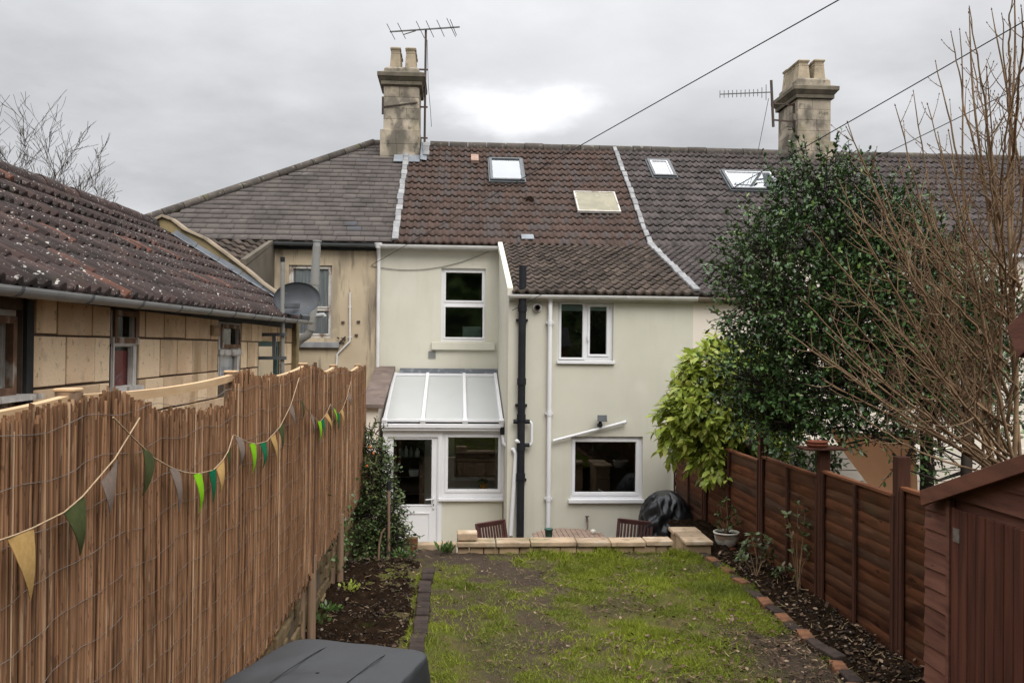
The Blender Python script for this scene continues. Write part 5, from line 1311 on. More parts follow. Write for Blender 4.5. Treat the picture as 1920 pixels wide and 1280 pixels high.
st = thing('rubble_stone_wall', 'low mossy rubble stone wall under the reed fence', 'wall', (-1.3, 7, -.1))
mb = MB(); z = -.12
while z < BOT + .10:
    h = random.uniform(.07, .12); y = 3.5 + random.random() * .2
    while y < 13.9:
        L = random.uniform(.12, .30); ox = random.uniform(-.02, .025)
        mb.box(XR - .22, XR - .02 + ox, y + .006, y + L - .006, z + .004, z + h - .004 + random.uniform(-.01, .012), random.random()); y += L
    z += h
mb.build('stones', 'stonewall', st, bevel=.014)
mb = MB(); mb.box(XR - .21, XR - .035, 3.5, 13.9, -.15, BOT + .04); mb.build('mortar_core', 'joint', st)

bt = thing('bunting', 'string of small felt pennants in greens, tan and taupe on the reed fence', 'bunting', (XR + .1, 4, 1.5))
XB = XR + .082
S1 = [(-60, 1030), (0, 1012), (30, 1002), (62, 989), (120, 960), (155, 930), (215, 860), (262, 783)]
S2 = [(212, 782), (250, 821), (290, 859), (320, 876), (345, 885), (370, 888), (400, 881), (418, 862), (428, 845), (437, 816)]
S3 = [(438, 815), (450, 821), (465, 829), (481, 832), (500, 827), (525, 800), (545, 760), (561, 708)]
S4 = [(565, 750), (582, 777), (600, 791), (612, 775), (620, 757), (626, 767), (635, 776), (643, 765), (651, 743), (658, 714)]
for S in (S1, S2, S3, S4): mb = MB(); mb.tube([onX(x, y, XB + .004) for x, y in S], .0026, 5); mb.build('string', 'string', bt)
FL = [('tan', (12, 1010), (62, 989), (52, 1127)), ('olive', (118, 960), (157, 929), (145, 1043)), ('taupe', (188, 903), (219, 860), (203, 965)), ('olive', (266, 836), (290, 859), (263, 930)),
      ('taupe', (315, 874), (336, 882), (330, 960)), ('lime', (361, 887), (377, 887), (369, 963)), ('green', (391, 883), (404, 877), (398, 943)), ('tan', (404, 877), (419, 861), (408, 930)),
      ('olive', (425, 849), (431, 836), (428, 885)), ('taupe', (439, 816), (456, 825), (445, 875)), ('lime', (467, 830), (479, 832), (471, 888)), ('green', (487, 831), (498, 828), (489, 880)),
      ('tan', (506, 820), (515, 812), (516, 868)), ('olive', (521, 804), (530, 791), (527, 845)), ('taupe', (541, 768), (547, 756), (550, 804)), ('olive', (564, 749), (569, 756), (566, 785)),
      ('taupe', (580, 774), (587, 782), (585, 815)), ('lime', (595, 788), (602, 790), (597, 827)), ('green', (602, 789), (607, 782), (605, 823)), ('tan', (609, 780), (613, 773), (616, 812)),
      ('taupe', (619, 758), (622, 761), (623, 780)), ('lime', (624, 764), (629, 770), (626, 795)), ('green', (631, 773), (636, 775), (633, 805)), ('tan', (638, 772), (642, 766), (641, 800)), ('taupe', (651, 745), (654, 733), (655, 763))]
for k, (cname, a, b, c) in enumerate(FL):
    A_, B_, C_ = onX(*a, XB), onX(*b, XB), onX(*c, XB); vs = []; n = 8; cu = (.03 if k % 2 else .018) * (A_ - C_).length / .2 * random.uniform(.6, 1.2)
    for side in (0, 1):
        for i in range(n + 1):
            t = i / n; bow = Vector((cu * math.sin(math.pi * t * .9) + .002 * side, 0, 0)); q = math.sin(math.pi * t) * (B_ - A_).length * .10
            for w in (0, .5, 1): p = (A_ + (B_ - A_) * w) * (1 - t) + C_ * t + bow + Vector((0, -q, 0)) + Vector((.006 * math.sin(w * 3.1) * (1 - t), 0, 0)); vs.append(p)
    fs = []
    for side in (0, 1):
        o = side * 3 * (n + 1); fs += [(o + i * 3 + j, o + i * 3 + j + 1, o + (i + 1) * 3 + j + 1, o + (i + 1) * 3 + j) for i in range(n) for j in (0, 1)]
    mb = MB(); mb.add(vs, fs, True); o = mb.build('pennant', 'flag_' + cname, bt); o['label'] = {'tan': 'mustard', 'olive': 'olive green', 'taupe': 'grey brown', 'lime': 'bright lime green', 'green': 'emerald green'}[cname] + ' pennant'

# ------------------------------------------------------------------ right-hand lap panel fence
XF = 3.44
lf = thing('lap_panel_fence', 'dark red brown lap panel fence stepping down the right side of the lawn', 'fence', (XF, 9, 0))
YF = lambda px, py=960: onX(px, py, XF).y
pe = [D1 - .02, YF(1325), YF(1430), YF(1543), YF(1690), 5.2]
ptop = [onX(1290, 858, XF).z, onX(1400, 857, XF).z, onX(1485, 877, XF).z, onX(1610, 908, XF).z, onX(1700, 920, XF).z]
pz = [None, onX(1325, 850, XF).z, onX(1430, 811, XF).z, onX(1543, 842, XF).z, onX(1690, 855, XF).z, None]
for i in range(5):
    y1, y0 = pe[i] - .05, pe[i + 1] + .05; zt_ = ptop[i]; zb_ = (PATIO if i < 2 else -.06)
    nb_ = int(round((zt_ - zb_) / .098)); V = []; Fq = []; T = []; k = 0; h = (zt_ - zb_) / nb_; n = 34
    for b in range(nb_):
        ys = np.linspace(y0, y1, n); z0 = zb_ + b * h; ph = random.random() * 50; t = random.random()
        wav = (fbm(ys + ph, ys * 0 + b, 1.6, 70 + i, 3) - .5) * .036
        for dx, dz, wv in ((-.010, -.022, wav), (-.0135, -.020, wav), (-.003, h + .012, wav * .3)):
            V.append(np.stack([np.full(n, XF + dx) + (fbm(ys, ys * 0 + b, 2, 90 + i, 2) - .5) * .01, ys, z0 + dz + wv], 1)); T += [t] * n
        g = grid_faces(3, n, k); Fq.append(g); k += 3 * n
    p = np_mesh('panel', np.concatenate(V), np.concatenate(Fq), M['fence'], lf, np.array(T), False)
    mb = MB(); mb.box(XF - .034, XF + .02, y0 - .02, y1 + .02, zt_ + .001, zt_ + .028); mb.build('capping_rail', 'fence', p, bevel=.004)
    for yy in {0: [(y0 + y1) / 2], 1: [y0 * .48 + y1 * .52], 2: [(y0 + y1) / 2], 3: [(y0 + y1) / 2], 4: [(y0 + y1) / 2 - .2]}[i] + [y0 + .02, y1 - .02]:
        mb = MB(); mb.box(XF - .045, XF - .022, yy - .02, yy + .02, zb_ + .0, zt_ - .002); mb.build('batten', 'fencepost', p, bevel=.003)
for y, z in zip(pe[1:5], pz[1:5]):
    mb = MB(); mb.box(XF - .05, XF + .05, y - .045, y + .045, -.25, z); mb.build('post', 'fencepost', lf, bevel=.006)
    mb = MB(); mb.box(XF - .06, XF - .0505, y + .01, y + .04, -.1, z - .3); mb.build('fixing_strip', 'fencepost', lf)
zt_ = pz[3]; q0 = onX(1503, 834, XF); q1 = onX(1582, 834, XF)
tr = MB(); w = (onY(1582, 834, pe[3]).x - onY(1503, 834, pe[3]).x) / 2; tr.box(XF - w - .02, XF + w - .02, pe[3] - .12, pe[3] + .12, zt_ + .002, zt_ + .022)
tag(tr.build('feeding_tray', 'fencepost', bevel=.004, base=True), 'dark wooden feeding tray fixed on top of a fence post', 'tray')
cx = onY(1531, 828, pe[3]).x
for k, lb in ((0, 'terracotta saucer, lower one of the two on the fence post tray'), (1, 'terracotta saucer, upper one of the two on the fence post tray')):
    z = zt_ + .0235 + k * .026; mb = MB(); mb.lathe([(.075, 0), (.094, .032), (.098, .032), (.098, .024), (.08, .004)], (cx, pe[3] - .02, z), 24); tag(mb.build('plant_saucer', 'terracotta', base=True), lb, 'saucer', 'saucers on the feeding tray')
c = onY(1404, 831, 10.6); jr = thing('hanging_jar', 'small glass jar hanging among the laurel leaves above the fence', 'jar', (c.x, c.y, c.z - .06))
mb = MB(); mb.lathe([(.034, -.06), (.042, -.05), (.042, .03), (.03, .05), (.03, .065)], c, 16); mb.build('jar', 'jar', jr)
mb = MB(); mb.lathe([(.033, .05), (.033, .075)], c, 16); mb.build('lid', 'copingbuff', jr); mb = MB(); mb.tube([c + Vector((-.03, 0, .07)), c + Vector((0, 0, .2)), c + Vector((.03, 0, .07))], .003, 5); mb.build('wire_handle', 'wiregal', jr)
mb = MB(); mb.ball(c - Vector((0, 0, .02)), .028); mb.build('candle', 'copingbuff', jr)

# ------------------------------------------------------------------ sheds at the right edge
XS = 2.93; YS0 = onX(1737, 1010, XS).y
sh = thing('garden_shed', 'chestnut stained garden shed with shiplap gable and vertical board door', 'shed', (XS + .25, 4.3, -.05))
tip = onX(1727, 934, XS - .085); far = onX(1919, 868, XS - .085); kS = (far.z - tip.z) / (tip.y - far.y); ea = Vector((XS, YS0, tip.z + kS * (tip.y - YS0))); ap_y = 3.95; za_ = lambda y: ea.z + (min(YS0, 2 * ap_y - y if y < ap_y else 9) - max(y, ap_y)) * 0 + kS * ((YS0 - y) if y >= ap_y else (y - (2 * ap_y - YS0)))
yd1 = onX(1789, 1000, XS).y; YN = 2 * ap_y - YS0
gable_z = lambda y: za_(y) - .02
dz_top = onX(1800, 950, XS).z
mb = MB(); z = -.05; h = .118
while z < za_(ap_y):
    zt_ = z + h
    lim0 = YN if z < ea.z else None
    if z < ea.z - .02: y0, y1 = YN, YS0
    else: dy = max(0, (z - ea.z) / kS); y0, y1 = YN + dy, YS0 - dy
    if z < dz_top - .02: segs = [(max(y0, yd1), y1), (y0, min(y1, yd1 - .86))]
    else: segs = [(y0, y1)]
    for a, b in segs:
        if b - a > .02:
            t = random.random(); j = random.uniform(-.004, .004); zt2 = min(zt_, za_(ap_y) - .03); du = max(0, (zt2 + .01 - ea.z) / kS) - max(0, (z - ea.z) / kS); cu0 = du if abs(a - y0) < .001 else 0; cu1 = du if abs(b - y1) < .001 else 0
            mb.hexa([(XS - .016, a, z + j), (XS + .004, a, z + j), (XS + .004, b, z - j), (XS - .016, b, z - j), (XS - .003, a + cu0, zt2 + .01), (XS + .008, a + cu0, zt2 + .01), (XS + .008, b - cu1, zt2 + .01), (XS - .003, b - cu1, zt2 + .01)], t)
    z = zt_
mb.build('shiplap_wall', 'shed', sh, bevel=.002)
mb = MB(); mb.prism([(XS + .015, YS0 - .01, -.05), (XS + .015, YS0 - .01, ea.z - .02), (XS + .015, ap_y, za_(ap_y) - .03), (XS + .015, YN + .01, ea.z - .02), (XS + .015, YN + .01, -.05)], (.44, 0, 0)); mb.build('shed_body', 'shed', sh)
mb = MB(); y = yd1 - .006; i = 0
while y > yd1 - .85:
    w = .083; mb.box(XS - .022 - (i % 2) * .002, XS - .002, y - w + .004, y, -.04, dz_top - .01 - (yd1 - y) * .0, random.random()); y -= w; i += 1
dr_ = mb.build('door', 'shedv', sh, bevel=.005)
q = onX(1791, 1003, XS - .03); mb = MB(); mb.box(XS - .027, XS - .0245, q.y - .035, q.y + .03, q.z - .04, q.z + .04); mb.build('hinge', 'wiregal', dr_)
mb = MB(); mb.box(XS - .03, XS - .017, yd1 + .002, yd1 + .035, -.04, dz_top + .03); mb.build('door_trim', 'shed', sh)
for s_ in (1, -1):
    pts = [(tip.y, tip.z), (ap_y, za_(ap_y))] if s_ > 0 else [(YN - .08, ea.z - kS * .08), (ap_y, za_(ap_y))]
    (ya, za2), (yb2, zb2) = pts
    mb = MB(); mb.hexa([(XS - .085, ya, za2 - .045), (XS - .060, ya, za2 - .045), (XS - .060, yb2, zb2 - .045), (XS - .085, yb2, zb2 - .045), (XS - .085, ya + .02 * s_, za2 + .045), (XS - .060, ya + .02 * s_, za2 + .045), (XS - .060, yb2, zb2 + .045), (XS - .085, yb2, zb2 + .045)]); mb.build('bargeboard', 'barge', sh, bevel=.003)
    mb = MB(); mb.hexa([(XS - .058, ya, za2 + .0), (XS + .52, ya, za2 + .0), (XS + .52, yb2, zb2 + .0), (XS - .058, yb2, zb2 + .0), (XS - .058, ya, za2 + .03), (XS + .52, ya, za2 + .03), (XS + .52, yb2, zb2 + .03), (XS - .058, yb2, zb2 + .03)]); mb.build('roof', 'felt', sh)
# second, taller shed close to the camera: only the tip of its bargeboard reaches into view
X2 = 1.85; e2 = onX(1886, 613, X2); k2 = .57; t2 = thing('tall_shed', 'corner of a taller brown timber shed roof at the right edge of the photo', 'shed', (2.4, 2.0, -.05))
ya, yb2 = e2.y, 1.9
mb = MB(); lo = onX(1908, 671, X2)
mb.hexa([(X2, lo.y, lo.z), (X2 + .025, lo.y, lo.z), (X2 + .025, yb2, lo.z + k2 * (lo.y - yb2)), (X2, yb2, lo.z + k2 * (lo.y - yb2)), (X2, ya, e2.z), (X2 + .025, ya, e2.z), (X2 + .025, yb2, e2.z + k2 * (ya - yb2)), (X2, yb2, e2.z + k2 * (ya - yb2))]); mb.build('bargeboard', 'shed', t2, bevel=.003)
mb = MB(); mb.hexa([(X2 + .027, ya, e2.z - .05), (X2 + 1.4, ya, e2.z - .05), (X2 + 1.4, yb2, e2.z - .05 + k2 * (ya - yb2)), (X2 + .027, yb2, e2.z - .05 + k2 * (ya - yb2)), (X2 + .027, ya, e2.z - .01), (X2 + 1.4, ya, e2.z - .01), (X2 + 1.4, yb2, e2.z - .01 + k2 * (ya - yb2)), (X2 + .027, yb2, e2.z - .01 + k2 * (ya - yb2))]); mb.build('roof', 'felt', t2)
mb = MB(); mb.prism([(X2 + .17, ya - .12, -.05), (X2 + .17, ya - .12, e2.z - .05), (X2 + .17, yb2, e2.z - .05 + k2 * (ya - .12 - yb2)), (X2 + .17, yb2, -.05)], (1.1, 0, 0)); mb.build('shiplap_wall', 'shed', t2)

# ------------------------------------------------------------------ retaining wall, loose block, raised stone bed, step
rw = thing('retaining_wall', 'low retaining wall of buff blocks with flat coping at the lawn edge', 'wall', (1.2, 9.98, -.1))
xa, xb_ = onY(856, 1030, 9.95).x, onY(1262, 1020, 9.95).x; zc_ = onY(1000, 1016, 9.93).z; mb = MB(); x = xa
for z0, z1 in ((PATIO, PATIO + .3), (PATIO + .3, PATIO + .62), (PATIO + .62, zc_ - .24), (zc_ - .24, zc_ - .15), (zc_ - .15, zc_ - .058)):
    x = xa + .01
    while x < xb_ - .05: L = random.uniform(.13, .26); mb.box(x + .004, min(x + L, xb_) - .004, 9.97 + random.uniform(-.012, .006), 10.14, z0 + .004, z1 - .004, random.random()); x += L
mb.build('walling', 'wallblock', rw, bevel=.012)
x = xa - .01; cuts = [856, 930, 995, 1082, 1146, 1212, 1264]
for p0, p1 in zip(cuts[:-1], cuts[1:]):
    x0, x1 = onY(p0, 1018, 9.93).x, onY(p1, 1018, 9.93).x; mb = MB(); j = random.uniform(-.005, .005); mb.box(x0 + .004, x1 - .004, 9.93 + random.uniform(-.01, .008), 10.19, zc_ - .056 + j, zc_ + j, random.random()); mb.build('coping_stone', 'copingbuff', rw, bevel=.012)
q0, q1 = onY(857, 1010, 10.0), onY(895, 998, 10.0); mb = MB(); mb.box(q0.x, q1.x, 9.97, 10.17, zc_ + .008, zc_ + .095, .7); tag(mb.build('loose_stone_block', 'copingbuff', bevel=.014, base=True), 'loose pale stone block on the left end of the low wall', 'stone block')
rb = thing('raised_stone_pier', 'buff stone pier with flat slabs between the black barbecue cover and the white pot', 'pier', (2.75, 10.2, PATIO))
x0, x1 = onY(1258, 990, 10.6).x, onY(1338, 1018, 9.9).x; zz = onY(1300, 1000, 10.3).z; mb = MB()
for j in range(5):
    z0 = PATIO + (zz - .05 - PATIO) * j / 5; z1 = PATIO + (zz - .05 - PATIO) * (j + 1) / 5
    for k in range(3): mb.box(x0 + .02, x1 - .02, 9.92 + k * .26 + .004, 9.92 + (k + 1) * .26 - .004, z0 + .004, z1 - .004, random.random())
mb.build('walling', 'wallblock', rb, bevel=.01)
for k in range(3): mb = MB(); mb.box(x0 + random.uniform(-.01, .01), x1 + random.uniform(-.01, .02), 9.88 + k * .28 + .004, 9.88 + (k + 1) * .28 - .004, zz - .048, zz + random.uniform(-.004, .004), random.random()); mb.build('slab', 'copingbuff', rb, bevel=.012)
q0, q1 = onY(773, 1020, 10.2), onY(856, 1020, 10.2); mb = MB(); mb.box(q0.x - .25, q1.x, 10.31, 10.46, PATIO, onY(810, 1018, 10.36).z, .3); tag(mb.build('step_edging', 'copingbuff', bevel=.012, base=True), 'worn sandy step edging at the foot of the white back door', 'step')
q0, q1 = onY(761, 1015, 10.3), onY(783, 1009, 10.3); mb = MB(); mb.box(q0.x, q1.x, 10.3, 10.4, q0.z - .25, q1.z, .6); tag(mb.build('loose_brick', 'brickred', bevel=.008, base=True), 'single red brick standing by the back door step', 'brick')

# ------------------------------------------------------------------ brick edgings: every brick its own object
def edging(px_path, Z, mat, label, group, L, W, n, yaw_j, alt=None, name='edging_brick'):
    P = [onZ(x, y, Z) for x, y in px_path]; acc = [0]
    for a, b in zip(P[:-1], P[1:]): acc.append(acc[-1] + (b - a).length)
    proto = None; s = 0; i = 0; vs_ = []
    for v in range(4):
        mb = MB(); w, l, h = W / 2, L / 2, .055
        mb.box(-w, w, -l, l, -.06, h - .045 + random.uniform(-.004, .01), random.random()); me = mb.build(name, mat if v < 2 or not alt else alt, bevel=.010); vs_.append(me)
    used = [False] * 4
    while s < acc[-1]:
        k = max(j for j in range(len(acc)) if acc[j] <= s); k = min(k, len(P) - 2); t = (s - acc[k]) / (acc[k + 1] - acc[k]); p = P[k] + (P[k + 1] - P[k]) * t; d = P[k + 1] - P[k]
        v = (0, 2, 1, 3, 3, 0, 2)[i % 7]
        if not used[v]: o = vs_[v]; used[v] = True
        else: o = vs_[v].copy(); COL.objects.link(o)
        o.location = (p.x + random.uniform(-.012, .012), p.y, Z + random.uniform(-.012, .012)); o.rotation_euler = (random.uniform(-.06, .06), random.uniform(-.08, .08), math.atan2(-d.x, d.y) + random.uniform(-yaw_j, yaw_j))
        tag(o, label, 'brick', group); s += L + random.uniform(.006, .02); i += 1


edging(((1612, 1290), (1560, 1226), (1480, 1165), (1400, 1098), (1330, 1045), (1308, 1028)), .02, 'brickred', 'old moss stained brick laid end to end along the right border of the lawn', 'old bricks edging the right flower bed', .215, .105, 30, .16, 'brickdark')
edging(((766, 1330), (778, 1240), (786, 1180), (797, 1100), (803, 1066)), .025, 'brickdark', 'dark damp brick in the straight row between left flower bed and lawn', 'dark bricks edging the left flower bed', .215, .12, 20, .03)

# ------------------------------------------------------------------ patio furniture and covered barbecue
def chair(name, label, loc, rz, lean=math.radians(14)):
    t = thing(name, label, 'chair', (0, 0, 0), 'folding chairs on the patio')
    c, s = math.cos(lean), math.sin(lean); B = lambda x, h: Vector((x, .22 + h * s, .43 + h * c))
    mb = MB(); mb.beam(B(-.25, .46), B(.25, .46), .03, .07, (0, -s, c)); mb.beam(B(-.25, .04), B(.25, .04), .03, .05, (0, -s, c))
    for x in (-.25, .25): mb.beam(B(x, -.05), B(x, .49), .045, .03, (0, c, -s))
    bk = mb.build('backrest', 'chairwood', t, bevel=.006)
    for i in range(9): x = -.2 + i * .05; mb = MB(); mb.beam(B(x, .06), B(x, .43), .028, .014, (0, c, -s)); mb.build('slat', 'chairwood', bk)
    mb = MB()
    for i in range(7): y = -.2 + i * .065; mb.box(-.23, .23, y, y + .052, .425, .445)
    for x in (-.235, .2): mb.box(x, x + .035, -.21, .24, .39, .4245)
    mb.build('seat', 'chairwood', t)
    for x in (-.25, .25):
        mb = MB(); mb.beam((x, .30, 0), (x, -.18, .42), .03, .045); mb.build('leg', 'chairwood', t); mb = MB(); mb.beam((x * .9, -.24, 0), (x * .9, .22, .46), .03, .045); mb.build('leg', 'chairwood', t)
    t.location = loc; t.rotation_euler = (0, 0, rz); return t


def chair_at(px, py, Y): q = onY(px, py, Y); return (q.x, Y, PATIO + .005)
chair('patio_chair', 'red brown slatted folding chair left of the patio table, back turned to the pipe', chair_at(948, 1010, 12.15), math.radians(38), math.radians(13))
chair('patio_chair', 'red brown slatted folding chair between the patio table and the black cover', chair_at(1176, 1010, 12.2), math.radians(-32), math.radians(13))
q = onY(1068, 1008, 12.2); zt_ = onY(1075, 1006, 12.2).z; tb = thing('patio_table', 'round weathered slatted patio table just showing over the low wall', 'table', (q.x, 12.3, PATIO))
R_ = .50
for i in range(14):
    x = -R_ + (i + .5) * R_ / 7; hw = math.sqrt(max(0.01, R_ ** 2 - x * x)); mb = MB(); mb.box(q.x + x - .032, q.x + x + .032, 12.3 - hw, 12.3 + hw, zt_ - .022, zt_, random.random()); mb.build('slat', 'tablewood', tb)
mb = MB(); mb.box(q.x - .44, q.x + .44, 12.26, 12.34, zt_ - .06, zt_ - .0225); mb.box(q.x - .04, q.x + .04, 11.9, 12.7, zt_ - .10, zt_ - .0605); mb.build('frame', 'tablewood', tb)
for sx, sy in ((-1, -1), (1, -1), (1, 1), (-1, 1)): mb = MB(); mb.beam((q.x + sx * .32, 12.3 + sy * .3, PATIO), (q.x + sx * .22, 12.3 + sy * .2, zt_ - .06), .04, .04); mb.build('leg', 'tablewood', tb)
c = onY(1016, 1007, 12.05); mb = MB(); mb.lathe([(.045, -.06), (.055, .06), (.062, .06), (.062, .075), (.02, .085)], (c.x + .1, 12.1, zt_ + .062), 14); tag(mb.build('green_tub', 'greenbox', base=True), 'small green lidded tub at the left edge of the patio table', 'tub')
c = onY(1112, 1003, 12.4); mb = MB(); mb.lathe([(.03, 0), (.04, .02), (.036, .05), (.02, .06)], (c.x, 12.4, zt_ + .001), 14); tag(mb.build('small_dish', 'glaze', base=True), 'small white dish on the right side of the patio table', 'dish')


def draped(name, mat, lab, cat, c, rx, ry, h, z0, top, seed, rz=0, sq=2.6, wr=.05, flare=.06, edge=.05, crease=0.0):
    """A sheet cover pulled over a bulky thing: squarish plan, sloping sides, folds that grow towards the hem."""
    n, m_ = 120, 44; V = []
    for i in range(m_):
        t = i / (m_ - 1)
        for j in range(n):
            a = 2 * math.pi * j / n; ca, sa = math.cos(a), math.sin(a); rr = (abs(ca) ** sq + abs(sa) ** sq) ** (-1 / sq)
            s, z = top(t)
            fold = (fbm(np.array([a * 2.2]), np.array([t * 1.3]), 1.2, seed, 3)[0] - .5) * wr * (0.25 + t * 1.1) + .35 * wr * math.sin(a * 9 + 2 * math.sin(a * 2 + seed)) * t * t
            cr = 1 - abs(2 * fbm(np.array([a * 1.6 + 3]), np.array([t * 5.0 + a * .8]), 1.4, seed + 20, 3)[0] - 1)
            q = s * rr + (cr - .75) * crease * min(1, t * 3) + fold * (1 if t > .12 else t / .12)
            x, y = rx * q * ca, ry * q * sa
            V.append((x, y, z0 + h * z + (fbm(np.array([x * 3 + 9]), np.array([y * 3]), 2, seed + 4, 3)[0] - .5) * edge * (1 - min(1, t * 1.5))))
    V = np.array(V); V = np.concatenate([V, [[0, 0, V[:n, 2].mean()]]]); top_i = len(V) - 1
    F4 = np.array([(i * n + j, i * n + (j + 1) % n, (i + 1) * n + (j + 1) % n, (i + 1) * n + j) for i in range(m_ - 1) for j in range(n)])
    cz_, sz_ = math.cos(rz), math.sin(rz); V[:, :2] = V[:, :2] @ np.array([[cz_, sz_], [-sz_, cz_]]); V[:, 0] += c[0]; V[:, 1] += c[1]
    V = V[:-1]; o = np_mesh(name, V, F4, M[mat], None, None, True, True)
    return tag(o, lab, cat)


def top_dome(t):
    if t < .5: a = t / .5 * math.pi / 2; return .02 + .90 * math.sin(a) ** .9, .60 + .40 * math.cos(a)
    u = (t - .5) / .5; return .92 + .13 * u, .60 * (1 - u)
def top_box(t):
    if t < .45: return .02 + .93 * t / .45, 1.0 - .012 * (t / .45) ** 2
    if t < .62: a = (t - .45) / .17 * math.pi / 2; return .95 + .055 * math.sin(a), .988 - .05 * (1 - math.cos(a))
    u = (t - .62) / .38; return 1.005 + .10 * u, .938 * (1 - u)
c = onY(1250, 1010, 12.55); ztop = onY(1245, 921, 12.55).z
draped('covered_barbecue', 'cover', 'glossy black rain cover hugging a barbecue in the corner by the fence', 'barbecue cover', (c.x, 12.6), .375, .37, ztop - PATIO, PATIO, top_dome, 3, 0, 2.8, .22, edge=.07, crease=.42)
zt_ = CZ - 1.15; A_, B_, C_ = onZ(545, 1197, zt_), onZ(803, 1226, zt_), onZ(452, 1284, zt_)
rz = math.atan2(B_.y - A_.y, B_.x - A_.x); wd = (B_ - A_).length; cc = (A_ + B_) / 2 + Vector((math.sin(rz), -math.cos(rz), 0)) * .36 + Vector((.015, .03, 0))
draped('covered_grill', 'coverlight', 'charcoal vinyl cover over a square grill in the foreground beside the reed fence', 'grill cover', (cc.x, cc.y), wd / 2 + .012, .38, zt_ + .012, 0.0, top_box, 9, rz, 9.0, .022, edge=.022, crease=.05)

gc = COL.objects['covered_grill']; u_ = Vector((math.cos(rz), math.sin(rz), 0)); v_ = Vector((math.sin(rz), -math.cos(rz), 0)); c3 = Vector((cc.x, cc.y, 0))
for off in (-.11, .14):
    mb = MB(); pts = []
    for k in range(17): s_ = -.33 + .66 * k / 16; pts.append(c3 + u_ * (off + .0015 * math.sin(k * .5)) + v_ * s_ + Vector((0, 0, (zt_ + .012) * (1.0025 - .020 * (abs(s_) / .33) ** 4))))
    mb.tube(pts, .0022, 6, False); mb.build('seam', 'coverlight', gc)

# ------------------------------------------------------------------ things in the right neighbour's garden
wf = thing('garden_wall', 'white boarded garden wall glimpsed under the holly beyond the fence', 'wall', (7, 11.5, -.3))
mb = MB()
for i in range(9): mb.box(4.05, 11, 11.5, 11.56, -.3 + i * .15, -.3 + (i + 1) * .15 - .012, random.random())
mb.build('boards', 'whitewall', wf); mb = MB(); mb.box(4.05, 11, 11.562, 11.60, -.3, 1.03); mb.build('backing', 'frameold', wf)
Yc = 9.9; can = thing('canvas_awning', 'salmon orange canvas awning sagging beyond the right fence', 'awning', (4.7, Yc, -.1))
V = []; n, m_ = 26, 20; tl, tr_, bl, br = onY(1548, 800, 10.6), onY(1712, 806, 9.6), onY(1640, 925, 10.4), onY(1722, 945, 9.5)
for i in range(n):
    for j in range(m_):
        u, v = i / (n - 1), j / (m_ - 1); p = (tl * (1 - u) + tr_ * u) * (1 - v) + (bl * (1 - u) + br * u) * v
        V.append(p + Vector((0, -.10 * math.sin(math.pi * u) * math.sin(math.pi * v) + .02 * math.sin(u * 9 + v * 4), -.06 * math.sin(math.pi * u) * (1 - v))))
np_mesh('canvas', np.array([tuple(v) for v in V]), grid_faces(n, m_), M['orange'], can, None, True)
V = []; fl_, fr_ = onY(1548, 806, 10.6), onY(1712, 816, 9.6)
for i in range(n):
    for j in range(8):
        u, v = i / (n - 1), j / 7; p = (tl * (1 - u) + tr_ * u) + Vector((.15, .55, .02)) * v; V.append(p + Vector((0, 0, .03 * math.sin(u * 14) * (1 - v) + .02 - .05 * math.sin(math.pi * u))))
np_mesh('valance', np.array([tuple(v) for v in V]), grid_faces(n, 8), M['canvaspink'], can, None, True)
for p in (tr_, br): mb = MB(); mb.tube([(p.x, p.y + .03, -.3), (p.x, p.y + .03, p.z)], .02, 8); mb.build('pole', 'guttergrey', can)
mb = MB()
hx_, hy_ = np.meshgrid(np.linspace(-22, 22, 90), np.linspace(0, 1, 24)); hz_ = hy_ * (6.8 + (fbm(hx_, hx_ * 0, .35, 4, 3) - .5) * 3)
P = np.stack([hx_ + (fbm(hx_, hz_, 1.5, 8, 3) - .5) * 1.2, -12 + (fbm(hx_, hz_, 1.1, 12, 4) - .5) * 2.2, hz_ - .1], -1)
P2 = P.copy(); P2[:, :, 1] -= 1.6; V = np.concatenate([P.reshape(-1, 3), P2.reshape(-1, 3)]); g = grid_faces(24, 90)
rim = np.arange(23 * 90, 24 * 90 - 1); top_f = np.stack([rim, rim + 1, rim + 1 + 2160, rim + 2160], 1)
tag(np_mesh('conifer_hedge', V, np.concatenate([g, g + 2160, top_f]), M['hedge'], None, None, False, True), 'tall dark conifer hedge closing the garden behind the viewer', 'hedge')

# ------------------------------------------------------------------ grass, litter, weeds
BLADE = (np.array([(-.06, 0, 0), (.06, 0, 0), (-.045, .5, .05), (.045, .5, .05), (0, 1, .22)]), np.array([(0, 1, 3), (0, 3, 2), (2, 3, 4)]))
CURL = (np.array([(0, 0, 0), (-.30, .3, .16), (.30, .3, .12), (0, .35, 0), (-.28, .7, .20), (.24, .7, .10), (0, .72, .03), (0, 1, .16)]), LENS[1])


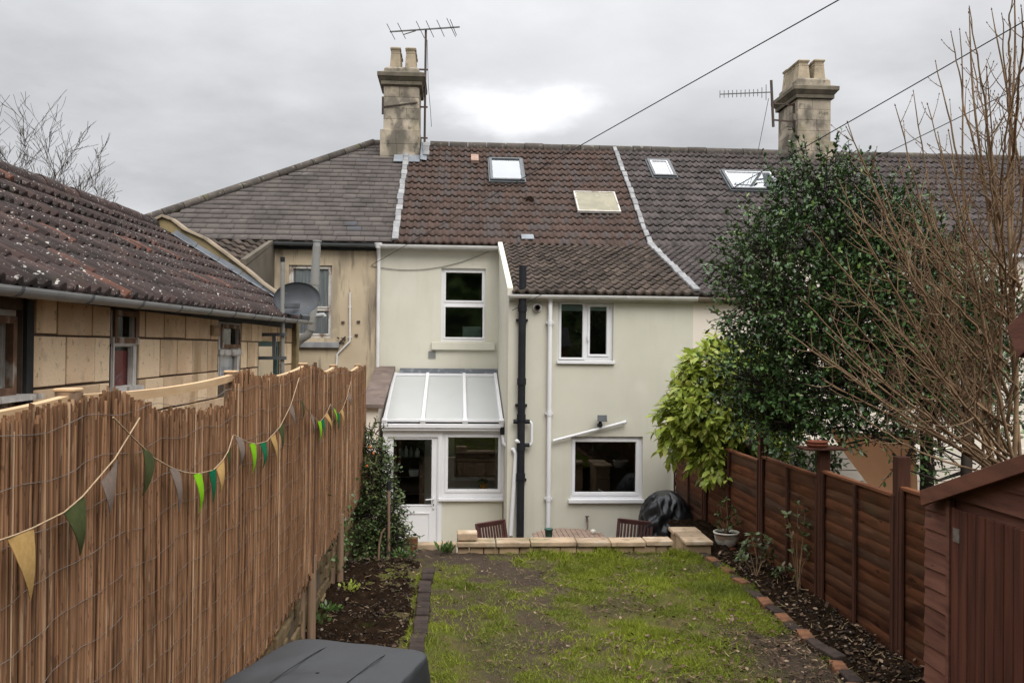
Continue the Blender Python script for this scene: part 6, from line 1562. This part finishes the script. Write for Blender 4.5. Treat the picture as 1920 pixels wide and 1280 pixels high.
def scatter_grass():
    n = 260000
    x = RNG.uniform(-.36, 2.95, n); y = 5.7 + (10.02 - 5.7) * RNG.random(n) ** 1.15
    m_ = mud_mask(x, y); cl = fbm(x, y, 4.5, 77, 3); cl2 = fbm(x, y, 1.2, 87, 2)
    keep = RNG.random(n) < np.clip(1.05 - 1.15 * m_, 0.03, 1) * np.clip((cl - .28) * 3.4, .10, 1) * np.clip(.45 + .9 * (cl2 - .3) + .12 * x, .3, .9)
    keep &= ~((x < -.2) & (y > 9.35))
    x, y, m_, cl, cl2 = x[keep], y[keep], m_[keep], cl[keep], cl2[keep]; n = len(x)
    P = np.stack([x, y, lawn_h(x, y) - .006], 1); A = rand_unit(n) * .85; A[:, 2] = np.abs(A[:, 2]) * .4 + .48
    size = RNG.uniform(.026, .066, n) * (1 - .5 * m_) * (.62 + 1.0 * np.clip(cl - .25, 0, .6))
    t = np.clip(RNG.random(n) * .55 + .40 * np.clip((.62 - cl2) * 3, 0, 1) * RNG.random(n) + .25 * m_ * RNG.random(n), 0, 1)
    leaves('grass', P, A, rand_unit(n), size, 'blade', None, BLADE, t, kind='stuff')
    # longer tufts against the walls and in clumps
    k = 210; tx = np.concatenate([RNG.uniform(.05, 2.7, 110), RNG.uniform(-.2, 2.8, 100)]); ty = np.concatenate([RNG.uniform(9.72, 9.93, 110), RNG.uniform(6.0, 9.8, 100)])
    ok = (mud_mask(tx, ty) < .3); tx, ty = tx[ok], ty[ok]; k = len(tx); m2 = 24
    x = np.repeat(tx, m2) + RNG.normal(size=k * m2) * .030; y = np.minimum(np.repeat(ty, m2) + RNG.normal(size=k * m2) * .030, 9.96); n = k * m2
    A = rand_unit(n) * .75; A[:, 2] = np.abs(A[:, 2]) * .4 + .62
    leaves('grass_tufts', np.stack([x, y, lawn_h(x, y) - .006], 1), A, rand_unit(n), RNG.uniform(.05, .105, n), 'blade', None, BLADE, RNG.random(n) * .68, kind='stuff')


scatter_grass()


def lay(name, n, xr, yr, size, mat, tpl, fn=None, flat=.18, dz=.012, zf=lawn_h):
    x = RNG.uniform(*xr, n); y = RNG.uniform(*yr, n)
    if fn is not None: k = RNG.random(n) < fn(x, y); x, y = x[k], y[k]
    n = len(x); A = rand_unit(n); A[:, 2] *= flat; U = np.array([0, 0, 1.0]) + rand_unit(n) * .45
    return leaves(name, np.stack([x, y, zf(x, y) + dz + RNG.random(n) * .012], 1), A, U, RNG.uniform(*size, n), mat, None, tpl, kind='stuff')


M['straw'] = pm('dry_straw', (0.19, 0.14, 0.075), (0.14, 0.10, 0.055), 6, 3, 0.8, 0.15, tint=.4)
lay('fallen_leaves', 9500, (-.3, 2.95), (5.7, 9.8), (.016, .050), 'litter', CURL, lambda x, y: np.clip(mud_mask(x, y) * .75 + .06, 0, 1) * np.clip((x - .55) / 1.3, .10, 1) * np.clip((10.1 - y) / 2.2, .15, 1))
lay('dry_grass_stalks', 4200, (-.3, 2.95), (5.7, 9.9), (.03, .085), 'straw', BLADE, lambda x, y: np.clip(mud_mask(x, y) * .9 + .14, 0, 1) * np.clip(.35 + x / 2.5, .2, 1))
lay('fallen_leaves', 420, (2.95, 3.42), (5.3, 9.9), (.02, .055), 'litter', CURL, None, .3, .045, lambda x, y: x * 0)
lay('fallen_leaves', 150, (-1.1, -.38), (6.2, 9.7), (.02, .05), 'litter', CURL, None, .3, .045, lambda x, y: x * 0)
lay('dry_grass_stalks', 160, (-1.1, -.3), (6.2, 9.9), (.03, .09), 'straw', BLADE, None, .2, .05, lambda x, y: x * 0)
lay('dry_grass_stalks', 200, (2.95, 3.42), (5.3, 9.9), (.03, .09), 'straw', BLADE, None, .2, .05, lambda x, y: x * 0)
M['pebble'] = pm('clod_and_stone', (0.045, 0.033, 0.025), (0.03, 0.022, 0.017), 12, 5, 0.95, 0.1, 0.6, 60, tint=.4, hue=((0.16, 0.13, 0.10), .93, .96))
OCT = (np.array([(.5, 0, 0), (-.5, 0, 0), (0, .42, .05), (0, -.45, 0), (0, .05, .38), (.05, 0, -.3)]), np.array([(0, 2, 4), (2, 1, 4), (1, 3, 4), (3, 0, 4), (2, 0, 5), (1, 2, 5), (3, 1, 5), (0, 3, 5)]))
for xr, yr, n in (((-1.12, -.36), (6.2, 9.7), 900), ((2.96, 3.42), (5.3, 9.9), 900)):
    lay('soil_clods', n, xr, yr, (.012, .046), 'pebble', OCT, None, .8, .012, (lambda x, y: x * 0 + .015) if xr[0] < -1 or xr[0] > 2.9 else lawn_h)


def weed(lab, px, py, Z, n, r, size, mat, nm='weed', tpl=OVAL, up=.5):
    q = onZ(px, py, Z); t = thing(nm, lab, 'weed', q)
    d = rand_unit(n); d[:, 2] = np.abs(d[:, 2]) * .6 + .1
    leaves('leaves', np.array(q) + d * r * RNG.random((n, 1)), d * .7 + np.array([0, 0, up]), rand_unit(n) + np.array([0, 0, .8]), RNG.uniform(*size, n), mat, t, tpl)


weed('bright green leafy weed at the foot of the second fence stake', 612, 1150, 0.02, 70, .16, (.03, .06), 'laureldark')
weed('low weed cluster against the rubble wall near the grill cover', 585, 1172, .02, 50, .14, (.03, .06), 'ivy')
weed('small yellowish weed in the dark soil in front of the climber', 655, 1110, .02, 40, .12, (.03, .06), 'laurel')
weed('leafy weed tuft where the path meets the back door step', 757, 1045, .0, 60, .14, (.03, .055), 'laureldark')
weed('broad leaved weed by the left end of the low wall', 838, 1036, .0, 50, .13, (.05, .10), 'laureldark', tpl=LENS, up=1.0)

# ------------------------------------------------------------------ holly
def crown_tree(name, lab, cat, base, blobs_px, nsp, leafmat, tpl, leaf, L, per, bias, droop, limb_r, barkmat, extra=(), shell=.5, spread=.9, group=None, fork_h=.45):
    t = thing(name, lab, cat, base, group)
    bl = [(onY(x, y, Y), r * Y / F) for x, y, r, Y in blobs_px]
    P, A, U, S, tw = sprigs(bl, nsp, L, per, bias, leaf, droop, spread, shell)
    mb = MB(); cen = sum((b[0] for b in bl), Vector()) / len(bl)
    fork = Vector((base[0], base[1], base[2] + (cen.z - base[2]) * fork_h))
    mb.tube([base, (Vector(base) + fork) / 2 + Vector((.03, .02, 0)), fork], [limb_r, limb_r * .85, limb_r * .7], 10); mb.build('trunk', barkmat, t)
    mb = MB()
    for c, r in bl: mid = (fork + c) / 2 + Vector((random.uniform(-.1, .1), random.uniform(-.1, .1), random.uniform(-.05, .12))); mb.tube([fork, mid, c, c + (c - mid).normalized() * r * .6], [limb_r * .45, limb_r * .3, limb_r * .16, .004], 7)
    mb.build('limbs', barkmat, t)
    for path, n_ in extra:                                    # leading shoots that break the outline
        pts = [onY(x, y, Y) for x, y, Y in path]; tw.append(tuple(np.array(p) for p in pts))
        for k in range(n_):
            u = (k + .5) / n_ * (len(pts) - 1); i = min(int(u), len(pts) - 2); p = pts[i] + (pts[i + 1] - pts[i]) * (u - i); d = np.array((pts[i + 1] - pts[i]).normalized())
            P.append(np.array(p)); A.append(d * .7 + rand_unit(1)[0] * .9); U.append(np.array([0, 0, 1.]) + rand_unit(1)[0] * .6); S.append(RNG.uniform(*leaf))
    twig_mesh('twigs', tw, .005, barkmat, t)
    leaves('foliage', P, A, U, S, leafmat, t, tpl)
    return t


q = onY(1735, 900, 9.3)
HB = [(1528, 345, 50, 9.2), (1480, 420, 54, 9.1), (1420, 455, 26, 9.0), (1545, 405, 88, 9.4), (1440, 500, 78, 8.9), (1385, 520, 30, 8.8), (1520, 510, 100, 9.2), (1620, 440, 95, 9.5), (1465, 590, 80, 8.8), (1400, 575, 36, 8.7), (1555, 600, 110, 9.1), (1660, 540, 115, 9.5),
      (1455, 690, 72, 8.8), (1410, 720, 44, 8.7), (1530, 705, 95, 8.9), (1640, 670, 105, 9.3), (1740, 610, 95, 9.6), (1720, 500, 80, 9.7), (1480, 765, 52, 8.8), (1425, 770, 46, 8.7), (1440, 735, 60, 8.8), (1395, 690, 34, 8.7), (1520, 790, 46, 8.8), (1470, 800, 34, 8.7), (1565, 752, 56, 8.9), (1690, 742, 58, 9.3), (1790, 690, 80, 9.5), (1800, 560, 70, 9.8), (1680, 420, 58, 9.7), (1780, 760, 56, 9.3), (1850, 640, 70, 9.7), (1870, 760, 60, 9.5), (1720, 640, 80, 9.4), (1785, 610, 76, 9.6), (1755, 710, 70, 9.4), (1845, 580, 60, 9.7), (1705, 848, 26, 9.0), (1765, 862, 34, 9.0), (1640, 812, 22, 8.9), (1600, 805, 18, 8.9)]
EX = [([(1530, 330, 9.1), (1505, 285, 9.05), (1484, 236, 9.0)], 20), ([(1560, 330, 9.1), (1580, 290, 9.1), (1592, 272, 9.1)], 12), ([(1470, 350, 9.1), (1440, 315, 9.0), (1428, 280, 9.0)], 12), ([(1420, 430, 9), (1375, 410, 8.9), (1362, 392, 8.9)], 14),
      ([(1400, 500, 8.9), (1355, 470, 8.8), (1332, 455, 8.8)], 16), ([(1400, 530, 8.9), (1360, 530, 8.8), (1340, 520, 8.8)], 14), ([(1440, 620, 8.7), (1375, 602, 8.6), (1345, 590, 8.6), (1325, 574, 8.6)], 22), ([(1420, 600, 8.7), (1365, 560, 8.6)], 14), ([(1430, 680, 8.6), (1385, 650, 8.6)], 12)]
for x, y, dx, dy in ((1430, 410, -45, -25), (1385, 470, -50, -30), (1380, 540, -60, -10), (1400, 610, -55, 0), (1420, 660, -60, 10), (1395, 730, -45, 15), (1560, 310, 10, -60), (1620, 340, 25, -55), (1680, 370, 40, -50), (1740, 430, 50, -60), (1400, 780, -30, 40), (1500, 310, -20, -45), (1425, 450, -75, -20), (1600, 330, -10, -70)):
    EX.append(([(x, y, 8.9), (x + dx * .6, y + dy * .5, 8.85), (x + dx, y + dy, 8.8)], 16))
crown_tree('holly_tree', 'large dark glossy holly tree overhanging the lap panel fence', 'tree', (q.x, 9.3, -.05), HB, 3900, 'holly', HOLLY, (.034, .066), (.20, .48), 12, .22, .08, .085, 'bark', EX, .38, fork_h=.80)
t = COL.objects['holly_tree']
mb = MB()
for a in (((1500, 812, 8.9), (1580, 800, 9.0), (1725, 825, 9.25)), ((1560, 838, 8.8), (1640, 820, 9.0), (1690, 830, 9.3)), ((1600, 790, 8.9), (1680, 800, 9.1)), ((1760, 850, 9.0), (1700, 820, 9.2), (1690, 790, 9.3)), ((1530, 800, 8.7), (1450, 790, 8.6)), ((1830, 870, 8.8), (1740, 830, 9.1), (1680, 810, 9.3)), ((1700, 880, 8.8), (1760, 900, 8.8), (1820, 880, 8.9))):
    mb.tube([onY(*p) for p in a], [.008, .014, .024][:len(a)], 6)
mb.build('low_branches', 'bark', t)
# ---- laurel
q = onY(1400, 880, 11.6)
LB = [(1335, 690, 46, 11.6), (1375, 672, 32, 11.7), (1300, 725, 38, 11.5), (1415, 690, 36, 11.6), (1275, 775, 32, 11.4), (1325, 765, 50, 11.3), (1375, 740, 50, 11.4), (1285, 815, 28, 11.3), (1340, 820, 40, 11.2), (1385, 805, 40, 11.2), (1345, 862, 24, 11.0), (1400, 850, 26, 11.1), (1440, 660, 24, 11.8), (1320, 840, 20, 11.1), (1425, 725, 46, 11.5), (1440, 770, 44, 11.4), (1425, 815, 40, 11.2), (1300, 690, 26, 11.6), (1262, 800, 22, 11.4), (1355, 650, 22, 11.7)]
crown_tree('spotted_laurel', 'yellow green spotted laurel with long drooping leaves leaning over the fence', 'shrub', (3.95, 11.6, -.3), LB, 720, 'laurel', LENS, (.11, .195), (.12, .22), 9, .05, .60, .05, 'bark', (), .55, .95)
q = onY(1560, 900, 10.4)
crown_tree('dark_laurel', 'dark green laurel filling the gap between fence posts under the holly', 'shrub', (q.x, 10.4, -.1), [(1465, 850, 30, 10.4), (1500, 855, 28, 10.4), (1530, 870, 30, 10.4), (1480, 885, 24, 10.3), (1550, 850, 22, 10.5)], 90, 'laureldark', LENS, (.07, .12), (.10, .2), 7, .1, .5, .03, 'bark', (), .4, .9)
# two old trunks and a post in the neighbour's hedge line
for px, lab in ((1812, 'thinner dark trunk behind the fence beside the bare shrub'),):
    a = onY(px, 960, 8.6); t = thing('tree_trunk', lab, 'trunk', (a.x, 8.6, -.1)); mb = MB(); top_ = onY(px + 4, 780, 8.9)
    mb.tube([(a.x, 8.6, -.1), onY(px, 880, 8.65), top_, onY(px - 10, 680, 9.1)], [.12, .11, .09, .04] if False else [.06, .055, .045, .02], 12); mb.build('trunk', 'bark', t)

# ------------------------------------------------------------------ bare twiggy shrub in front of the holly
def bez(a, b, c, n): return [a * (1 - t) ** 2 + b * 2 * t * (1 - t) + c * t * t for t in (i / n for i in range(n + 1))]


BUD = (np.array([(0, 0, 0), (.22, .4, 0), (-.22, .4, 0), (0, .4, .22), (0, .4, -.22), (0, 1, 0)]), np.array([(0, 1, 3), (0, 3, 2), (0, 2, 4), (0, 4, 1), (5, 3, 1), (5, 2, 3), (5, 4, 2), (5, 1, 4)]))


def bare_shrub():
    Yb = 6.9; b0 = onY(1845, 880, Yb); t = thing('bare_shrub', 'tall bare brown shrub of many budded stems fanning out beyond the shed', 'shrub', (b0.x, Yb, -.05))
    T = [(1816, 18, 6.3), (1806, 62, 6.9), (1786, 62, 6.6), (1758, 118, 6.7), (1738, 200, 6.5), (1712, 172, 7.0), (1678, 200, 6.6), (1684, 300, 6.2), (1640, 300, 6.8), (1655, 380, 6.3), (1598, 420, 6.5), (1576, 372, 7.1), (1590, 520, 6.2),
         (1545, 548, 6.8), (1500, 560, 6.4), (1468, 615, 6.7), (1520, 640, 6.2), (1576, 655, 6.5), (1545, 715, 6.4), (1640, 600, 6.0), (1690, 480, 6.1), (1732, 380, 6.0), (1775, 250, 6.2), (1850, 130, 6.3), (1872, 30, 6.5), (1895, -30, 6.6), (1908, 120, 6.1),
         (1915, 10, 5.9), (1930, 250, 6.0), (1846, 240, 5.9), (1880, 330, 5.8), (1700, 620, 5.9), (1610, 780, 6.1), (1960, 90, 6.2), (1790, 400, 5.8), (1745, 520, 5.9), (1960, 330, 6.1), (1826, 420, 6.0), (1668, 700, 6.0)]
    stems = MB(); tw = MB(); BP = []; BA = []; BS = []

    def bud(p, d, s): BP.append(np.array(p)); BA.append(np.array(d)); BS.append(s)

    def twig(p, d, L, r, dep):
        n = 5; pts = [p]; dd = d.copy()
        for i in range(n):
            dd = (dd + Vector((random.gauss(0, .03), random.gauss(0, .03), .13 + random.gauss(0, .03)))).normalized(); pts.append(pts[-1] + dd * (L / n))
        tw.tube(pts, [r * (1 - .55 * i / n) for i in range(n + 1)], 5, False, random.random())
        bud(pts[-1] - dd * .004, dd, random.uniform(.018, .027))
        for i in (2, 4):
            for s in (-1, 1): sv = dd.cross(Vector((random.random() - .5, random.random() - .5, random.random() - .5))).normalized(); bud(pts[i], (dd * .5 + sv).normalized(), random.uniform(.009, .014))
        if dep and L > .12:
            for i in range(2, n):
                if random.random() < .5:
                    sv = dd.cross(Vector((random.random() - .5, random.random() - .5, .2))).normalized()
                    for s in (-1, 1):
                        if random.random() < .72: twig(pts[i], ((pts[i] - pts[i - 1]).normalized() * .75 + sv * s * .75).normalized(), L * random.uniform(.34, .6), r * .62, dep - 1)

    for x0, y0, x1, y1, x2, y2, r in ((1872, 900, 1862, 420, 1816, 18, .016), (1893, 900, 1902, 420, 1897, -40, .020), (1915, 900, 1910, 380, 1868, 20, .015), (1940, 900, 1950, 420, 1935, -60, .018), (1850, 905, 1838, 560, 1790, 60, .013), (1880, 900, 1880, 500, 1852, 130, .014)):
        a, b, c = onY(x0, y0, Yb), onY(x1, y1, Yb - .1), onY(x2, y2, Yb - .3); a.z = -.05; W = bez(a, b, c, 22); W = [p + Vector((.03 * math.sin(i * .5 + x1), .02 * math.sin(i * .37 + x0), 0)) for i, p in enumerate(W)]; stems.tube(W, [r * (1 - i / 22) ** .7 + .003 for i in range(23)], 8, False, random.random())
        for i in range(8, 16):
            d = (W[i + 1] - W[i]).normalized() if i < 22 else d; sv = d.cross(Vector((random.random() - .5, random.random() - .5, .3))).normalized()
            for s in (-1, 1):
                if random.random() < .5: twig(W[i], (d * .75 + sv * s * .7).normalized(), random.uniform(.2, .45) * (1.2 - .03 * i), .0055, 1)
        bud(W[-1], (W[-1] - W[-2]).normalized(), .028)
    T += [(random.uniform(1500, 1880), random.uniform(180, 760), random.uniform(5.9, 6.9)) for _ in range(15)]
    for k, (x, y, Y) in enumerate(T):
        tip = onY(x, y, Y); sx = random.uniform(1868, 1925); sy = min(890, y + (random.uniform(.75, 1.1) if y > 350 else random.uniform(1.5, 3.2)) * abs(sx - x) + (40 if y > 350 else 260)); bx = onY(sx, sy, Yb + random.uniform(-.15, .1)); dx = tip - bx
        ctl = (bx + tip) / 2 + Vector((random.uniform(-.05, .05), random.uniform(-.1, .1), -dx.length * random.uniform(.02, .13)))
        n = 26; pts = bez(bx, ctl, tip, n); ln = sum((pts[i + 1] - pts[i]).length for i in range(n))
        off = Vector((0, 0, 0)); W = []
        for i, p in enumerate(pts):
            off = off * .9 + Vector((random.gauss(0, .005), random.gauss(0, .005), random.gauss(0, .004))); W.append(p + off)
        r0 = random.uniform(.006, .013); stems.tube(W, [r0 * (1 - i / n) ** .8 + .0032 for i in range(n + 1)], 7, False, random.random())
        d = (W[-1] - W[-2]).normalized(); bud(W[-1], d, .028)
        step = max(1, int(round(n * .17 / ln))); i = int(n * random.uniform(.22, .36))
        while i < n:
            d = (W[i + 1] - W[i]).normalized(); sv = d.cross(Vector((random.random() - .5, random.random() - .5, random.random() - .5))).normalized(); u = i / n
            for s in (-1, 1):
                if random.random() < .66: twig(W[i], (d * .7 + sv * s * .8).normalized(), random.uniform(.20, .52) * (1.15 - .85 * u) + .05, .0052 * (1.15 - .5 * u), 1 if u < .8 else 0)
            i += step + random.randint(0, 1)
    stems.build('stems', 'twig', t); tw.build('twigs', 'twig', t)
    leaves('buds', BP, BA, rand_unit(len(BP)), BS, 'bud', t, BUD)


bare_shrub()

# ------------------------------------------------------------------ climber by the back door
def climber():
    q = onY(710, 1050, 10.3); t = thing('climbing_shrub', 'dense green climber with a few orange hips at the end of the reed fence', 'climber', (q.x, 10.3, -.05))
    B = [(697, 812, 15, 10.9), (702, 842, 22, 10.8), (706, 880, 26, 10.7), (708, 920, 30, 10.6), (708, 965, 34, 10.5), (715, 1005, 38, 10.3), (722, 1045, 36, 10.1), (742, 985, 18, 10.2), (690, 940, 20, 10.6), (700, 1065, 30, 9.9), (735, 950, 14, 10.2), (752, 1005, 12, 10.1), (690, 1010, 24, 10.2)]
    bl = [(onY(x, y, Y), r * Y / F) for x, y, r, Y in B]
    P, A, U, S, tw = sprigs(bl, 1150, (.10, .22), 7, .1, (.028, .05), .25, .95, .35)
    for pth in (((700, 1050, 10.1), (715, 960, 10.2), (745, 940, 10.1), (760, 962, 10.0)), ((705, 1055, 10.1), (735, 990, 10.1), (758, 1000, 10.0), (770, 1016, 10.0)), ((700, 900, 10.6), (726, 860, 10.4), (740, 890, 10.3), (752, 935, 10.2)), ((700, 1000, 10.2), (740, 965, 10.1), (765, 955, 10.0))):
        pts = [onY(*p) for p in pth]; tw.append(tuple(np.array(p) for p in pts))
        for k in range(14):
            u = (k + .5) / 14 * (len(pts) - 1); i = min(int(u), len(pts) - 2); p = pts[i] + (pts[i + 1] - pts[i]) * (u - i); P.append(np.array(p)); A.append(rand_unit(1)[0]); U.append(rand_unit(1)[0] + [0, 0, .8]); S.append(RNG.uniform(.03, .05))
    twig_mesh('twigs', tw, .005, 'bark', t); leaves('foliage', P, A, U, S, 'ivy', t, OVAL)
    mb = MB()
    for pth in (((726, 1060, 9.9), (727, 1000, 10.0), (731, 960, 10.0), (733, 946, 10.0)), ((700, 1070, 10.0), (695, 980, 10.4), (700, 880, 10.6)), ((688, 1070, 10.1), (684, 1000, 10.4), (692, 950, 10.5))): mb.tube([onY(*p) for p in pth], [.018, .015, .012, .008][:len(pth)], 7)
    mb.build('stems', 'bark', t)
    for x, y in ((688, 873), (694, 838), (700, 850)): mb = MB(); mb.ball(onY(x, y, 10.35), .016); mb.build('rose_hip', 'berry', t)
    q = onY(727, 1000, 10.0); s = thing('garden_stick', 'pale wooden stick stuck in the soil in front of the climber', 'stick', (onY(711, 1060, 9.8).x, 9.8, 0)); mb = MB(); mb.tube([onY(709, 1062, 9.8), onY(711, 1020, 9.8), onY(716, 998, 9.8), onY(722, 990, 9.8)], [.014, .012, .011, .010], 8); mb.build('stick', 'stake', s)
    q = onY(729, 1020, 9.95); s = thing('garden_cane', 'brown stake with dark top standing in the climber by the door glass', 'stake', (q.x, 9.95, 0)); mb = MB(); mb.tube([onY(729, 1060, 9.95), onY(729, 918, 9.95)], .016, 8); mb.build('stake', 'stake', s); mb = MB(); mb.tube([onY(729, 918, 9.95), onY(729, 902, 9.95)], .022, 8); mb.build('cap', 'black', s)


climber()
q = onY(662, 975, 9.9); t = thing('wall_ivy', 'small bright green ivy patch on the rubble wall beside the third stake', 'ivy', (XR, 9.2, .3))
n = 240; c = np.array([XR + .03, 9.3, .42]); d = RNG.normal(size=(n, 3)) * np.array([.03, .42, .22]); leaves('foliage', c + d, rand_unit(n) + [.6, 0, -.5], rand_unit(n) + [1, 0, .5], RNG.uniform(.03, .055, n), 'laureldark', t, OVAL)

# ------------------------------------------------------------------ young shrubs, pot plant
def young(name, lab, base_px, Z, stems_px, Y, mat, leaf, per, sr=.006, cat='shrub', whorl=1.0, root=None):
    b = onZ(*base_px, Z) if root is None else root; Y = b.y if Y is None else Y; t = thing(name, lab, cat, b); mb = MB(); P = []; A = []; U = []; S = []
    for k, st_ in enumerate(stems_px):
        pts = [Vector(b) + Vector((random.uniform(-.02, .02), random.uniform(-.02, .02), -.03))] + [onY(x, y, Y + random.uniform(-.08, .08)) for x, y in st_]
        mb.tube(pts, [sr * (1 - .5 * i / (len(pts) - 1)) for i in range(len(pts))], 6)
        end = pts[-1]; d = (pts[-1] - pts[-2]).normalized()
        nodes = [(end, per)] + [(pts[-1] + (pts[-2] - pts[-1]) * u, max(3, per // 2)) for u in (.28, .55)]
        for p, n_ in nodes:
            for j in range(n_):
                a = j * 2.4 + random.random(); sd_ = d.cross(Vector((math.cos(a), math.sin(a), .3))).normalized(); P.append(np.array(p)); A.append(np.array(sd_ * whorl + d * random.uniform(.1, .7))); U.append(np.array([0, 0, 1.]) + rand_unit(1)[0] * .4); S.append(RNG.uniform(*leaf))
    mb.build('stems', 'twig', t); leaves('foliage', P, A, U, S, mat, t, LENS); return t


young('rhododendron', 'low leafy rhododendron in the soil nearest the white pot', (1418, 1078), .02, [[(1408, 1040), (1398, 1020)], [(1422, 1040), (1420, 1005)], [(1430, 1045), (1440, 1012)], [(1405, 1060), (1388, 1042)], [(1428, 1055), (1446, 1040)], [(1418, 1040), (1408, 1002)], [(1425, 1060), (1430, 1030)]], None, 'shrub', (.06, .10), 9)
young('rhododendron', 'taller thin stemmed rhododendron against the middle fence panel', (1498, 1108), .02, [[(1494, 1030), (1496, 945)], [(1490, 1040), (1476, 966)], [(1502, 1040), (1510, 960)], [(1500, 1060), (1512, 985)], [(1505, 1060), (1522, 1030)], [(1490, 1070), (1480, 990)], [(1500, 1050), (1530, 1042)]], None, 'shrub', (.055, .09), 7, .005)
young('rhododendron', 'small sprawling rhododendron at the foot of the taller thin one', (1470, 1092), .02, [[(1462, 1080), (1455, 1072)], [(1475, 1080), (1484, 1066)], [(1468, 1078), (1466, 1062)], [(1480, 1090), (1494, 1084)]], None, 'shrub', (.05, .085), 8)
c = onZ(1362, 1023, .02); pt = thing('potted_shrub', 'white glazed pot with brown foot holding a small leafy shrub', 'potted plant', c)
mb = MB(); r = 24.5 / F * c.y; h = onY(1362, 996, c.y).z - c.z
mb.lathe([(r * .60, 0), (r * .66, .01), (r * .86, h * .35), (r * .95, h * .75), (r * .95, h * .86), (r * 1.02, h * .88), (r * 1.02, h), (r * .9, h), (r * .88, h * .8)], c, 32); mb.build('pot', 'glaze', pt)
mb = MB(); mb.lathe([(r * .885, h * .82), (r * .3, h * .9), (.001, h * .92)], c, 20); mb.build('soil', 'soil', pt)
P = []; A = []; U = []; S = []; mb = MB(); root = Vector((c.x, c.y, c.z + h * .85))
for (x, y) in ((1350, 945), (1362, 936), (1372, 950), (1345, 962), (1378, 962), (1366, 970), (1352, 975), (1372, 985), (1344, 984), (1384, 978)):
    e = onY(x, y, c.y + random.uniform(-.06, .06)); mb.tube([root, (root + e) / 2 + Vector((random.uniform(-.02, .02), 0, .01)), e], [.006, .005, .003], 6)
    for j in range(9): a = rand_unit(1)[0]; P.append(np.array(e)); A.append(a + [0, 0, -.1]); U.append(np.array([0, 0, 1.]) + rand_unit(1)[0] * .4); S.append(RNG.uniform(.045, .075))
for j in range(50): a = rand_unit(1)[0]; a[2] = abs(a[2]) * .5; P.append(np.array(root) + a * r * .6); A.append(a); U.append(np.array([0, 0, 1.])); S.append(RNG.uniform(.03, .06))
mb.build('stems', 'twig', pt); leaves('foliage', P, A, U, S, 'ivy', pt, LENS)
mb = MB(); mb.lathe([(r * .75, -.02), (r * .95, 0), (r * .97, .018), (r * .7, .016)], c - Vector((0, 0, .018)), 24); tag(mb.build('pot_saucer', 'terracotta', base=True), 'terracotta saucer under the white glazed pot', 'saucer')

# ------------------------------------------------------------------ bare tree beyond the outbuilding
def far_tree():
    Y = 27; b = onY(60, 640, Y); t = thing('bare_tree', 'distant leafless tree showing above the outbuilding ridge', 'tree', (b.x, Y, PATIO)); mb = MB()

    def br(p, d, L, r, dep):
        n = 4; pts = [p]; dd = d.copy()
        for i in range(n):
            dd = (dd + Vector((random.gauss(0, .09), random.gauss(0, .09), .07 + random.gauss(0, .06)))).normalized(); pts.append(pts[-1] + dd * L / n)
        mb.tube(pts, [max(.0055, r * (1 - .45 * i / n)) for i in range(n + 1)], 5 if dep > 1 else 4, False, random.random())
        if dep == 0: return
        for i in range(1, n + 1):
            for s in range(2 if i < n else 3):
                if random.random() < .52: v = Vector((random.gauss(0, 1), random.gauss(0, 1), random.gauss(.2, .6))).normalized(); br(pts[i], ((pts[i] - pts[i - 1]).normalized() * .8 + v * .62).normalized(), L * random.uniform(.45, .72), max(.006, r * .5), dep - 1)
    base = Vector((b.x, Y, PATIO)); h = onY(60, 420, Y).z
    for x, y in ((-60, 250), (20, 232), (80, 248), (150, 272), (120, 300), (190, 320), (-20, 300), (50, 300), (225, 372)):
        tip = onY(x, y, Y + random.uniform(-1, 1)); st_ = Vector((b.x + (tip.x - b.x) * .45, Y, h - .4)); mb.tube([base, (base + st_) / 2, st_], [.09, .06, .026], 7, False); d = (tip - st_); br(st_, d.normalized(), d.length * .62, .020, 3)
    mb.build('branches', 'bark2', t)


far_tree()
